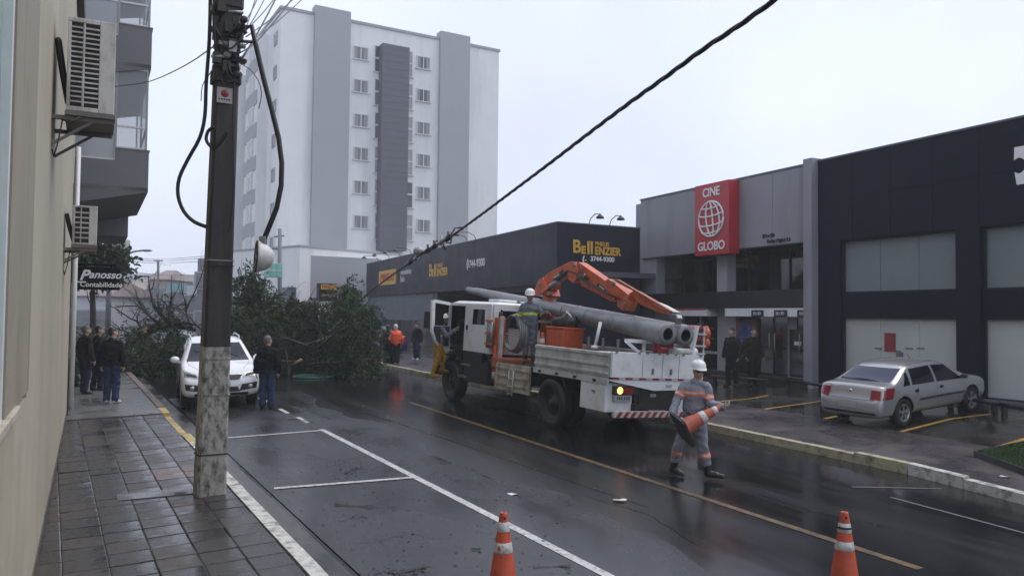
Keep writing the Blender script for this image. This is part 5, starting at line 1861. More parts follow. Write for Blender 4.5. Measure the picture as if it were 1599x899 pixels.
def car_shell(t, st, gs, gf, gr, paint, glass, axles, wr_, archr, mats_extra=None, rear_glass=None):
    vs, fs, mi = loft_body(st, gs, gf, gr)
    me = bpy.data.meshes.new('body')
    me.from_pydata(vs, [], fs)
    for m in (paint, glass, m_arch): me.materials.append(m)
    me.polygons.foreach_set('material_index', mi)
    bm = bmesh.new(); bm.from_mesh(me); bmesh.ops.recalc_face_normals(bm, faces=bm.faces)
    # crease the glass edges so pillars stay crisp
    cl = bm.edges.layers.float.new('crease_edge')
    for e in bm.edges:
        if len(e.link_faces) == 2 and e.link_faces[0].material_index != e.link_faces[1].material_index:
            e[cl] = 0.75
    bm.to_mesh(me); bm.free()
    o = link('tmp_body', me)
    s = o.modifiers.new('s', 'SUBSURF'); s.levels = 2; s.render_levels = 2
    cut = MB()
    W = max(s_[2] for s_ in st)
    for ax_ in axles:
        for sd in (-1, 1):
            c = MB()
            y0, y1 = sorted((sd * (W - .30), sd * (W + .3)))
            cut.lathe([(0.001, y0), (archr, y0), (archr, y1), (0.001, y1)], 32, (ax_, 0, wr_), axis='Y', smooth=False)
    cm = cut.mesh('cut', [paint, glass, m_arch])
    cm.polygons.foreach_set('material_index', [2] * len(cm.polygons))
    bmx = bmesh.new(); bmx.from_mesh(cm); bmesh.ops.remove_doubles(bmx, verts=bmx.verts, dist=.0015); bmesh.ops.recalc_face_normals(bmx, faces=bmx.faces); bmx.to_mesh(cm); bmx.free()
    co = link('tmp_cut', cm)
    b = o.modifiers.new('b', 'BOOLEAN'); b.operation = 'DIFFERENCE'; b.object = co; b.solver = 'EXACT'
    dg = bpy.context.evaluated_depsgraph_get(); dg.update()
    res = bpy.data.meshes.new_from_object(o.evaluated_get(dg))
    bpy.data.objects.remove(o); bpy.data.objects.remove(co)
    bm = bmesh.new(); bm.from_mesh(res)
    bvh = BVHTree.FromBMesh(bm)
    # body = everything that is not glass
    def sub(faces, name, m, parent, smooth=True):
        mp = {}
        vv, ff = [], []
        for f in faces:
            q = []
            for v in f.verts:
                if v.index not in mp:
                    mp[v.index] = len(vv); vv.append(v.co[:])
                q.append(mp[v.index])
            ff.append(tuple(q))
        me_ = bpy.data.meshes.new(name)
        me_.from_pydata(vv, [], ff)
        ms = m if isinstance(m, list) else [m]
        for k in ms: me_.materials.append(k)
        if len(ms) > 1:
            me_.polygons.foreach_set('material_index', [1 if f.material_index == 2 else 0 for f in faces])
        me_.polygons.foreach_set('use_smooth', [f.material_index != 2 for f in faces])
        return link(name, me_, parent)
    sub([f for f in bm.faces if f.material_index != 1], 'body', [paint, m_arch], t)
    gl = {f for f in bm.faces if f.material_index == 1}
    while gl:
        f0 = next(iter(gl)); comp = [f0]; gl.discard(f0); q = [f0]
        while q:
            f = q.pop()
            for e in f.edges:
                for f2 in e.link_faces:
                    if f2 in gl:
                        gl.discard(f2); comp.append(f2); q.append(f2)
        c = sum((f.calc_center_median() for f in comp), Vector()) / len(comp)
        nm = 'side_window' if abs(c.y) > .25 else ('windscreen' if c.x > (axles[0] + axles[1]) / 2 else 'rear_window')
        sub(comp, nm, (rear_glass or glass) if nm == 'rear_window' else glass, t)
    bm.free()
    return bvh

def cast(bvh, o, d, off=.004):
    h, n, i, dist = bvh.ray_cast(Vector(o), Vector(d).normalized())
    if h is None:
        return None
    if n.dot(Vector(d)) > 0: n = -n
    return h + n * off
def decal(name, bvh, corners, d, m, parent, n=6, mm=4, off=.005, thick=0.0):
    """sheet hugging the body: corners (4 points in order) projected along d"""
    a, b, c, e = [Vector(q) for q in corners]
    d = Vector(d).normalized()
    grid = []
    for j in range(mm + 1):
        row = []
        for i in range(n + 1):
            s_, t_ = i / n, j / mm
            p = (a * (1 - s_) + b * s_) * (1 - t_) + (e * (1 - s_) + c * s_) * t_
            h = cast(bvh, p - d * 3, d, off)
            row.append(h)
        grid.append(row)
    mb = MB()
    vs, fs, ix = [], [], {}
    for j in range(mm + 1):
        for i in range(n + 1):
            if grid[j][i] is not None:
                ix[(i, j)] = len(vs); vs.append(grid[j][i])
    for j in range(mm):
        for i in range(n):
            k = [(i, j), (i + 1, j), (i + 1, j + 1), (i, j + 1)]
            if all(q in ix for q in k):
                fs.append(tuple(ix[q] for q in k))
    if not fs: return None
    mb.add(vs, fs, True)
    return obj(name, mb, m, parent)
def line_on(mb, bvh, pts, d, r=.004, off=.001, n=None):
    d = Vector(d).normalized()
    out = []
    for a, b in zip(pts, pts[1:]):
        a, b = Vector(a), Vector(b)
        k = max(2, int((b - a).length / .06))
        for i in range(k + 1):
            h = cast(bvh, a.lerp(b, i / k) - d * 3, d, off)
            if h is not None and (not out or (h - out[-1]).length > 1e-4): out.append(h)
    if len(out) > 1: mb.tube(out, r, 5)

def sedan_glass(t, bvh, k=1.0, rear=None):
    for sd in (-1, 1):
        for q in ([(.00, .925), (.235, .935), (.27, 1.235), (.20, 1.20)], [(.305, .935), (1.09, .925), (1.09, 1.31), (.385, 1.285)], [(1.17, .922), (2.12, .905), (1.66, 1.275), (1.17, 1.312)]):
            decal('side_window', bvh, [(x * k, sd, z * .90) for x, z in q], (0, -sd, 0), m_cglass, t, 8, 6, .004)
    decal('rear_window', bvh, [(-2, -.64, .925), (-2, .64, .925), (-2, .55, 1.165), (-2, -.55, 1.165)], (1, 0, 0), rear or m_cglass, t, 12, 8, .004)
    decal('windscreen', bvh, [(5, -.66, .90), (5, .66, .90), (5, .54, 1.15), (5, -.54, 1.15)], (-1, 0, 0), m_cglass, t, 12, 8, .004)
# ---------------- silver sedan (x forward, rear axle at 0)
WB = 2.66
def sedan_st(L=WB):
    k = L / 2.5
    S = [(-.90, .40, .60, 0, .56, 0, 0), (-.87, .30, .74, 0, .64, 0, 0), (-.80, .24, .80, 0, .74, 0, 0), (-.755, .22, .815, 0, .955, 0, 0), (-.66, .22, .82, 0, .985, 0, 0), (-.40, .22, .83, 0, 1.00, 0, 0), (-.22, .22, .835, .95, 1.015, .77, 0),
         (.32, .22, .84, .955, 1.36, .62, 1), (.48, .22, .84, .95, 1.385, .62, 1), (.66, .22, .84, .95, 1.395, .62, 1), (1.13, .22, .84, .945, 1.41, .62, 1), (1.45, .22, .84, .94, 1.405, .62, 1), (1.66, .22, .84, .935, 1.375, .60, 1),
         (2.27, .22, .835, .92, .985, .75, 0), (2.75, .24, .82, 0, .925, 0, 0), (3.02, .27, .79, 0, .86, 0, 0), (3.17, .30, .74, 0, .73, 0, 0), (3.22, .38, .62, 0, .60, 0, 0)]
    ZS = .90
    return [(a * k if a > 0 else a * .92, zb * ZS, w_, zbelt * ZS, zt * ZS, wr_, cab) for a, zb, w_, zbelt, zt, wr_, cab in S]
pr_, pf_ = PL(1413, 664), PL(1512, 643)
mid = (pr_ + pf_) / 2
yaw = math.atan2(pf_.y - pr_.y, pf_.x - pr_.x)
fx = (pf_ - pr_).normalized()
lx = Vector((-fx.y, fx.x, 0)); lx.z = GA * lx.x + GB * lx.y; lx.normalize()
Rg = Matrix((fx, fx.cross(lx).normalized().cross(fx), fx.cross(lx).normalized())).transposed()
# rear axle centre: visible wheels are the right-hand ones (local y negative)
rear = mid - (Rg @ Vector((WB / 2, 0, 0))) + (Rg @ Vector((0, .74 * .88, 0)))
t = thing('parked_car', 'silver sedan parked nose-in on the wet bays in front of the black showroom', 'car', rear, Rg)
t.scale = (.97, .88, .96)
bvh = car_shell(t, sedan_st(), (), (), (), m_silver, m_cglass, (0, WB), .29, .345, rear_glass=m_cglass_b)
for x in (0, WB):
    for sd in (-1, 1):
        add_wheel(t, (x, sd * .725, .29), .295, .19, 'alloy', [m_alloy, m_rimd], flip=sd < 0)
sedan_glass(t, bvh, WB / 2.5, m_cglass_b)
for sd in (-1, 1):
    d = (0, -sd, 0)
    mb = MB()
    for pts in ([(1.26, sd * 1, .27), (1.24, sd * 1, .82)], [(.34, sd, .53), (.50, sd, .66), (.55, sd, .83)], [(2.34, sd, .34), (2.36, sd, .70), (2.26, sd, .82)], [(.48, sd, .27), (2.3, sd, .27)]):
        line_on(mb, bvh, pts, d, .0045, -.001)
    obj('panel_gap', mb, m_plast, t)
    decal('side_moulding', bvh, [(.55, sd, .505), (2.3, sd, .505), (2.3, sd, .54), (.55, sd, .54)], d, m_plast, t, 12, 1, .012)
    for x in (.46, 1.40):
        h = cast(bvh, (x, sd * 3, .715), d, .01)
        mb = MB(); mb.ell(h, (.075, .022, .038), 10, 6); obj('door_handle', mb, m_plast, t)
    mb = MB(); mb.ell((2.20, sd * .90, .875), (.055, .095, .055), 10, 8); mb.bar((2.20, sd * .78, .85), (2.20, sd * .86, .86), .04); obj('wing_mirror', mb, m_plast, t)
    decal('tail_light', bvh, [(-.98, sd * .735, .61), (-.60, sd * 1.02, .62), (-.52, sd * 1.02, .83), (-.92, sd * .755, .85)], (.70, -sd * .71, 0), m_tail, t, 6, 6, .008)
    decal('tail_light_lens', bvh, [(-.93, sd * .755, .80), (-.72, sd * .90, .80), (-.70, sd * .90, .845), (-.92, sd * .757, .853)], (.70, -sd * .71, 0), m_tailw, t, 6, 2, .012)
    decal('headlight', bvh, [(3.6, sd * .40, .58), (3.3, sd * .85, .60), (3.2, sd * .85, .71), (3.5, sd * .42, .71)], (-.8, -sd * .6, 0), m_lens, t, 5, 3, .008)
mb = MB()
line_on(mb, bvh, [(-.9, -.62, .60), (-.9, .62, .60)], (1, 0, 0), .005, -.001)
line_on(mb, bvh, [(-.9, -.62, .60), (-.9, -.62, .84)], (1, 0, 0), .004, -.001); line_on(mb, bvh, [(-.9, .62, .60), (-.9, .62, .84)], (1, 0, 0), .004, -.001)
obj('boot_gap', mb, m_plast, t)
decal('bumper_strip', bvh, [(-1, -.66, .345), (-1, .66, .345), (-1, .66, .30), (-1, -.66, .30)], (1, 0, 0), m_plast, t, 10, 1, .006)
decal('plate', bvh, [(-1, -.22, .42), (-1, .22, .42), (-1, .22, .53), (-1, -.22, .53)], (1, 0, 0), m_plate, t, 4, 2, .01)
h = cast(bvh, (-3, 0, .74), (1, 0, 0), .006)
mb = MB(); mb.lathe([(.045, -.004), (.052, .0), (.045, .004)], 16, h, axis='X'); mb.bar(h + Vector((-.003, -.045, 0)), h + Vector((-.003, .045, 0)), .012); obj('badge', mb, m_chrome, t)
mb = MB(); mb.tube([(1.5, -.0, 1.25), (1.42, -.0, 1.32), (1.36, -.0, 1.37)], [.012, .006, .004], 6); obj('aerial', mb, m_plast, t)
mb = MB()
for sd in (-1, 1):
    for pts in ([(.30, sd * .62, 1.45), (1.62, sd * .60, 1.5)],):
        line_on(mb, bvh, [(p[0], p[1] * .88, 2) for p in pts], (0, 0, -1), .008, .0)
obj('roof_gutter', mb, m_plast, t)

# ---------------- white crossover facing the camera
SB = 2.64
SUV = [(-.90, .42, .62, 0, .66, 0, 0), (-.86, .34, .82, 0, .85, 0, 0), (-.78, .27, .89, 0, 1.06, 0, 0), (-.66, .25, .91, 1.05, 1.12, .80, 0),
       (-.30, .25, .92, 1.06, 1.56, .64, 1), (.25, .25, .925, 1.05, 1.61, .65, 1), (.31, .25, .925, 1.05, 1.615, .65, 1), (.98, .25, .925, 1.04, 1.635, .65, 1), (1.05, .25, .925, 1.04, 1.635, .65, 1), (1.55, .25, .925, 1.03, 1.60, .64, 1),
       (2.35, .25, .92, 1.0, 1.10, .82, 0), (2.72, .26, .91, 0, 1.055, 0, 0), (3.10, .27, .92, 0, .985, 0, 0), (3.32, .28, .90, 0, .89, 0, 0), (3.46, .31, .83, 0, .74, 0, 0), (3.52, .40, .70, 0, .62, 0, 0)]
fl, fr = P(292, 632), P(392, 634)
cx_ = (fl + fr) / 2
yaw = ROADYAW + PI - R_(5.5)
Rg = ground_rot(yaw)
rear = cx_ - Rg @ Vector((SB, 0, 0))
rear = G(rear.x, rear.y, .012)
t = thing('parked_car', 'white crossover car parked at the left kerb facing the camera behind the utility pole', 'car', rear, Rg)
bvh = car_shell(t, SUV, (), (), (), m_whitep, m_cglass, (0, SB), .355, .42)
for x in (0, SB):
    for sd in (-1, 1):
        add_wheel(t, (x, sd * .775, .355), .358, .23, 'alloy', [m_alloy, m_rimd], flip=sd < 0)
B_ = (-1, 0, 0)
for sd in (-1, 1):
    for q in ([(-.18, 1.10), (.22, 1.08), (.22, 1.46), (.06, 1.44)], [(.30, 1.075), (1.02, 1.06), (1.02, 1.50), (.30, 1.49)], [(1.10, 1.06), (2.05, 1.04), (1.52, 1.44), (1.10, 1.50)]):
        decal('side_window', bvh, [(x, sd, z) for x, z in q], (0, -sd, 0), m_cglass, t, 8, 6, .004)
    decal('headlight', bvh, [(4, sd * .47, .745), (4, sd * .90, .80), (4, sd * .90, .955), (4, sd * .55, .855)], B_, m_lens, t, 6, 4, .006)
    decal('headlight_core', bvh, [(4, sd * .54, .775), (4, sd * .78, .815), (4, sd * .78, .875), (4, sd * .58, .84)], B_, m_plast, t, 4, 2, .010)
    decal('fog_surround', bvh, [(4, sd * .40, .44), (4, sd * .80, .50), (4, sd * .82, .645), (4, sd * .46, .60)], B_, m_plast, t, 6, 4, .006)
    h = cast(bvh, (5, sd * .66, .545), B_, .012)
    mb = MB(); mb.ell(h, (.02, .055, .055), 12, 8); obj('fog_lamp', mb, m_lens, t)
    mb = MB(); mb.ell((2.02, sd * 1.0, 1.12), (.07, .115, .085), 12, 8); mb.bar((2.0, sd * .80, 1.05), (2.0, sd * .98, 1.07), .06); obj('wing_mirror', mb, m_whitep, t)
    mb = MB(); mb.ell((1.955, sd * 1.0, 1.12), (.012, .095, .065), 10, 6); obj('mirror_glass', mb, m_cglass, t)
    mb = MB(); mb.tube([(1.45, sd * .60, 1.60), (1.35, sd * .60, 1.66), (0.2, sd * .60, 1.675), (-.15, sd * .60, 1.62)], .02, 8); obj('roof_rail', mb, m_alu, t)
    mb = MB()
    for pts in ([(1.08, sd, .35), (1.06, sd, 1.02)], [(2.25, sd, .40), (2.2, sd, 1.0)], [(.42, sd, .6), (.3, sd, 1.03)]): line_on(mb, bvh, pts, (0, -sd, 0), .005, -.001)
    obj('panel_gap', mb, m_plast, t)
    decal('sill_cladding', bvh, [(.45, sd, .27), (2.2, sd, .27), (2.2, sd, .37), (.45, sd, .37)], (0, -sd, 0), m_plast, t, 10, 2, .006)
decal('windscreen', bvh, [(5, -.74, 1.10), (5, .74, 1.10), (5, .585, 1.50), (5, -.585, 1.50)], B_, m_cglass, t, 14, 8, .004)
decal('rear_window', bvh, [(-3, -.66, 1.14), (-3, .66, 1.14), (-3, .54, 1.48), (-3, -.54, 1.48)], (1, 0, 0), m_cglass, t, 10, 6, .004)
decal('grille', bvh, [(4, -.40, .70), (4, .40, .70), (4, .47, .815), (4, -.47, .815)], B_, m_plast, t, 10, 3, .007)
for (a, b) in (((4, -.42, .695), (4, .42, .695)), ((4, -.48, .82), (4, .48, .82))):
    mb = MB(); line_on(mb, bvh, [a, b], B_, .008, .008); obj('grille_trim', mb, m_chrome, t)
decal('lower_intake', bvh, [(4, -.42, .43), (4, .42, .43), (4, .36, .55), (4, -.36, .55)], B_, m_plast, t, 10, 3, .006)
decal('plate', bvh, [(4, -.2, .565), (4, .2, .565), (4, .2, .665), (4, -.2, .665)], B_, m_plate, t, 4, 2, .014)
decal('skid_plate', bvh, [(4, -.60, .34), (4, .60, .34), (4, .62, .41), (4, -.62, .41)], B_, m_plast, t, 8, 2, .006)
h = cast(bvh, (5, 0, .855), B_, .01)
mb = MB(); mb.lathe([(.06, -.004), (.066, .0), (.06, .004)], 20, h, axis='X'); obj('badge', mb, m_chrome, t)
mb = MB()
for sd in (-1, 1): line_on(mb, bvh, [(2.3, sd * .74, 2), (2.8, sd * .70, 2), (3.2, sd * .52, 2)], (0, 0, -1), .005, -.001)
obj('bonnet_gap', mb, m_plast, t)
mb = MB()
for y0 in (-.55, .08):
    line_on(mb, bvh, [(2.30, y0 + .42, 2), (1.98, y0, 2.0)], (0, 0, -1), .008, .008)
obj('wiper', mb, m_plast, t)

def far_car(label, loc, yaw, paint, h=.13, lit=False, group=None):
    Rg = ground_rot(yaw)
    t = thing('parked_car', label, 'car', G(loc.x, loc.y, h if h == 0 else LH(*UV(loc))), Rg)
    bvh = car_shell(t, sedan_st(2.5), (), (), (), paint, m_cglass, (0, 2.5), .29, .345)
    for x in (0, 2.5):
        for sd in (-1, 1): add_wheel(t, (x, sd * .725, .29), .295, .19, 'alloy', [m_alloy, m_rimd], flip=sd < 0)
    sedan_glass(t, bvh)
    for sd in (-1, 1):
        decal('headlight', bvh, [(3.6, sd * .40, .62), (3.3, sd * .85, .64), (3.2, sd * .85, .80), (3.5, sd * .42, .80)], (-.8, -sd * .6, 0), m_headlit if lit else m_lens, t, 4, 3, .01)
        decal('tail_light', bvh, [(-1.2, sd * .53, .66), (-.80, sd * 1.02, .67), (-.72, sd * 1.02, .93), (-1.12, sd * .60, .94)], (.75, -sd * .66, 0), m_tail, t, 4, 4, .008)
    decal('grille', bvh, [(4, -.3, .60), (4, .3, .60), (4, .34, .70), (4, -.34, .70)], B_, m_plast, t, 6, 2, .007)
    return t
p = PL(596, 557)
far_car('blue car parked by the tyre shop, half hidden behind the fallen tree', p, 2.3, m_bluep)
p = P(183, 490)
far_car('distant grey car with both headlights lit on the street beyond the fallen tree', p, ROADYAW + PI, m_greyp, h=0.0, lit=True)
# ================================================================ CRANE TRUCK
m_trw = mat('truck_white', (0.72, 0.73, 0.73), 0.35, var=0.04, scale=3, dirt=(0.40, 0.38, 0.34), dirt_amt=0.45, dirt_scale=2.5)
m_trg = mat('truck_pale_grey', (0.50, 0.52, 0.50), 0.45, var=0.06, scale=3, dirt=(0.20, 0.18, 0.15), dirt_amt=0.6, dirt_scale=3)
m_rust = mat('dirty_cream_steel', (0.42, 0.38, 0.31), 0.55, var=0.15, scale=4, dirt=(0.16, 0.085, 0.045), dirt_amt=0.95, dirt_scale=3.2, dirt_stretch=(1, 1, .6))
m_chas = mat('chassis_black', (0.014, 0.014, 0.015), 0.55, var=0.3)
m_org = mat('crane_orange', (0.56, 0.10, 0.028), 0.4, var=0.12, scale=4, dirt=(0.25, 0.05, 0.02), dirt_amt=0.6, dirt_scale=3)
m_orgd = mat('crane_rust_orange', (0.36, 0.09, 0.03), 0.5, var=0.2, scale=5, dirt=(0.16, 0.06, 0.03), dirt_amt=0.8)
m_steel = mat('steel_grey', (0.22, 0.225, 0.235), 0.35, metal=0.5, var=0.15)
m_refl_r = mat('reflector_red', (0.24, 0.02, 0.022), 0.3)
m_refl_w = mat('reflector_white', (0.45, 0.44, 0.43), 0.3)
m_inner = mat('cab_interior', (0.022, 0.022, 0.024), 0.7)
TWB = 4.85
HW = 1.16
tu, tv_ = UV(P(858, 668))
to_ = RW(tu, tv_ + HW, 0.0)
RT = ground_rot(ROADYAW)
TR = thing('crane_truck', 'white crew cab utility truck with orange folded crane carrying two grey poles', 'truck', to_, RT)
ROLL = Matrix.Translation((0, 0, .5)) @ Matrix.Rotation(R_(4.2), 4, 'X') @ Matrix.Translation((0, 0, -.5))
MI = (Matrix.Translation(to_) @ RT.to_4x4() @ ROLL).inverted()
def tl(px, py, axis, val):
    """truck body coordinates of the pixel on the plane axis=val"""
    o = MI @ CAM
    d = MI.to_3x3() @ ray(px, py)
    t = (val - o[axis]) / d[axis]
    return o + d * t
def B():
    m = MB(); m.M = ROLL; return m
def tpart(name, m, mats, parent=TR, bevel=0.0):
    m.M = None
    return obj(name, m, mats, parent, bevel=bevel)
def b1(name, lo, hi, m, bevel=0.0, parent=None):
    x = B(); x.box(lo, hi); return tpart(name, x, m, parent or TR, bevel)
# wheels
for x in (0, TWB):
    for sd in (-1, 1):
        if x == 0:
            add_wheel(TR, (x, sd * (HW - .14), .515), .52, .27, 'steel', [m_rimd], flip=sd < 0)
            add_wheel(TR, (x, sd * (HW - .46), .515), .52, .27, 'steel', [m_rimd], flip=sd > 0)
        else:
            add_wheel(TR, (x, sd * (HW - .15), .515), .52, .29, 'steel', [m_rimd], flip=sd < 0)
for sd in (-1, 1): b1('chassis_rail', (-1.95, sd * .45 - .05, .62), (5.7, sd * .45 + .05, .88), m_chas)
m = MB(); m.tube([(0, -1, .515), (0, 1, .515)], .09, 10); m.ell((0, 0, .5), (.25, .2, .22)); obj('rear_axle', m, m_chas, TR)
m = MB(); m.tube([(TWB, -1, .5), (TWB, 1, .5)], .06, 8); obj('front_axle', m, m_chas, TR)
b1('fuel_tank', (2.9, .62, .50), (4.15, 1.12, 1.05), m_chas, .03)
b1('cab_step', (3.9, .95, .58), (4.35, 1.18, .64), m_steel); b1('cab_step', (3.75, .95, .9), (4.2, 1.18, .95), m_steel)
b1('side_skirt', (3.15, .98, .98), (4.2, 1.14, 1.27), m_chas)
b1('battery_box', (1.2, -1.1, .55), (2.6, -.6, 1.0), m_chas, .02)
# mudguards
for sd in (-1, 1):
    for (x, r, a0, a1, w_) in ((0, .62, .35, PI - .35, .62), (TWB, .66, .0, PI * .93, .36)):
        m = B()
        y0, y1 = sd * (HW - w_), sd * HW
        N = 12
        for i in range(N):
            A, Bq = a0 + (a1 - a0) * i / N, a0 + (a1 - a0) * (i + 1) / N
            q = [(x + r * math.cos(A), .52 + r * math.sin(A)), (x + r * math.cos(Bq), .52 + r * math.sin(Bq)), (x + (r + .03) * math.cos(Bq), .52 + (r + .03) * math.sin(Bq)), (x + (r + .03) * math.cos(A), .52 + (r + .03) * math.sin(A))]
            m.prism(q, y0, y1, 'Y')
        tpart('mudguard', m, m_chas)
# ---- cab
CW = 1.14
ZF = 1.27
def sidepoly(name, poly, sd, m, y=CW, th=.05, parent=None, bevel=0.0):
    x = B(); a, b = sd * (y - th), sd * y
    x.prism(poly, min(a, b), max(a, b), 'Y')
    return tpart(name, x, m, parent or TR, bevel)
roofz = 2.58
for sd in (-1, 1):
    sidepoly('cab_pillar', [(2.80, ZF), (2.95, ZF), (2.95, 2.40), (2.83, 2.40)], sd, m_trw)
    dr = sidepoly('rear_door', [(2.955, ZF), (4.10, ZF), (4.10, 1.95), (2.955, 1.95)], sd, m_trw, bevel=.01)
    sidepoly('door_frame', [(2.955, 1.953), (3.14, 1.953), (3.16, 2.40), (2.955, 2.40)], sd, m_trw, parent=dr)
    sidepoly('door_frame', [(3.82, 1.953), (4.10, 1.953), (4.10, 2.40), (3.80, 2.40)], sd, m_trw, parent=dr)
    sidepoly('window', [(3.14, 1.953), (3.82, 1.953), (3.80, 2.33), (3.16, 2.33)], sd, m_cglass, y=CW - .015, th=.01, parent=dr)
    sidepoly('door_frame', [(3.16, 2.333), (3.80, 2.333), (3.80, 2.40), (3.16, 2.40)], sd, m_trw, parent=dr)
    x = B(); x.box((4.03, sd * CW, 1.80), (4.07, sd * (CW + .035), 1.92)); tpart('handle', x, m_plast, dr)
    x = B(); x.box((3.50, sd * CW, 1.20), (3.92, sd * (CW + .012), 1.22)); tpart('hinge_strip', x, m_plast, dr)
    sidepoly('b_pillar', [(4.11, ZF), (4.22, ZF), (4.22, 2.40), (4.11, 2.40)], sd, m_trw)
    sidepoly('a_pillar', [(5.10, ZF - .1), (5.62, ZF - .1), (5.62, 1.62), (5.22, 2.40), (5.12, 2.40)], sd, m_trw)
    sidepoly('front_fender', [(5.35, .95), (5.80, .75), (5.82, 1.17), (4.75, 1.25), (5.0, 1.16), (5.2, 1.08)], sd, m_trw, y=CW + .02, th=.14, bevel=.01)
    sidepoly('roof_rail', [(2.83, 2.403), (5.22, 2.403), (5.15, 2.47), (2.85, 2.47)], sd, m_trw)
sidepoly('front_door', [(4.23, ZF), (5.09, ZF), (5.09, 2.40), (4.23, 2.40)], -1, m_trw)
m = B()
m.add([(2.80, -1.09, 2.47), (5.15, -1.09, 2.47), (5.15, 1.09, 2.47), (2.80, 1.09, 2.47), (2.86, -.95, 2.53), (5.0, -.95, 2.54), (5.0, .95, 2.54), (2.86, .95, 2.53)], [(0, 3, 2, 1), (4, 5, 6, 7), (0, 1, 5, 4), (1, 2, 6, 5), (2, 3, 7, 6), (3, 0, 4, 7)])
tpart('cab_roof', m, m_trw, bevel=.02)
b1('roof_vent', (3.2, .2, 2.54), (3.75, .75, 2.61), m_trw, .03); b1('roof_vent', (2.88, -.3, 2.54), (3.1, .2, 2.59), m_trw, .02)
b1('cab_floor', (2.85, -1.08, ZF - .06), (5.55, 1.08, ZF), m_chas)
# rear wall with dark window
b1('cab_rear_wall', (2.80, -1.08, ZF), (2.86, 1.08, 2.47), m_trw)
m = B(); m.prism([(-.85, 1.92), (.85, 1.92), (.9, 1.98), (.9, 2.36), (.85, 2.33), (-.85, 2.33), (-.9, 2.36), (-.9, 1.98)], 2.785, 2.799, 'X'); tpart('rear_window', m, m_cglass)
m = B(); m.add([(5.70, -1.05, 1.60), (5.70, 1.05, 1.60), (5.24, 1.0, 2.45), (5.24, -1.0, 2.45)], [(0, 1, 2, 3)]); tpart('windscreen', m, m_cglass)
b1('front_panel', (5.62, -1.13, .95), (5.82, 1.13, 1.6), m_trw, .02); b1('front_bumper', (5.75, -1.15, .5), (5.95, 1.15, .93), m_chas, .03)
b1('seat', (4.25, .35, ZF), (4.75, .95, 1.75), m_inner, .04); b1('seat_back', (4.22, .35, 1.75), (4.36, .95, 2.3), m_inner, .04); b1('rear_bench', (2.9, -1, ZF), (3.5, 1, 1.8), m_inner, .04)
m = B(); m.tube([Vector((5.12 + .06 * math.cos(a), .65 + .22 * math.sin(a), 1.86 + .2 * math.cos(a))) for a in [2 * PI * i / 16 for i in range(17)]], .018, 6); tpart('steering_wheel', m, m_inner)
b1('dashboard', (5.15, -1.05, 1.4), (5.5, 1.05, 1.72), m_inner, .03)
m = B(); m.ell((5.62, CW + .03, 1.13), (.10, .03, .06)); tpart('turn_lamp', m, mat('lamp_pale_amber', (0.75, 0.55, 0.25), 0.2, emit=0.35))
# open front door: hinged at the A pillar, swung about 60 degrees out
hinge = Vector((5.12, CW - .02, 0))
DM = ROLL @ Matrix.Translation(hinge) @ Matrix.Rotation(R_(-62), 4, 'Z') @ Matrix.Translation((0, 0, 0))
# door local: -x along the door towards its free edge
def dpart(name, poly, y0, y1, mm, parent):
    m = MB(); m.M = DM; m.prism([(-a, b) for a, b in poly], y0, y1, 'Y'); m.M = None
    return obj(name, m, mm, parent)
door = dpart('front_door', [(0, 1.27), (.38, 1.27), (.62, 1.42), (.80, 1.68), (.82, 1.85), (0, 1.85)], -.03, .03, m_trw, TR)
dpart('door_frame', [(0, 1.853), (.11, 1.853), (.10, 2.46), (.0, 2.44)], -.03, .03, m_trw, door)
dpart('door_frame', [(.70, 1.853), (.82, 1.853), (.86, 2.50), (.74, 2.50)], -.03, .03, m_trw, door)
dpart('door_frame', [(.103, 2.40), (.735, 2.44), (.74, 2.52), (.10, 2.48)], -.03, .03, m_trw, door)
dpart('window', [(.11, 1.853), (.70, 1.853), (.735, 2.44), (.103, 2.40)], -.006, .006, m_cglass, door)
dpart('door_trim', [(.06, 1.32), (.36, 1.32), (.58, 1.46), (.74, 1.72), (.74, 1.84), (.06, 1.84)], -.045, -.0305, m_inner, door)
m = MB(); m.M = DM; m.box((-.5, .05, 1.95), (-.42, .32, 2.0)); m.box((-.55, .24, 1.75), (-.45, .46, 2.2)); m.M = None; obj('wing_mirror', m, m_plast, door, bevel=.01)
# ---- bed
b1('deck', (-2.0, -HW, 1.06), (2.45, HW, 1.13), m_chas)
b1('deck_edge', (-2.0, HW + .001, 1.03), (.68, HW + .03, 1.15), m_trg)
def side_panel(sd, x0, x1):
    y = sd * HW
    s0 = b1('side_panel', (x0, min(y - sd * .05, y), 1.16), (x1, max(y - sd * .05, y), 1.63), m_trg, .006)
    for (z0, z1) in ((1.20, 1.26), (1.36, 1.42), (1.56, 1.625)):
        b1('rib', (x0 + .01, min(y, y + sd * .025), z0), (x1 - .01, max(y, y + sd * .025), z1), m_trg, .01, s0)
    n = int((x1 - x0) / .6)
    for i in range(n):
        xx = x0 + (i + .6) * (x1 - x0) / n
        b1('latch', (xx - .05, min(y + sd * .03, y + sd * .045), 1.05), (xx + .05, max(y + sd * .03, y + sd * .045), 1.10), m_chas, 0, s0)
    return s0
side_panel(1, -1.98, .68); side_panel(-1, -1.98, 2.4)
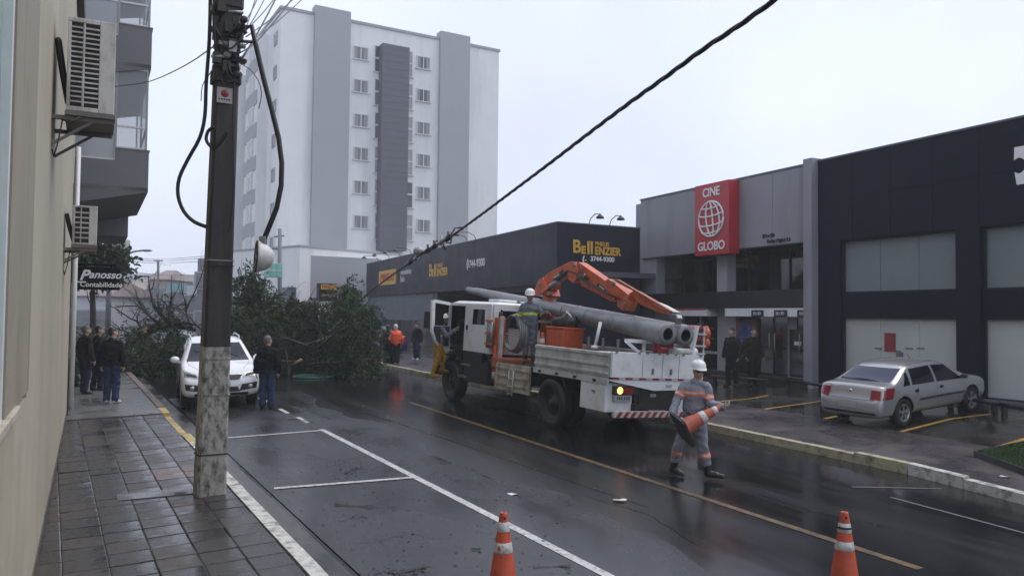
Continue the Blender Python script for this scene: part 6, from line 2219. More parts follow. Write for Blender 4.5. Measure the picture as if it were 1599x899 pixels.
# side board let down in front: dirty cream panel with a small ladder
s0 = b1('lowered_side_board', (.82, HW - .02, .50), (2.32, HW + .02, 1.12), m_rust, .006)
for z in (.62, .8, .98): b1('rib', (.85, HW + .021, z), (2.29, HW + .045, z + .06), m_rust, .008, s0)
for x in (.82, 1.5, 2.26): b1('stile', (x, HW + .021, .51), (x + .06, HW + .05, 1.11), m_rust, 0, s0)
m = B()
for x in (1.45, 1.66): m.tube([(x, HW + .06, .98), (x, HW + .08, .42)], .014, 6)
for z in (.46, .62, .80): m.tube([(1.45, HW + .075, z), (1.66, HW + .075, z)], .012, 6)
tpart('ladder', m, m_trg)
# tail cabinet: four white doors
XT = -2.0
ys = [HW, .42, -.08, -.50, -HW]
for i in range(4):
    d = b1('tail_door', (XT - .06, ys[i + 1] + .008, 1.17), (XT, ys[i] - .008, 1.65), m_trw, .006)
    if i in (1, 2):
        m = B(); m.box((XT - .085, (ys[i] + ys[i + 1]) / 2 - .02, 1.25), (XT - .06, (ys[i] + ys[i + 1]) / 2 + .02, 1.36)); tpart('latch', m, m_steel, d)
    for yy in (ys[i] - .10, ys[i + 1] + .10):
        m = B(); m.box((XT - .075, yy - .03, 1.63), (XT - .06, yy + .03, 1.66)); tpart('hinge', m, m_steel, d)
b1('cabinet_body', (XT + .001, -HW + .06, 1.16), (XT + .55, HW - .06, 1.63), m_trw)
# reflective strip
for i in range(14):
    y0 = HW - .02 - i * (2 * HW - .04) / 14
    b1('reflector', (XT - .067, y0 - (2 * HW - .04) / 14 + .004, 1.135), (XT - .05, y0, 1.168), m_refl_r if i % 2 == 0 else m_refl_w)
m = B(); m.prism([(HW, 1.13), (-HW, 1.13), (-HW, .97), (.10, .93), (HW - .25, 1.06), (HW, 1.10)], XT - .05, XT + .02, 'X'); tpart('tail_skirt', m, m_trw)
b1('tail_plate', (XT - .06, -.35, 1.0), (XT - .051, -.20, 1.05), m_plate)
tb = b1('tool_box', (-1.92, .52, .50), (-1.10, HW + .01, 1.07), m_trw, .012)
m = B(); m.box((-1.6, HW + .011, .85), (-1.5, HW + .03, .88)); tpart('latch', m, m_steel, tb)
b1('tool_box', (-1.92, -HW - .01, .50), (-1.10, -.52, 1.07), m_trw, .012)
lc = b1('lamp_cluster', (-2.02, .42, .84), (-1.921, 1.02, 1.0), m_chas, .01)
m = B(); m.lathe([(.001, -2.045), (.055, -2.04), (.068, -2.021)], 16, (0, .90, .92), axis='X'); tpart('amber_lamp', m, m_amberlit, lc)
m = B(); m.box((-2.04, .60, .86), (-2.021, .80, .98)); tpart('red_lamp', m, m_tail, lc)
pl = b1('number_plate', (-2.0, .60, .72), (-1.921, 1.0, .83), m_plate, parent=TR)
for k, yy in enumerate((.94, .89, .84, .77, .71, .66)):
    m = B(); m.box((-2.006, yy - .015, .745), (-2.001, yy + .012, .80)); tpart('plate_mark', m, m_chas, pl)
bp = b1('rear_bumper', (-2.14, -1.1, .42), (-2.06, 1.1, .54), m_refl_w, .006)
for i in range(13):
    y = 1.06 - i * .17
    m = B(); m.prism([(y, .425), (y - .085, .425), (y - .165, .535), (y - .08, .535)], -2.147, -2.141, 'X'); tpart('red_stripe', m, m_refl_r, bp)
for sd in (-1, 1): b1('bumper_arm', (-2.06, sd * .5 - .04, .44), (-1.8, sd * .5 + .04, .66), m_chas)
b1('tow_plate', (-1.97, -.6, .55), (-1.93, .4, .92), m_chas)
for y in (.25, -.05): b1('under_frame', (-1.96, y - .03, .55), (-1.88, y + .03, 1.05), m_chas)
b1('inspection_label', (-1.98, -.02, .80), (-1.971, .12, .86), m_plate)
# headboard frame behind cab
for y in (-1.05, 1.05): b1('headboard_post', (2.40, y - .04, 1.13), (2.48, y + .04, 2.2), m_trg)
# ---- crane
b1('crane_base', (1.85, -HW, .98), (2.65, HW, 1.22), m_orgd, .015)
for sd in (-1, 1):
    g1 = b1('outrigger_housing', (2.50, sd * 1.0 - .10, 1.30), (2.72, sd * 1.0 + .10, 2.16), m_org, .012)
    m = B(); m.tube([(2.62, sd * 1.05, 1.5), (2.62, sd * 1.05, .62)], .075, 10); tpart('outrigger_leg', m, m_org, g1)
    m = B(); m.tube([(2.62, sd * 1.05, .86), (2.62, sd * 1.05, .68)], .078, 10); tpart('reflector', m, m_refl_w, g1)
    m = B(); m.tube([(2.61, sd * 1.0, 2.16), (2.61, sd * 1.0, 2.3)], .05, 8); tpart('cap', m, m_chas, g1)
for k, x in enumerate((2.62, 2.75)):
    m = B(); m.tube([(x + .08, HW + .02, 1.42), (x + .08, HW + .02, 2.05)], .055, 10); tpart('hydraulic_cylinder', m, m_steel)
for z in (1.5, 1.75, 2.05): b1('valve_bar', (2.55, HW + .06, z), (2.9, HW + .09, z + .04), m_org)
YB = -.25
def px_poly(pts, y):
    out = []
    for (cx_, cy_) in pts:
        p = tl(820 + cx_ / 5.62, 400 + cy_ / 5.62, 1, y)
        out.append((p.x, p.z))
    return out
def boom(name, pts, y, th, mm, parent=TR, bevel=.012):
    m = B(); m.prism(px_poly(pts, y), y - th / 2, y + th / 2, 'Y')
    return tpart(name, m, mm, parent, bevel)
colp = px_poly([(215, 350), (215, 900)], YB)
m = B(); m.tube([(colp[0][0], YB, 1.2), (colp[0][0], YB, colp[0][1] + .15)], [.2, .16], 14); tpart('crane_column', m, m_orgd)
c0 = boom('crane_elbow', [(121, 352), (128, 310), (165, 212), (205, 190), (250, 300), (262, 350), (200, 335)], YB, .34, m_org)
s1 = boom('lower_boom', [(180, 205), (240, 150), (415, 58), (448, 60), (452, 95), (428, 128), (300, 215), (262, 295), (235, 285)], YB, .26, m_org)
boom('dark_plate', [(245, 190), (335, 110), (340, 165), (255, 235)], YB + .132, .006, m_plast, s1, 0)
boom('plate_print', [(250, 180), (300, 150), (300, 165), (252, 195)], YB + .137, .004, m_refl_w, s1, 0)
m = B(); q = px_poly([(262, 330), (395, 232), (330, 285)], YB - .2); m.tube([(q[0][0], YB + .17, q[0][1]), (q[1][0], YB + .17, q[1][1])], .05, 10); tpart('ram', m, m_org, s1)
m = B(); q = px_poly([(330, 275), (402, 238)], YB - .2); m.tube([(q[0][0], YB + .17, q[0][1]), (q[1][0], YB + .17, q[1][1])], .065, 10); tpart('ram_end', m, m_steel, s1)
kn = boom('crane_knuckle', [(428, 75), (452, 52), (492, 58), (512, 150), (500, 215), (470, 240), (428, 205)], YB, .36, m_org)
s2 = boom('upper_boom', [(468, 62), (505, 55), (745, 220), (822, 300), (825, 385), (795, 402), (700, 350), (528, 262), (508, 150)], YB, .24, m_org)
boom('dark_plate', [(635, 230), (712, 285), (705, 320), (628, 262)], YB + .122, .006, m_plast, s2, 0)
boom('plate_print', [(650, 250), (695, 282), (692, 300), (648, 265)], YB + .127, .004, m_refl_w, s2, 0)
m = B(); q = px_poly([(480, 70), (500, 150), (545, 205), (560, 190)], YB + .15); m.tube([(a, YB + .16, b) for a, b in q], .022, 6); tpart('hydraulic_hose', m, m_blackc, s2)
s3 = boom('telescopic_housing', [(742, 222), (775, 200), (958, 345), (950, 395), (905, 482), (852, 440), (858, 385), (745, 290)], YB, .30, m_org)
boom('rusty_bracket', [(868, 372), (948, 400), (905, 480), (856, 438)], YB + .155, .01, m_orgd, s3, 0)
s4 = boom('telescopic_boom', [(940, 330), (985, 305), (1150, 402), (1275, 492), (1240, 512), (1050, 428)], YB, .2, m_org)
boom('extension_ram', [(770, 205), (820, 203), (1290, 480), (1275, 495), (985, 320), (830, 240)], YB + .16, .07, m_orgd, s4)
boom('boom_tip', [(1150, 402), (1220, 430), (1330, 490), (1300, 505), (1160, 420)], YB, .22, m_trg, s4)
boom('hook_block', [(1285, 515), (1350, 515), (1362, 545), (1350, 600), (1335, 600), (1335, 555), (1290, 550)], YB, .14, m_steel, TR)
for k, off in enumerate((.0, .05, .10)):
    m = B(); q = px_poly([(230 - off * 60, 300), (300, 225 - off * 100), (400, 140 - off * 120), (470, 150), (530, 205 + off * 80), (640, 270 + off * 60), (750, 330), (860, 380)], YB + .1)
    m.tube([(a, YB + .15 + off * .5, b) for a, b in q], .014, 6); tpart('hydraulic_hose', m, m_blackc, s2)
for (cx_, cy_) in ((150, 250), (235, 330), (452, 80), (490, 180), (540, 170), (790, 240), (890, 420)):
    q = px_poly([(cx_, cy_)], YB + .1)[0]
    m = B(); m.tube([(q[0], YB + .12, q[1]), (q[0], YB + .20, q[1])], .045, 10); tpart('pivot_pin', m, m_steel)
# ---- supports for the poles
b1('cross_bar', (-1.75, -.95, 1.83), (-1.62, .55, 1.90), m_trw)
for (ya, yb, za, zb) in ((.1, .1, 1.63, 1.85), (.55, .2, 1.85, 1.63), (-.1, -.55, 1.63, 1.85), (-.55, -.9, 1.85, 1.63)):
    m = B(); m.bar((-1.68, ya, za), (-1.68, yb, zb), .05); tpart('truss_member', m, m_trw)
m = B(); m.tube([(-.55, .48, 1.62), (-.62, .42, 2.2)], .035, 8); m.ell((-.55, .48, 1.66), (.08, .08, .05)); tpart('stanchion', m, m_trw)
m = B(); m.bar((-1.9, -.95, 1.66), (-1.95, -1.02, 2.25), .05, .10); tpart('stanchion', m, m_trw)
b1('front_cross_bar', (2.2, -.9, 2.10), (2.3, .7, 2.16), m_trg)
for z in (1.82, 2.06, 1.66): b1('rack_shelf', (-1.9, -HW - .18, z), (-1.3, -.98, z + .035), m_trg)
for (x, y) in ((-1.88, -HW - .16), (-1.3, -HW - .16)): b1('rack_post', (x, y, 1.2), (x + .04, y + .04, 2.25), m_trg)
# loose things carried on the truck
WT_ = Matrix.Translation(to_) @ RT.to_4x4() @ ROLL
def on_truck(name, label, cat, loc, group=None, yaw=0.0):
    t = thing(name, label, cat, (0, 0, 0), None, group)
    t.matrix_world = WT_ @ Matrix.Translation(loc) @ Matrix.Rotation(yaw, 4, 'Z')
    return t
m_conc = mat('concrete_pole_grey', (0.215, 0.225, 0.24), 0.42, var=0.12, scale=3, bump=0.1, dirt=(0.11, 0.115, 0.125), dirt_amt=0.8, dirt_scale=2.5, dirt_stretch=(1, 1, 1))
m_hole_d = mat('pole_bore', (0.02, 0.02, 0.022), 0.8)
def utility_pole(label, pa, pb, ra, rb):
    a, b = Vector(pa), Vector(pb)
    t = thing('concrete_pole', label, 'pole', (0, 0, 0), None, 'grey utility poles carried on the truck')
    t.matrix_world = WT_ @ Matrix.Translation(a)
    d = (b - a); L_ = d.length
    Rm = d.to_track_quat('Z', 'Y').to_matrix()
    m = MB(); m.M = Rm.to_4x4(); 
    m.lathe([(ra * .56, .0), (ra, .0), (ra * .995, .02), (rb, L_), (rb * .5, L_), (rb * .5, L_ - .3)], 28); m.M = None
    obj('shaft', m, m_conc, t)
    m = MB(); m.M = Rm.to_4x4(); m.lathe([(ra * .56, .0), (ra * .54, .9), (.001, .9)], 24); m.M = None
    obj('bore', m, m_hole_d, t)
    for f_ in (.18, .30, .41, .62):
        m = MB(); m.M = Rm.to_4x4(); r = ra + (rb - ra) * f_; m.lathe([(r + .0005, L_ * f_), (r + .006, L_ * f_ + .005), (r + .006, L_ * f_ + .03), (r + .0005, L_ * f_ + .035)], 24); m.M = None
        obj('collar', m, m_conc if f_ != .41 else m_orgd, t)
    return t
pa = tl(1043, 522, 0, -2.3); pb = tl(731, 452.5, 0, 6.3)
pa2 = tl(1071, 524, 0, -2.3); pb2 = pb + Vector((0, -.23, 0.0))
utility_pole('long grey tapered concrete pole lying over the truck, nearer to the camera', pa, pb, .215, .088)
utility_pole('second grey concrete pole behind the first on the truck, its open end further right', pa2, pb2, .215, .088)
# orange bin and black bag
q0 = tl(866, 541, 1, .35); q1 = tl(895, 515, 1, .35)
t = on_truck('orange_bin', 'orange plastic bin on the truck bed behind the side panel', 'bin', (q1.x, .35, 1.13))
wB = q0.x - q1.x; hB = q1.z - 1.13
m = MB(); m.prism([(.06, 0), (wB - .04, 0), (wB, hB), (0, hB)], -.3, .25, 'Y'); obj('tub', m, m_org, t, bevel=.02)
m = MB(); m.prism([(-.02, hB + .001), (wB + .02, hB + .001), (wB + .02, hB + .05), (-.02, hB + .05)], -.32, .27, 'Y'); obj('rim', m, m_org, t, bevel=.01)
t = on_truck('black_bag', 'crumpled black bag lying on top of the orange bin', 'bag', (q1.x + wB * .5, .33, 1.13 + hB + .05))
bm = bmesh.new(); bmesh.ops.create_icosphere(bm, subdivisions=3, radius=1)
for v in bm.verts:
    n_ = math.sin(v.co.x * 5 + 1) * math.cos(v.co.y * 6) * .18 + math.sin(v.co.z * 9 + v.co.x * 7) * .08
    v.co = Vector((v.co.x * .34, v.co.y * .26, max(v.co.z, -.55) * .17 + .094)) * (1 + n_)
    v.co.z = max(v.co.z, 0)
me = bpy.data.meshes.new('bag'); bm.to_mesh(me); bm.free(); me.materials.append(m_rub)
for p_ in me.polygons: p_.use_smooth = True
link('bag', me, t)
m = MB(); m.tube([(-.1, .1, .2), (-.25, .12, .32), (-.42, .12, .22)], .02, 6); m.tube([(.05, .0, .2), (-.1, .05, .36), (-.2, .12, .3)], .014, 6); obj('handle', m, m_trg, t)
q = tl(846, 540, 1, .75)
cone('small traffic cone standing on the truck bed beside the orange bin', WT_ @ Vector((q.x, .75, 1.132)), WT_.to_3x3(), m=m_cone, bandz=((.30, .42), (.52, .62)))
# red fuel can, white tube, rack clutter
q = tl(1037, 556, 0, -1.85)
t = on_truck('red_can', 'red jerry can with white symbol on the tail cabinet of the truck', 'can', (-1.9, q.y, 1.655))
m = MB(); m.prism([(-.2, 0), (.2, 0), (.2, .24), (.14, .30), (-.2, .30)], 0, .16, 'X'); obj('can', m, m_red, t, bevel=.015)
m = MB(); m.lathe([(.001, -.008), (.035, -.006), (.035, -.001)], 14, (0, .02, .19), axis='X'); obj('symbol', m, m_refl_w, t)
m = MB(); m.box((-.006, -.12, .09), (-.001, .14, .115)); obj('white_print', m, m_refl_w, t)
m = MB(); m.tube([(.08, -.22, .27), (.08, -.26, .35), (.08, -.2, .36)], .025, 8); obj('spout', m, m_plast, t)
t = on_truck('white_tube', 'white plastic tube lying across the tail cabinet under the pole ends', 'tube', (-1.9, -.33, 1.715))
m = MB(); m.tube([(0, 0, 0), (0, -.62, 0)], .058, 14); obj('tube', m, m_trg, t)
m = MB(); m.ell((0, -.68, 0), (.085, .10, .085)); obj('cap', m, m_trw, t)
for i, (z, w_, lab) in enumerate(((1.856, .34, 'red tool case on the middle rack shelf at the truck tail'), (2.096, .3, 'red tool case on the top rack shelf at the truck tail'), (1.696, .26, 'brown coil on the bottom rack shelf at the truck tail'))):
    t = on_truck('tool_case', lab, 'tool case', (-1.78, -1.18, z), 'tool cases on the rack')
    m = MB(); m.prism([(-.13, 0), (.17, 0), (.17, .10), (.1, .15), (-.08, .16), (-.13, .1)], -w_ / 2 + .1, w_ / 2 + .1, 'X'); obj('case', m, m_red if i < 2 else m_orgd, t, bevel=.012)
    m = MB(); m.tube([(-.1, -.06, .15), (-.1, -.05, .19), (-.1, .08, .19), (-.1, .09, .15)], .01, 6); m.box((-.14, -.05, .03), (-.10, .09, .09)); obj('handle', m, m_plast, t)
for i, z in enumerate((1.9, 2.1)):
    t = on_truck('orange_float', ['orange round float hanging outside the lower rack', 'orange round float hanging outside the upper rack'][i], 'float', (-1.75, -1.47, z))
    m = MB(); m.ell((0, 0, 0), (.10, .10, .12)); m.lathe([(.05, .1), (.04, .15), (.001, .16)], 10); obj('float', m, m_org, t)
    m = MB(); m.tube([(0, .1, .12), (-.02, -.18, .1)], .02, 6); obj('strap', m, m_plast, t)
# hose coil on the left behind the cab
q = tl(803, 520, 1, .78)
t = on_truck('hose_coil', 'large coil of grey hose standing upright behind the truck cab', 'hose', (q.x, .78, q.z))
rr = .46
for k in range(4):
    m = MB(); m.tube([(rr * (1 - k * .035) * math.cos(a), (k - 1.5) * .045, rr * (1 - k * .035) * math.sin(a)) for a in [2 * PI * i / 28 for i in range(29)]], .024, 7); obj('loop', m, m_steel if k % 2 else mat('hose_grey', (0.20, 0.20, 0.21), 0.6), t)
m = MB()
for z in (-.06, .0, .06): m.tube([(-.4, 0, z), (.4, .02, z)], .014, 6)
obj('rod', m, m_trg, t)
for x in (0, .35): b1('orange_post', (q.x + .22 + x, .95, 1.14), (q.x + .28 + x, 1.01, 2.1), m_org)
t = on_truck('tool_bundle', 'bundle of long tools and rails lying on the truck bed beneath the poles', 'tools', (-.6, .5, 1.13))
for k in range(6):
    m = MB(); m.bar((-1.0 + .1 * k, -.05 * k, .35 + .05 * (k % 3)), (.7 + .05 * k, -.1 * k + .1, .42 + .04 * (k % 2)), .035); obj('rail', m, [m_red, m_org, m_steel][k % 3], t)
m = MB(); m.box((-.9, -.5, 0), (.6, .1, .34)); obj('dark_case', m, m_chas, t, bevel=.02)
for k in range(3):
    m = MB(); m.box((-.8 + k * .5, .0, .3), (-.76 + k * .5, .04, .75)); obj('upright', m, m_steel, t)

# ---- person on the truck bed
q = tl(827, 560, 1, .55)
Jb = stand(1.72, arms=(.05, .05), bend=(.10, .10))
base = WT_ @ Vector((q.x, .55, 1.13))
yw = VIEWYAW(base)
J = {k: v.copy() for k, v in stand(1.70).items()}
for k in J: J[k] = V(-J[k][0], -J[k][1], J[k][2])            # face the camera: his right hand on the left of the picture
J['elR'] = V(-.27, .03, 1.07); J['wrR'] = V(-.24, -.08, .85)
J['elL'] = V(.30, .02, 1.15); J['wrL'] = V(.40, -.20, 1.19)
bnd = [('t', V(0, 0, 1.17), V(0, 0, 1), -.03, .03, .24, m_bandyel)]
for n in 'RL':
    ax_ = unit(J['el' + n] - J['sh' + n]); bnd.append(('t', J['sh' + n], ax_, .19, .24, .09, m_bandyel))
person('person in grey uniform with yellow chest band and white helmet standing on the truck bed', base, yw, J, h=.014, top=m_ug_d, leg=m_ug_d, shoe=m_boot, boots=True, helmet=True,
       face_yaw=R_(180), face_pitch=R_(-12), bands=bnd, gloves=m_gloved, curl=(.4, .9), palm={'fdL': (.75, -.4, -.2), 'L': (0, -.3, -.8)}, loose=1.25, skin=m_skin_d)
# ---- person climbing at the open cab door
pz = WT_ @ Vector((5.05, 1.40, 0))
base = PD(681, 588, (pz - CAM).dot(RC @ Vector((0, 0, -1))))
yw = VIEWYAW(base)
J = {}
J['pel'] = V(.05, 0, .84); J['neck'] = V(.14, .02, 1.34); J['head'] = V(.19, .05, 1.50)
J['shR'] = V(.13, -.16, 1.27); J['shL'] = V(.15, .17, 1.27)
J['elR'] = V(.26, -.20, 1.07); J['wrR'] = V(.42, -.12, 1.19); J['elL'] = V(.32, .20, 1.10); J['wrL'] = V(.50, .16, 1.24)
J['hipR'] = V(.05, -.09, .80); J['hipL'] = V(.05, .09, .80)
J['knR'] = V(.02, -.11, .42); J['anR'] = V(-.10, -.12, .08); J['toeR'] = V(.07, -.13, .03)
J['knL'] = V(.20, .10, .50); J['anL'] = V(.14, .12, .18); J['toeL'] = V(.30, .12, .13)
bnd = [('t', V(.10, 0, 1.08), unit(J['neck'] - J['pel']), -.02, .02, .22, m_bandyel)]
person('person in grey shirt, yellow trousers and white helmet climbing into the open truck door', base, yw, J, h=.014, top=m_ug_d, leg=m_try, shoe=m_try, boots=True, helmet=True,
       face_yaw=R_(-80), bands=bnd, gloves=m_glove, curl=(.8, .8), loose=1.35, skin=m_skin_d)
# ================================================================ TREES
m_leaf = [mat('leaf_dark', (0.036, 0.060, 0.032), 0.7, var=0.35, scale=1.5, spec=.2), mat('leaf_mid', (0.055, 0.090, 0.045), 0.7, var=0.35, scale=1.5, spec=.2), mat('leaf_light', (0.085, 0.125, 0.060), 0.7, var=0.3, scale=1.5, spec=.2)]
m_bark = mat('bark', (0.040, 0.033, 0.028), 0.8, var=0.35, scale=6, bump=0.4, bscale=20, stretch=(1, 1, .3))
m_barkd = mat('bark_wet', (0.018, 0.015, 0.014), 0.55, var=0.35, scale=6, bump=0.3, bscale=20)
rng = np.random.default_rng(4)
def nrm(a): return a / (np.linalg.norm(a, axis=-1, keepdims=True) + 1e-9)
def crown_mesh(blobs, leaf=(.12, .022), per=20, droop=.7, name='crown'):
    """blobs: (centre, radii, twigs). Twigs spring from inside each blob, hang outwards and down, and carry leaf blades"""
    Vs, Mi = [], []
    for (c, r, n) in blobs:
        u_ = nrm(rng.normal(size=(n, 3)))
        rad = rng.random((n, 1)) ** 0.45
        p = np.array(c) + u_ * rad * np.array(r)
        d = nrm(u_ * .8 + rng.normal(size=(n, 3)) * .55 + np.array([0, 0, -droop]))
        L = rng.uniform(.25, 1.0, (n, 1))
        tone = np.clip(rng.normal(.8, .75, n) + u_[:, 2] * .5, 0, 2.49).astype(int)  # upper twigs get lighter leaves, light from above put into the colour
        t = (np.arange(per) + rng.random((n, per))) / per
        pos = p[:, None, :] + d[:, None, :] * (L[:, :, None] * t[:, :, None]) + np.array([0, 0, -1.0]) * (droop * .35 * (L[:, :, None] * t[:, :, None]) ** 2)
        ld = nrm(d[:, None, :] * .8 + rng.normal(size=(n, per, 3)) * .6)
        sd = nrm(np.cross(ld, rng.normal(size=(n, per, 3))))
        ll = rng.uniform(.6, 1.3, (n, per, 1)) * leaf[0]
        ww = rng.uniform(.7, 1.3, (n, per, 1)) * leaf[1]
        a = pos; b = pos + ld * ll * .45 + sd * ww; c2 = pos + ld * ll; e = pos + ld * ll * .45 - sd * ww
        Vs.append(np.stack([a, b, c2, e], 2).reshape(-1, 3))
        Mi.append(np.repeat(tone, per))
    V_ = np.concatenate(Vs); M_ = np.concatenate(Mi)
    k = len(M_)
    me = bpy.data.meshes.new(name)
    me.vertices.add(len(V_)); me.vertices.foreach_set('co', V_.ravel())
    me.loops.add(4 * k); me.loops.foreach_set('vertex_index', np.arange(4 * k))
    me.polygons.add(k); me.polygons.foreach_set('loop_start', np.arange(0, 4 * k, 4)); me.polygons.foreach_set('loop_total', np.full(k, 4))
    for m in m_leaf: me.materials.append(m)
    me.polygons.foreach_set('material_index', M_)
    me.update(calc_edges=True)
    return me
def branch(mb, a, b, r0, r1, bend=.15, n=6, kids=0, depth=0, up=.2):
    a, b = Vector(a), Vector(b)
    L = (b - a).length
    off = Vector((rnd.gauss(0, 1), rnd.gauss(0, 1), rnd.gauss(0, 1))) * bend * L
    pts = []
    for i in range(n + 1):
        t = i / n
        pts.append(a.lerp(b, t) + off * (4 * t * (1 - t)) * .5 + Vector((rnd.gauss(0, .012), rnd.gauss(0, .012), rnd.gauss(0, .012))) * L * (1 if 0 < i < n else 0))
    mb.tube(pts, [r0 + (r1 - r0) * i / n for i in range(n + 1)], 6 if r0 > .02 else 4)
    if depth > 0:
        for k in range(kids):
            t = rnd.uniform(.25, 1)
            i = min(int(t * n), n - 1)
            p = pts[i].lerp(pts[i + 1], t * n - i)
            d = (b - a).normalized() + Vector((rnd.gauss(0, .7), rnd.gauss(0, .7), rnd.gauss(up, .6)))
            branch(mb, p, p + d.normalized() * L * rnd.uniform(.3, .55), max(.005, (r0 + (r1 - r0) * t) * .6), .004, bend, 4, max(1, kids - 1), depth - 1, up)
    return pts
def tree(label, base, trunk_pts, radii, blobs, limbs=(), leaf=(.12, .022), per=22, droop=.7, name='fallen_tree', cat='tree', group=None, bark=None):
    base = Vector(base)
    t = thing(name, label, cat, base, None, group)
    L_ = lambda p: Vector(p) - base
    m = MB(); m.tube([L_(p) for p in trunk_pts], radii, 10); obj('trunk', m, bark or m_bark, t)
    for (a, b, r0, r1, kids, dep) in limbs:
        m = MB(); branch(m, L_(a), L_(b), r0, r1, .14, 6, kids, dep); obj('branch', m, bark or m_barkd, t)
    if blobs:
        me = crown_mesh([(np.array(L_(c)), r, n) for (c, r, n) in blobs], leaf, per, droop)
        link('crown', me, t)
    return t
def bl(px, py, d, r, n):
    return (PD(px, py, d), r, n)
# 1 right-hand weeping crown
b0 = P(548, 588)
blobs = [bl(540, 470, 27.6, (.35, .6, .55), 110), bl(545, 515, 27.3, (.6, .9, .7), 260), bl(558, 495, 27.4, (.4, .7, .45), 130), bl(528, 545, 27.0, (.55, .8, .6), 230), bl(560, 545, 27.0, (.42, .7, .6), 220),
         bl(552, 570, 27.2, (.65, .6, .3), 220), bl(572, 492, 27.4, (.16, .4, .25), 36), bl(530, 485, 27.4, (.2, .4, .4), 46), bl(568, 574, 26.6, (.25, .4, .25), 70), bl(541, 450, 27.8, (.10, .2, .3), 26), bl(582, 478, 27.2, (.12, .3, .12), 12), bl(556, 462, 27.4, (.06, .1, .06), 12), bl(524, 472, 27.4, (.06, .1, .06), 12), bl(580, 515, 27.0, (.06, .1, .06), 14), bl(584, 545, 26.8, (.06, .1, .06), 14), bl(513, 505, 27.4, (.06, .1, .06), 12), bl(586, 565, 26.6, (.06, .1, .06), 12), bl(550, 448, 27.6, (.05, .05, .05), 8), bl(522, 555, 27.6, (.3, .5, .4), 80)]
tree('fallen tree with dense weeping dark crown, rightmost part of the mass blocking the road', b0,
     [G(b0.x + .2, b0.y + 1.2, .0), PD(548, 545, 27.6), PD(545, 500, 27.8), PD(546, 455, 27.9)], [.22, .17, .11, .03], blobs,
     [(PD(548, 540, 27.6), PD(505, 500, 27.4), .08, .015, 5, 1), (PD(546, 510, 27.7), PD(580, 480, 27.5), .06, .012, 4, 1), (PD(546, 520, 27.7), PD(500, 530, 27.0), .06, .012, 4, 1)], droop=1.1, leaf=(.13, .020), per=26)
blobs_spray = 0
# 2 middle crown behind the man and the car
b0 = P(440, 588)
blobs = [bl(385, 505, 28.5, (.65, .8, .55), 260), bl(420, 515, 28.3, (.8, .9, .6), 420), bl(455, 510, 28.5, (.6, .8, .5), 300), bl(430, 548, 28.0, (1.1, .8, .55), 520), bl(475, 540, 28.3, (.75, .7, .55), 380),
         bl(395, 550, 27.6, (.9, .8, .6), 420), bl(500, 545, 28.2, (.5, .6, .45), 200), bl(490, 500, 28.4, (.45, .5, .55), 130), bl(388, 455, 29, (.45, .5, .6), 150), bl(402, 440, 29, (.25, .3, .35), 50),
         bl(440, 566, 27.9, (1.2, .5, .28), 260), bl(470, 480, 28.6, (.35, .4, .35), 70), bl(365, 525, 28, (.6, .7, .8), 260), bl(440, 475, 28.6, (.6, .5, .3), 90), bl(372, 440, 28.6, (.06, .1, .06), 12), bl(412, 452, 28.6, (.06, .1, .06), 14), bl(432, 462, 28.4, (.06, .1, .06), 12), bl(462, 468, 28.4, (.06, .1, .06), 12), bl(486, 478, 28.2, (.06, .1, .06), 12), bl(395, 428, 28.8, (.05, .05, .05), 9), bl(505, 488, 28, (.06, .06, .06), 10)]
tree('fallen tree with broad dark crown lying behind the white car and the utility pole', b0,
     [G(b0.x + 1.5, b0.y + 2.5, .3), PD(440, 545, 28.5), PD(400, 520, 28.8), PD(345, 520, 29.0)], [.24, .2, .15, .06], blobs,
     [(PD(430, 535, 28.5), PD(500, 470, 28.0), .07, .012, 6, 1), (PD(400, 520, 28.8), PD(375, 420, 28.9), .07, .01, 5, 1), (PD(450, 540, 28.3), PD(540, 480, 27.6), .05, .01, 5, 1), (PD(430, 530, 28.5), PD(455, 460, 28.4), .05, .01, 5, 1), (PD(470, 560, 26.4), PD(565, 478, 26.2), .06, .012, 6, 1), (PD(480, 540, 26.6), PD(400, 525, 26.4), .05, .01, 6, 1), (PD(455, 565, 26.2), PD(370, 560, 26.4), .05, .01, 5, 1), (PD(500, 545, 26.2), PD(505, 470, 26.6), .04, .008, 5, 1), (PD(480, 570, 26.0), PD(590, 560, 26.0), .045, .01, 5, 1), (PD(350, 522, 27.6), PD(500, 530, 26.6), .09, .03, 4, 1)], droop=.8, leaf=(.13, .022), per=26)
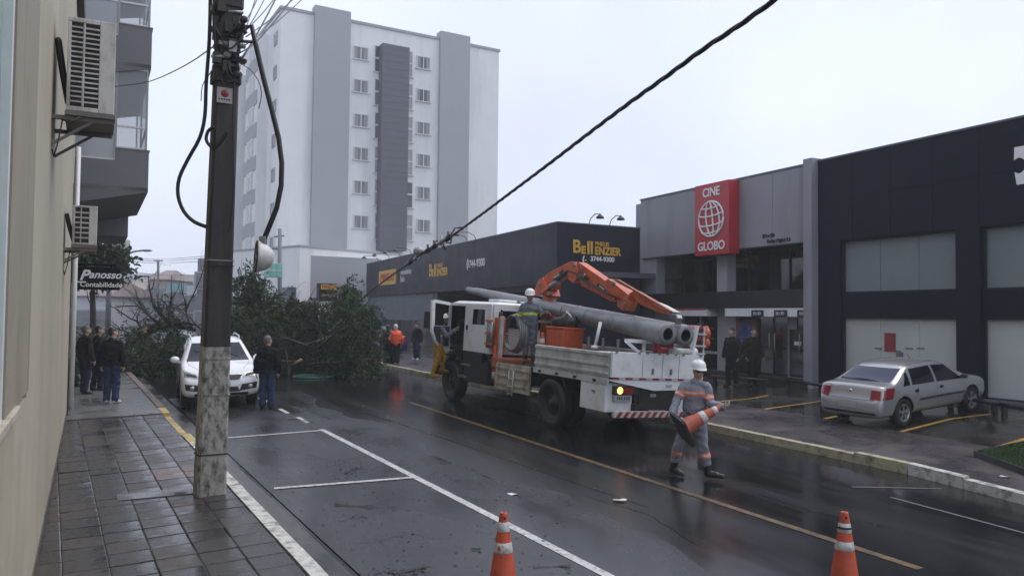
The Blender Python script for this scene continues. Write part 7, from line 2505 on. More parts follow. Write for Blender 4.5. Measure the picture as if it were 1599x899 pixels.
# 3 left low crown with bare arching limbs
b0 = P(235, 588)
blobs = [bl(150, 568, 27.5, (.8, .8, .45), 260), bl(195, 562, 28, (.9, .8, .45), 360), bl(240, 566, 27.6, (1.0, .8, .5), 440), bl(285, 562, 27.8, (1.0, .8, .5), 420), bl(325, 565, 27.6, (.8, .8, .5), 300), bl(225, 545, 28.5, (1.1, .7, .3), 240), bl(300, 542, 28.5, (1.0, .7, .28), 220),
         bl(262, 487, 29, (.16, .2, .5), 46), bl(266, 512, 29, (.22, .3, .25), 40), bl(215, 580, 27, (1.2, .5, .25), 220), bl(222, 512, 29, (.12, .15, .22), 18), bl(207, 518, 29, (.14, .15, .22), 16), bl(150, 528, 29, (.5, .5, .25), 80)]
LB = [(PD(230, 515, 29), PD(310, 508, 28.6), .12, .04, 3, 1), (PD(262, 510, 29), PD(215, 478, 28.6), .06, .02, 5, 2), (PD(215, 478, 28.6), PD(178, 480, 28.4), .03, .006, 5, 1),
      (PD(258, 500, 29), PD(232, 432, 29.2), .07, .02, 5, 2), (PD(232, 432, 29.2), PD(190, 440, 29.3), .03, .006, 5, 1), (PD(300, 515, 28.6), PD(283, 440, 28.6), .05, .012, 3, 1),
      (PD(265, 505, 29), PD(245, 460, 29), .05, .01, 5, 2), (PD(262, 500, 29), PD(268, 430, 29), .05, .008, 5, 2), (PD(320, 520, 28), PD(285, 488, 28.4), .04, .01, 4, 1), (PD(290, 485, 28.5), PD(325, 405, 28.6), .03, .012, 3, 1),
      (PD(225, 515, 29), PD(165, 475, 29.4), .05, .008, 6, 2), (PD(205, 520, 29), PD(160, 500, 29), .04, .006, 5, 2), (PD(250, 510, 29), PD(200, 455, 29), .05, .008, 6, 2)]
tree('fallen tree with bare dark arching limbs above a low bushy crown, leftmost of three', b0,
     [G(b0.x - 1, b0.y + 3, .3), PD(225, 520, 29), PD(265, 505, 29), PD(305, 515, 28.6)], [.2, .17, .14, .06], blobs, LB, droop=.6, leaf=(.12, .022), per=24)
m_torn = mat('torn_wood', (0.42, 0.30, 0.17), 0.7, var=.2, scale=8)
for (pxa, pya, pxb, pyb, d_, r_) in ((498, 532, 508, 527, 26.5, .085), (228, 514, 222, 517, 28.4, .10), (472, 562, 464, 566, 26.2, .055)):
    a_, b_ = PD(pxa, pya, d_), PD(pxb, pyb, d_)
    fin = min((o for o in bpy.data.objects if o.name.startswith('fallen_tree')), key=lambda o: abs(o.location.x - a_.x))
    m = MB()
    for k in range(6):
        q = Vector((rnd.gauss(0, r_ * .5), rnd.gauss(0, r_ * .5), rnd.gauss(0, r_ * .5)))
        m.tube([a_ - fin.location + q, b_ - fin.location + q * 1.3 + (b_ - a_) * rnd.uniform(0, .8)], [r_ * .45, .006], 5)
    obj('torn_end', m, m_torn, fin)
# 4 street tree standing behind the hanging sign
b0 = P(140, 560, .15); b0 = PD(140, 560, 34); b0.z = g(b0.x, b0.y)
blobs = [bl(150, 405, 34, (.9, .9, .45), 260), bl(128, 410, 34, (.8, .8, .5), 220), bl(170, 412, 34, (.6, .6, .3), 120)]
tree('street tree still standing behind the black hanging sign at the left', b0, [b0, b0 + Vector((.1, 0, 1.5)), PD(145, 420, 34)], [.16, .13, .05], blobs,
     [(b0 + Vector((.1, 0, 1.6)), PD(170, 405, 34), .05, .01, 4, 1)], droop=.3, name='street_tree', leaf=(.2, .06))
# little shrub at the wall foot
b0 = P(112, 604, .15)
tree('small dark shrub at the foot of the wall beside the three men', G(b0.x, b0.y, .15), [G(b0.x, b0.y, .15), G(b0.x, b0.y, .5)], [.03, .01], [(G(b0.x, b0.y, .5), (.16, .16, .3), 50)], name='shrub', cat='shrub', leaf=(.1, .03))
# teal oval board on the road
p = P(489, 589)
t = thing('oval_board', 'flat teal oval board lying on the road in front of the fallen tree', 'board', G(p.x, p.y, .01), ground_rot(0))
m = MB(); m.lathe([(.001, .045), (.60, .045), (.68, .035), (.71, .01), (.68, .0), (.001, .0)], 30)
m.v = [(x, y * .62, z + (.06 if False else 0)) for x, y, z in m.v]
obj('panel', m, mat('teal_board', (0.06, 0.20, 0.145), 0.35, var=0.12, scale=4), t)
m = MB(); m.tube([(.66 * math.cos(a), .41 * math.sin(a), .045) for a in [2 * PI * i / 30 for i in range(31)]], .018, 6); obj('rim', m, mat('teal_rim', (0.09, 0.27, 0.20), 0.35), t)

# ================================================================ UTILITY POLE IN FRONT
m_cpole = mat('pole_concrete_wet', (0.021, 0.0175, 0.017), 0.55, var=0.3, scale=4, bump=0.25, bscale=30, stretch=(1, 1, .35), dirt=(0.065, 0.048, 0.042), dirt_amt=0.7, dirt_scale=3, dirt_stretch=(2, 2, .3))
m_cpaint = mat('pole_old_white_paint', (0.34, 0.325, 0.29), 0.65, var=0.14, scale=5, bump=0.4, bscale=18, dirt=(0.030, 0.026, 0.022), dirt_amt=0.95, dirt_pos=(0.45, 0.66), dirt_scale=8.0, dirt_stretch=(1.6, 1.6, .8))
m_band = mat('galvanised', (0.26, 0.265, 0.27), 0.4, metal=0.6, var=0.15)
m_insul = mat('insulator_grey', (0.30, 0.30, 0.30), 0.3)
m_cab = mat('cable_black', (0.010, 0.010, 0.012), 0.42, var=0.2)
pb = P(327, 770, .15)
DP = (pb - CAM).dot(RC @ Vector((0, 0, -1)))
PYAW = VIEWYAW(pb) + R_(12)
tp_ = PD(357.5, 0, DP)
lean = (tp_ - pb) / (tp_ - pb).z                # world offset per metre of height
t = thing('utility_pole', 'leaning dark concrete utility pole with flaking white painted foot on the left pavement', 'pole', G(pb.x, pb.y, .14), PYAW)
PM = t.matrix_world.inverted()
def pl_(v): return PM @ Vector(v)
def pc(z): return Vector(pl_(t.matrix_world.translation + lean * z))
def psec(z0, z1, name, m, grow=0.0, parent=t):
    mb = MB()
    vs, fs = [], []
    n = 10
    zs_ = [z0 + (z1 - z0) * i / n for i in range(n + 1)]
    for z in zs_:
        w_ = (.185 - .0065 * z) + grow; d_ = (.15 - .005 * z) + grow
        c = pc(z); b = .03
        for (x, y) in ((-w_ + b, -d_), (w_ - b, -d_), (w_, -d_ + b), (w_, d_ - b), (w_ - b, d_), (-w_ + b, d_), (-w_, d_ - b), (-w_, -d_ + b)):
            vs.append((c.x + x, c.y + y, z))
    for i in range(n):
        for j in range(8):
            fs.append((i * 8 + j, i * 8 + (j + 1) % 8, (i + 1) * 8 + (j + 1) % 8, (i + 1) * 8 + j))
    fs.append(tuple(range(8))[::-1]); fs.append(tuple(n * 8 + j for j in range(8)))
    mb.add(vs, fs)
    return obj(name, mb, m, parent)
zpaint = pl_(PD(333, 541, DP)).z
psec(-.3, zpaint, 'painted_foot', m_cpaint, .003)
psec(zpaint + .001, 9.5, 'shaft', m_cpole)
def pband(py, hgt, m, grow=.012, name='band'):
    z = pl_(PD(340, py, DP)).z
    return psec(z, z + hgt, name, m, grow)
pband(616, .02, m_cpaint, .014, 'wire_tie'); pband(708, .018, m_cpole, .012, 'wire_tie'); pband(560, .016, m_cpaint, .012, 'wire_tie')
for k, py in enumerate((76, 50, 24, 108, 96)): pband(py, .05, m_band if k in (0, 3) else m_cpole, .016, 'clamp')
for py in (14, 62, 132): pband(py, .16, m_cpole, .03, 'clamp_block')
for k, py in enumerate((408, 416)): pband(py, .014, m_barkd if k else m_band, .012, 'wire_tie')
def pp(px, py, dd=0.0): return pl_(PD(px, py, DP + dd))
# warning plate
q0, q1 = pp(339, 135, -.2), pp(366, 160, -.2)
mb = MB(); mb.box((q0.x, q0.y - .004, q1.z), (q1.x, q0.y + .004, q0.z)); pl = obj('warning_plate', mb, mat('plate_dull', (0.42, 0.40, 0.40), 0.5, var=0.15, scale=14), t)
mb = MB(); xm = (q0.x + q1.x) / 2; zm = q0.z - (q0.z - q1.z) * .40
mb.lathe([(.001, -.002), (.050, -.002), (.050, .0)], 18, (xm, q0.y - .0045, zm), axis='Y'); obj('red_disc', mb, m_red, pl)
mb = MB(); mb.prism([(xm - .03, zm - .01), (xm + .0, zm + .03), (xm - .004, zm + .006), (xm + .028, zm + .006), (xm - .006, zm - .035), (xm + .004, zm - .008)], q0.y - .0085, q0.y - .007, 'Y'); obj('bolt_symbol', mb, m_plast, pl)
mb = MB(); mb.box((q0.x + .01, q0.y - .007, q1.z + .02), (q1.x - .01, q0.y - .0045, q1.z + .075)); obj('white_strip', mb, m_refl_w, pl)
for k in range(5):
    x = q0.x + .02 + k * (q1.x - q0.x - .04) / 5
    mb = MB(); mb.box((x, q0.y - .009, q1.z + .035), (x + .022, q0.y - .0075, q1.z + .06)); obj('print_mark', mb, m_plast, pl)
# hardware on the right of the head
for (px, py, s_) in ((374, 58, .05), (378, 72, .045), (372, 92, .05), (379, 98, .035), (368, 108, .05), (376, 40, .05), (334, 14, .05), (334, 46, .045), (342, 70, .05), (356, 88, .045), (366, 70, .045)):
    c = pp(px, py, -.12)
    mb = MB(); mb.lathe([(.001, -s_), (s_ * .6, -s_), (s_, -s_ * .6), (s_ * .55, -s_ * .3), (s_, 0), (s_ * .55, s_ * .3), (s_ * .9, s_ * .6), (s_ * .5, s_), (.001, s_)], 12, c, axis='X' if px > 360 else 'Z')
    obj('insulator', mb, m_insul if (px * 7 + py) % 3 == 0 else m_cpole, t)
for (pa, pb_) in (((362, 64), (384, 48)), ((360, 92), (384, 96)), ((358, 104), (376, 118)), ((330, 20), (342, 20)), ((356, 44), (384, 42))):
    mb = MB(); mb.bar(pp(*pa, -.14), pp(*pb_, -.18), .05); obj('bracket', mb, m_cpole, t)
for k in range(16):
    px, py = rnd.uniform(332, 382), rnd.uniform(8, 122)
    c = pp(px, py, -.2 - rnd.uniform(0, .06))
    mb = MB()
    if k % 3 == 0: mb.box((c.x - .05, c.y - .04, c.z - .07), (c.x + .05, c.y + .05, c.z + .07))
    elif k % 3 == 1: mb.tube([(c.x - .09, c.y, c.z), (c.x + .10, c.y - .02, c.z + .02)], .022, 7)
    else: mb.lathe([(.001, -.05), (.035, -.05), (.05, -.01), (.03, .02), (.045, .05), (.001, .06)], 10, c, axis='Y')
    obj('fitting', mb, m_insul if k in (2, 7, 11) else (m_band if k in (4, 9) else m_cpole), t)
# cables fixed along the pole
def cable(label, pts, r, name='cable', cat='cable', group='cables hanging about the pole', m=None, sub=3):
    ps = [PD(*p) if len(p) == 3 else PD(p[0], p[1], DP) for p in pts]
    # Catmull-Rom smoothing
    out = []
    for i in range(len(ps) - 1):
        p0, p1, p2, p3 = ps[max(i - 1, 0)], ps[i], ps[i + 1], ps[min(i + 2, len(ps) - 1)]
        for k in range(sub):
            u_ = k / sub
            out.append(.5 * ((2 * p1) + (p2 - p0) * u_ + (2 * p0 - 5 * p1 + 4 * p2 - p3) * u_ * u_ + (3 * p1 - p0 - 3 * p2 + p3) * u_ ** 3))
    out.append(ps[-1])
    o0 = out[0]
    mb = MB(); mb.tube([p - o0 for p in out], r, 8)
    o = obj(name, mb, m or m_cab); o.location = o0
    tag(o, label, cat, group)
    return o
cable('thick black cable drooping in a long loop left of the pole', [(329, -30), (327, 60), (322, 130), (320, 180), (312, 215), (294, 248), (280, 278), (278, 305), (287, 330), (303, 346), (322, 354)], .026)
cable('black cable running down beside the left edge of the pole head', [(336, -30, DP - .2), (334, 30, DP - .2), (337, 70, DP - .2), (340, 100, DP - .15)], .024)
cable('thin black wire down the right edge of the pole shaft', [(366, 118, DP - .15), (364, 200, DP - .16), (365, 290, DP - .16), (360, 350, DP - .18), (356, 362, DP - .2)], .011)
cable('slack thin wire looping off the right of the pole in front of the tower', [(376, 100, DP - .1), (392, 110), (405, 130), (408, 150), (404, 170)], .006)
cable('loose wire loop tied on the left side of the pole', [(334, 198, DP - .22), (325, 205, DP - .2), (322, 218, DP - .2), (328, 228, DP - .2), (336, 230, DP - .22), (346, 220, DP - .25), (356, 204, DP - .25)], .022)
cable('small wire tangle below the insulators on the pole', [(352, 108, DP - .25), (360, 122, DP - .25), (372, 130, DP - .2), (374, 122, DP - .2), (362, 116, DP - .25), (356, 100, DP - .25)], .012)
cable('frayed thin wire ends left of the warning plate', [(336, 100, DP - .2), (326, 118, DP - .2), (316, 134, DP - .2), (314, 158, DP - .2)], .006)
cable('thin wire stretched from the balcony building to the pole', [(150, 138, 20), (190, 134, 19), (235, 127, 17), (290, 102, 14), (340, 68, DP)], .010)
UPW = [((378, 60), (404, -20, DP + 3)), ((380, 55), (425, -25, DP + 3)), ((382, 50), (446, -25, DP + 3.5)), ((384, 58), (470, -12, DP + 4)), ((384, 70), (480, -8, DP + 4)), ((376, 95), (440, -20, DP + 2)), ((380, 40), (412, -25, DP + 2)), ((364, 40), (366, -30, DP - .1))]
for k, (a, b) in enumerate(UPW):
    q = ((a[0] + b[0]) / 2, (a[1] + b[1]) / 2 + 4, (DP + b[2]) / 2)
    cable(['thin overhead wire rising from the pole head, leftmost of the fan', 'thin overhead wire rising from the pole head, second of the fan', 'thin overhead wire rising from the pole head, third of the fan', 'thin overhead wire rising from the pole head across the tower edge',
           'lowest thin overhead wire of the fan rising from the pole head', 'black overhead wire starting low among the insulators', 'short steep overhead wire beside the lamp arm', 'wire running straight up the right edge of the pole head'][k],
          [(a[0], a[1], DP - .1), q, b], .012 if k in (5, 7) else .008, group='thin overhead wires at the pole head')
for k, (lab, pts_) in enumerate((('short black jumper wire curling across the insulators', [(345, 62, DP - .3), (358, 76, DP - .32), (372, 66, DP - .3), (380, 52, DP - .25)]),
        ('black jumper wire looping under the upper clamps', [(336, 40, DP - .3), (346, 58, DP - .34), (362, 48, DP - .32), (374, 34, DP - .28)]),
        ('hanging black wire tail below the lowest clamp', [(350, 112, DP - .3), (344, 122, DP - .3), (352, 132, DP - .3), (360, 126, DP - .3)]),
        ('taut black service wire from the pole head toward the upper right', [(372, 84, DP - .2), (400, 66, DP + .4), (440, 20, DP + 1.6), (462, -10, DP + 2.4)]))):
    cable(lab, pts_, .011)
# broken street lamp on its bent arm
la = [(366, 52), (380, 44), (393, 41), (400, 72), (411, 120), (424, 170), (435, 215), (440, 255), (439, 290), (432, 325), (421, 352), (412, 374)]
p0 = PD(366, 52, DP - .1)
t2 = thing('street_lamp', 'broken street lamp dangling from a long bent black arm right of the pole', 'street lamp', p0)
ps = [PD(a, b, DP - .1) - p0 for a, b in la]
mb = MB(); mb.tube(ps, [.032] * 3 + [.034] * 9, 10); obj('arm', mb, m_cab, t2)
hc = PD(406, 401, DP - .1) - p0
ax_ = (RC @ Vector((-1, .08, .42))).normalized()
mb = MB(); mb.M = Matrix.Translation(hc) @ ax_.to_track_quat('Z', 'Y').to_matrix().to_4x4()
mb.lathe([(.19, .055), (.215, .05), (.215, .02), (.20, .0), (.175, -.07), (.125, -.14), (.06, -.175), (.001, -.18)], 24); mb.M = None
obj('shade', mb, mat('lamp_white_back', (0.55, 0.54, 0.52), 0.35, var=0.12, dirt=(0.2, 0.17, 0.14), dirt_amt=0.6), t2)
mb = MB(); mb.M = Matrix.Translation(hc) @ ax_.to_track_quat('Z', 'Y').to_matrix().to_4x4()
mb.lathe([(.19, .054), (.16, .0), (.09, -.07), (.001, -.09)], 24)
mb.M = None; obj('reflector', mb, mat('lamp_inner', (0.20, 0.20, 0.21), 0.3, metal=0.4), t2)
mb = MB(); mb.M = Matrix.Translation(hc) @ ax_.to_track_quat('Z', 'Y').to_matrix().to_4x4()
mb.tube([(.205 * math.cos(a), .205 * math.sin(a), .05) for a in [2 * PI * i / 24 for i in range(25)]], .014, 6); mb.M = None
obj('rim', mb, m_cpole, t2)
mb = MB(); mb.M = Matrix.Translation(hc) @ ax_.to_track_quat('Z', 'Y').to_matrix().to_4x4(); mb.ell((0, 0, -.02), (.05, .05, .08)); mb.M = None; obj('bulb', mb, m_insul, t2)
mb = MB(); q = PD(411, 376, DP - .1) - p0; mb.bar(q + Vector((0, 0, .06)), q - Vector((0, 0, .09)), .09); obj('socket', mb, m_band, t2, bevel=.01)

# big twisted cable torn down across the street
KD = lambda px: 1.0 / (1 / 26.5 + (1 / 5.6 - 1 / 26.5) * (px - 555) / (1225 - 555))
kp = [(1260, -40), (1207, 2), (1150, 43), (1100, 76), (1040, 120), (980, 163), (920, 208), (860, 254), (800, 299), (745, 340), (700, 372), (660, 396), (620, 424), (585, 450), (556, 474)]
ks = [PD(a, b, KD(a)) for a, b in kp]
o0 = ks[7]
t3 = thing('fallen_cable', 'thick twisted black cable sagging from the upper right down into the fallen tree', 'cable', o0)
fine = []
for i in range(len(ks) - 1):
    a0, a1, a2, a3 = ks[max(i - 1, 0)], ks[i], ks[i + 1], ks[min(i + 2, len(ks) - 1)]
    n_ = max(4, int((a2 - a1).length / .09))
    for k in range(n_):
        u_ = k / n_
        fine.append(.5 * ((2 * a1) + (a2 - a0) * u_ + (2 * a0 - 5 * a1 + 4 * a2 - a3) * u_ * u_ + (3 * a1 - a0 - 3 * a2 + a3) * u_ ** 3) - o0)
fine.append(ks[-1] - o0)
acc = 0.0
strands = [[], [], []]
for i, p in enumerate(fine):
    if i: acc += (p - fine[i - 1]).length
    d = (fine[min(i + 1, len(fine) - 1)] - fine[max(i - 1, 0)]).normalized()
    x = d.cross(Vector((0, 0, 1))).normalized(); y = x.cross(d)
    for k in range(3):
        a = acc * 2 * PI / .85 + k * 2 * PI / 3
        strands[k].append(p + (x * math.cos(a) + y * math.sin(a)) * .0125)
for k in range(3):
    mb = MB(); mb.tube(strands[k], .0108, 6); obj('strand', mb, m_cab, t3)
def kat(px):
    for (a, b), (c, d) in zip(kp, kp[1:]):
        if a >= px >= c:
            f_ = (a - px) / (a - c); return PD(px, b + (d - b) * f_, KD(px)) - o0
c0 = kat(655)
mb = MB(); mb.ell(c0 + Vector((-.02, 0, .10)), (.12, .12, .10), 12, 8); obj('insulator', mb, m_insul, t3)
for k, px in enumerate((690, 678, 668, 650, 640, 700)):
    c = kat(px); d = (kat(px - 5) - kat(px + 5)).normalized()
    mb = MB(); mb.tube([c - d * .14, c + d * .14], .05, 8); mb.bar(c - d * .05 + Vector((0, 0, -.03)), c + d * .03 + Vector((0, 0, .12)), .04); obj('clamp', mb, m_cab if k % 3 else m_band, t3)
for k in range(5):
    px = 640 + k * 15
    c = kat(px); mb = MB(); mb.tube([c, c + Vector((rnd.uniform(-.1, .2), 0, rnd.uniform(.05, .2))), c + Vector((rnd.uniform(.1, .35), 0, rnd.uniform(.0, .25))), kat(px + 20) + Vector((0, 0, .03))], .014, 5); obj('loose_strand', mb, m_cab, t3)

# ================================================================ BACKGROUND BEYOND THE TREE
def far_box(label, px0, px1, pyt, d, depth, m, name='distant_building', cat='building', roof=None, wins=0, pyb=None, rows=1, group=None, wm=None):
    W = Wall(PD(px0, 480, d), PD(px1, 480, d))
    zt = W.uv((px0 + px1) / 2, pyt)[1]
    t = thing(name, label, cat, W.o, W.rot, group)
    mb = MB(); mb.box((0, 0, -4), (W.len, depth, zt)); obj('wall', mb, m, t)
    if roof:
        mb = MB(); mb.add([(-.3, -.3, zt), (W.len + .3, -.3, zt), (W.len + .3, depth + .3, zt), (-.3, depth + .3, zt), (W.len * .2, depth / 2, zt + 1.3), (W.len * .8, depth / 2, zt + 1.3)], [(0, 1, 5, 4), (1, 2, 5), (2, 3, 4, 5), (3, 0, 4), (0, 3, 2, 1)]); obj('roof', mb, roof, t)
    for r in range(rows):
        for k in range(wins):
            x = W.len * (k + .5) / wins; z = zt - 1.7 - r * 3
            f = MB(); f.box((x - .75, -.06, z - .7), (x + .75, -.002, z + .7)); fo = obj('window', f, m_tg, t)
            f = MB(); f.box((x - .62, -.08, z - .58), (x + .62, -.062, z + .58)); obj('pane', f, wm or m_tgl, fo)
    return t
m_pink = mat('haze_greyed_pink', (0.37, 0.27, 0.28), 0.7, var=.1); m_teal = mat('faded_teal', (0.24, 0.40, 0.41), 0.6, var=.08); m_fgrey = mat('far_grey', (0.20, 0.205, 0.22), 0.75, var=.1)  # pink greyed to imitate haze over the distance
m_fwhite = mat('far_white', (0.55, 0.56, 0.58), 0.7, var=.06); m_tileroof = mat('far_roof', (0.26, 0.20, 0.19), 0.7, var=.15)  # roof tone greyed too, haze put into the colour
far_box('distant pink house in the mist, haze greyed into its colour, above the fallen branches', 230, 258, 436, 95, 8, m_pink, roof=m_tileroof, wins=2)
far_box('distant low building with teal band right of the pink house', 260, 291, 442, 92, 8, m_teal, wins=3)
far_box('distant white shed beside the teal banded building', 291, 311, 446, 88, 8, m_fwhite, wins=2)
far_box('narrow grey building in the mist directly left of the utility pole', 307, 350, 404, 62, 10, m_fgrey, wins=2, rows=3)
far_box('long low grey building behind the bare branches', 195, 325, 470, 74, 6, m_fgrey, wins=7)
far_box('white house front seen behind the hanging sign and street tree', 118, 168, 462, 60, 8, m_fwhite, roof=m_tileroof, wins=2)
far_box('grey house in the mist left of the pink one', 190, 228, 452, 105, 8, m_fgrey, roof=m_tileroof, wins=2)
far_box('dark low shop behind the fallen trees right of the pole', 345, 440, 470, 50, 6, m_tg, wins=4)
far_box('pale tall building behind the utility pole beside the tower', 352, 392, 100, 88, 12, m_tg, wins=0)
# hills
mb = MB()
vs, fs = [], []
n = 40
for i in range(n + 1):
    px = -250 + i * 50
    for (d, py) in ((230, 470), (300, 437 + 7 * math.sin(i * .9) + 5 * math.sin(i * .37)), (420, 433 + 6 * math.sin(i * .5))):
        p = PD(px, py, d)
        vs.append(p if d != 230 else Vector((p.x, p.y, g(p.x, p.y) - 1)))
for i in range(n):
    for j in range(2):
        a = i * 3 + j
        fs.append((a, a + 3, a + 4, a + 1))
mb.add(vs, fs, True)
struct('hills', mb, mat('hill_green', (0.05, 0.07, 0.05), 0.9, var=.3, scale=.05))
# far pole with transformer, and its street light
d = 42
o = PD(168, 520, d); o.z = g(o.x, o.y)
t = thing('utility_pole', 'distant utility pole carrying a grey transformer and crossarms, above the hanging sign', 'pole', o)
def lp(px, py, dd=0): return PD(px, py, d + dd) - o
mb = MB(); mb.tube([Vector((0, 0, -.3)), lp(173, 362)], [.16, .11], 8); obj('shaft', mb, m_fgrey, t)
mb = MB(); mb.bar(lp(160, 370), lp(196, 376), .1); obj('crossarm', mb, m_fgrey, t)
mb = MB(); mb.bar(lp(166, 362), lp(168, 402), .06); obj('brace', mb, m_fgrey, t)
c = lp(190, 391); mb = MB(); mb.lathe([(.001, -.55), (.36, -.55), (.40, -.5), (.40, .5), (.36, .56), (.001, .6)], 14, c); tr = obj('transformer', mb, m_insul, t)
mb = MB(); mb.tube([c + Vector((.1, 0, .55)), c + Vector((.12, 0, .95))], .06, 6); obj('bushing', mb, m_cab, tr)
o2 = lp(178, 416)
t = thing('street_light', 'distant street light with curved arm on the pole by the transformer', 'street light', o + o2)
pts = [PD(a, b, d - .3) - (o + o2) for a, b in ((176, 418), (186, 408), (197, 398), (208, 393), (222, 391))]
mb = MB(); mb.tube(pts, .05, 6); obj('arm', mb, m_fgrey, t)
mb = MB(); mb.ell(PD(229, 391, d - .3) - (o + o2), (.30, .14, .07)); obj('head', mb, m_insul, t)
# pole and teal box by the tower
d = 46
o = PD(437, 520, d); o.z = g(o.x, o.y)
t = thing('utility_pole', 'distant thin utility pole with crossarm in front of the low grey building', 'pole', o)
mb = MB(); mb.tube([Vector((0, 0, -.3)), lp(437, 357)], [.15, .11], 8); obj('shaft', mb, m_fgrey, t)
for (a, b) in (((428, 370), (444, 368)), ((420, 388), (440, 390))):
    mb = MB(); mb.bar(lp(*a), lp(*b), .08); obj('crossarm', mb, m_fgrey, t)
o3 = PD(428, 424, d - 1.0)
WW_ = Wall(PD(415, 433, d - 1.5), PD(441, 433, d - 1.0))
zt = WW_.uv(430, 411)[1]; zb = WW_.uv(430, 433)[1]
t = thing('teal_sign_box', 'small teal sign box on the distant thin pole', 'sign', WW_.world(0, 0, zb), WW_.rot)
m_tealb = mat('teal_sign', (0.22, 0.55, 0.45), 0.4, var=.06)
mb = MB(); mb.box((0, 0, 0), (WW_.len, .35, zt - zb)); obj('box', mb, m_tealb, t, bevel=.02)
for f_ in (.32, .66): mb = MB(); mb.box((WW_.len * f_ - .02, -.02, .05), (WW_.len * f_ + .02, -.002, zt - zb - .05)); obj('divider', mb, m_tg, t)
mb = MB(); mb.box((.1, -.015, (zt - zb) * .45), (WW_.len - .1, -.003, (zt - zb) * .55)); obj('print_line', mb, m_fwhite, t)
# mast and far wires over the street
o = PD(247, 470, 88); o.z = g(o.x, o.y)
t = thing('utility_pole', 'far thin T-shaped pole in the mist above the pink house', 'pole', o)
d = 88
mb = MB(); mb.tube([Vector((0, 0, 0)), lp(247, 406)], .13, 6); obj('shaft', mb, m_fgrey, t)
mb = MB(); mb.bar(lp(240, 407), lp(254, 407), .12); obj('crossarm', mb, m_fgrey, t)
for k, (ya, yb, yc) in enumerate(((402, 408, 402), (405, 411, 407), (400, 405, 399), (420, 429, 430))):
    cable(['highest far wire strung across the street in the mist', 'middle far wire strung across the street in the mist', 'far wire strung just under the highest one', 'lowest far wire sagging across the street in the mist'][k],
          [(180, ya, 42), (247, yb, 60), (330, yc, 48)], .018, name='wire', cat='wire', group='far wires over the street', m=m_fgrey)

# ================================================================ DEBRIS ON THE ROAD
def twig(label, pa, pb, r, kids=3, h=.014, group='broken twigs on the asphalt', name='twig', cat='twig'):
    a, b = P(*pa, h + r), P(*pb, h + r)
    mb = MB(); branch(mb, Vector((0, 0, 0)), b - a, r, r * .4, .08, 6, kids, 1, 0)
    mb.v = [(x, y, max(z, GA * x + GB * y - r * .5)) if True else (x, y, z) for x, y, z in mb.v]
    mb.v = [(x, y, min(z, GA * x + GB * y + .035)) for x, y, z in mb.v]
    o = obj(name, mb, m_barkd); o.location = a
    tag(o, label, cat, group)
twig('long dark stick lying across the parking bay', (522, 786), (617, 791), .013, 2)
twig('small bent twig left of the nearer cone below the long stick', (530, 812), (566, 805), .008, 3)
twig('forked twig cluster in the bay beyond the second white line', (538, 738), (566, 728), .009, 6)
twig('dark twig lying right of the nearer cone', (832, 884), (880, 882), .009, 4)
twig('twig lying at the bottom edge left of the nearer cone', (612, 893), (660, 888), .010, 6)
twig('short stick on the asphalt close to the nearer cone on its left', (736, 856), (750, 858), .008, 1)
twig('thin branch on the far lane beyond the end of the white line', (450, 655), (492, 660), .010, 3, h=.004)
twig('dark branch on the road left of the truck front wheel', (560, 650), (610, 655), .014, 5, h=.004)
twig('twig on the left pavement near the slab edge', (195, 655), (212, 648), .008, 3, h=.155)
leafs = []
for i in range(420):
    if i < 60: px, py = rnd.gauss(625, 18), rnd.gauss(892, 5)
    elif i < 110: px, py = rnd.gauss(550, 14), rnd.gauss(734, 6)
    elif i < 300: px, py = rnd.uniform(420, 900), rnd.uniform(690, 895)
    else: px, py = rnd.uniform(330, 640), rnd.uniform(592, 640)
    p = P(px, py, .02)
    leafs.append(p)
mb = MB()
for p in leafs:
    a = rnd.uniform(0, 2 * PI); L_ = rnd.uniform(.02, .06); w_ = L_ * .3
    d = Vector((math.cos(a), math.sin(a), GA * math.cos(a) + GB * math.sin(a))); s_ = Vector((-d.y, d.x, 0))
    q = G(p.x, p.y, .018)
    mb.add([q, q + d * L_ * .5 + s_ * w_ + Vector((0, 0, .006)), q + d * L_, q + d * L_ * .5 - s_ * w_ + Vector((0, 0, .004))], [(0, 1, 2, 3)])
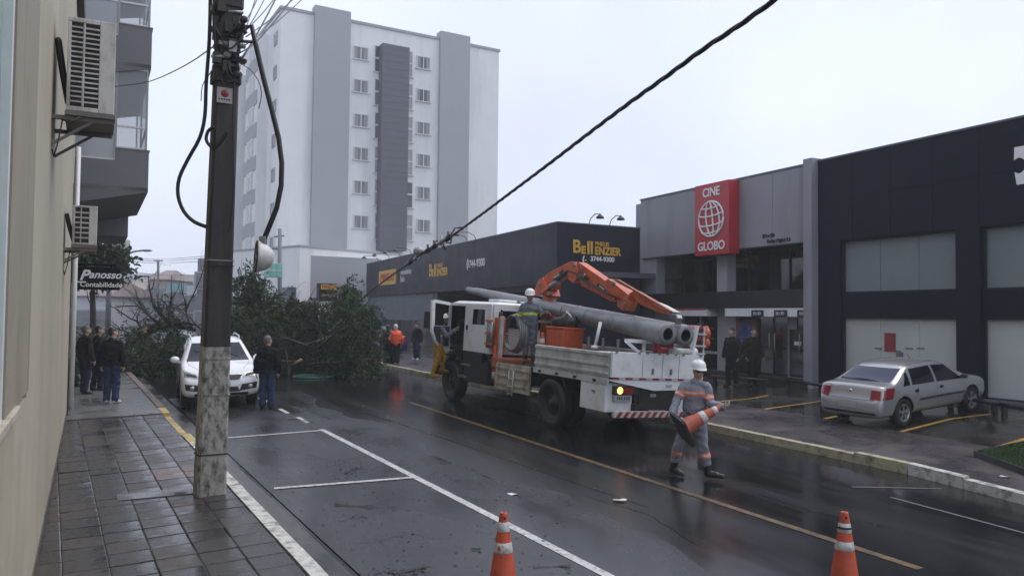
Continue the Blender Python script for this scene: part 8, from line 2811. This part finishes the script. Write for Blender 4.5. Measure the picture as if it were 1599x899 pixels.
for i in range(160):
    px, py = rnd.uniform(80, 330), rnd.uniform(640, 895)
    p = P(px, py, .155)
    if UV(p)[1] < wl_uv(UV(p)[0] - 9.07)[1] + .05 or UV(p)[1] > 2.2: continue
    a = rnd.uniform(0, 2 * PI); L_ = rnd.uniform(.012, .04)
    d = Vector((math.cos(a), math.sin(a), GA * math.cos(a) + GB * math.sin(a))); s_ = Vector((-d.y, d.x, 0)) * L_ * .35
    q = G(p.x, p.y, .160)
    mb.add([q, q + d * L_ * .5 + s_ + Vector((0, 0, .006)), q + d * L_, q + d * L_ * .5 - s_ + Vector((0, 0, .004))], [(0, 1, 2, 3)])
o = obj('leaf_litter', mb, m_barkd); o['kind'] = 'stuff'
tag(o, 'scattered wet leaves and bark scraps over the asphalt and left pavement', 'leaves')
for (px, py, lab) in ((800, 772, 'crumpled white paper scrap in the middle of the road'), (968, 781, 'small white paper scrap right of the road centre'), (1567, 744, 'white litter scrap on the right pavement')):
    p = P(px, py, .14 if px > 1500 else .006)
    mb = MB()
    n_ = 7
    vs = [(0, 0, .012)] + [(.09 * math.cos(2 * PI * i / n_) * rnd.uniform(.6, 1.3), .06 * math.sin(2 * PI * i / n_) * rnd.uniform(.6, 1.3), rnd.uniform(0, .02)) for i in range(n_)]
    mb.add(vs, [(0, 1 + i, 1 + (i + 1) % n_) for i in range(n_)])
    o = obj('paper_scrap', mb, m_fwhite); o.location = G(p.x, p.y, .14 if px > 1500 else .010)
    tag(o, lab, 'litter', 'paper scraps')
# drain hole beside the pole
p = P(282, 769, .16)
mb = MB(); mb.lathe([(.001, .004), (.07, .004), (.085, .0)], 14); o = obj('drain_cover', mb, m_chas); o.matrix_world = Matrix.Translation(G(p.x, p.y, .160)) @ ground_rot(0).to_4x4()
tag(o, 'small dark drain cover set in the repair slab by the pole', 'drain cover')

# ================================================================ HAZE
m = bpy.data.materials.new('haze'); m.use_nodes = True
nt = m.node_tree; nt.nodes.clear()
o_ = nt.nodes.new('ShaderNodeOutputMaterial'); pv = nt.nodes.new('ShaderNodeVolumePrincipled')
pv.inputs['Color'].default_value = (0.93, 0.95, 1.0, 1); pv.inputs['Density'].default_value = 0.0013; pv.inputs['Anisotropy'].default_value = 0.0
nt.links.new(pv.outputs[0], o_.inputs['Volume'])
mb = MB(); mb.box((-285, -75, -9), (285, 485, 34))
HZ = obj('haze', mb, m)
HZ['kind'] = 'stuff'
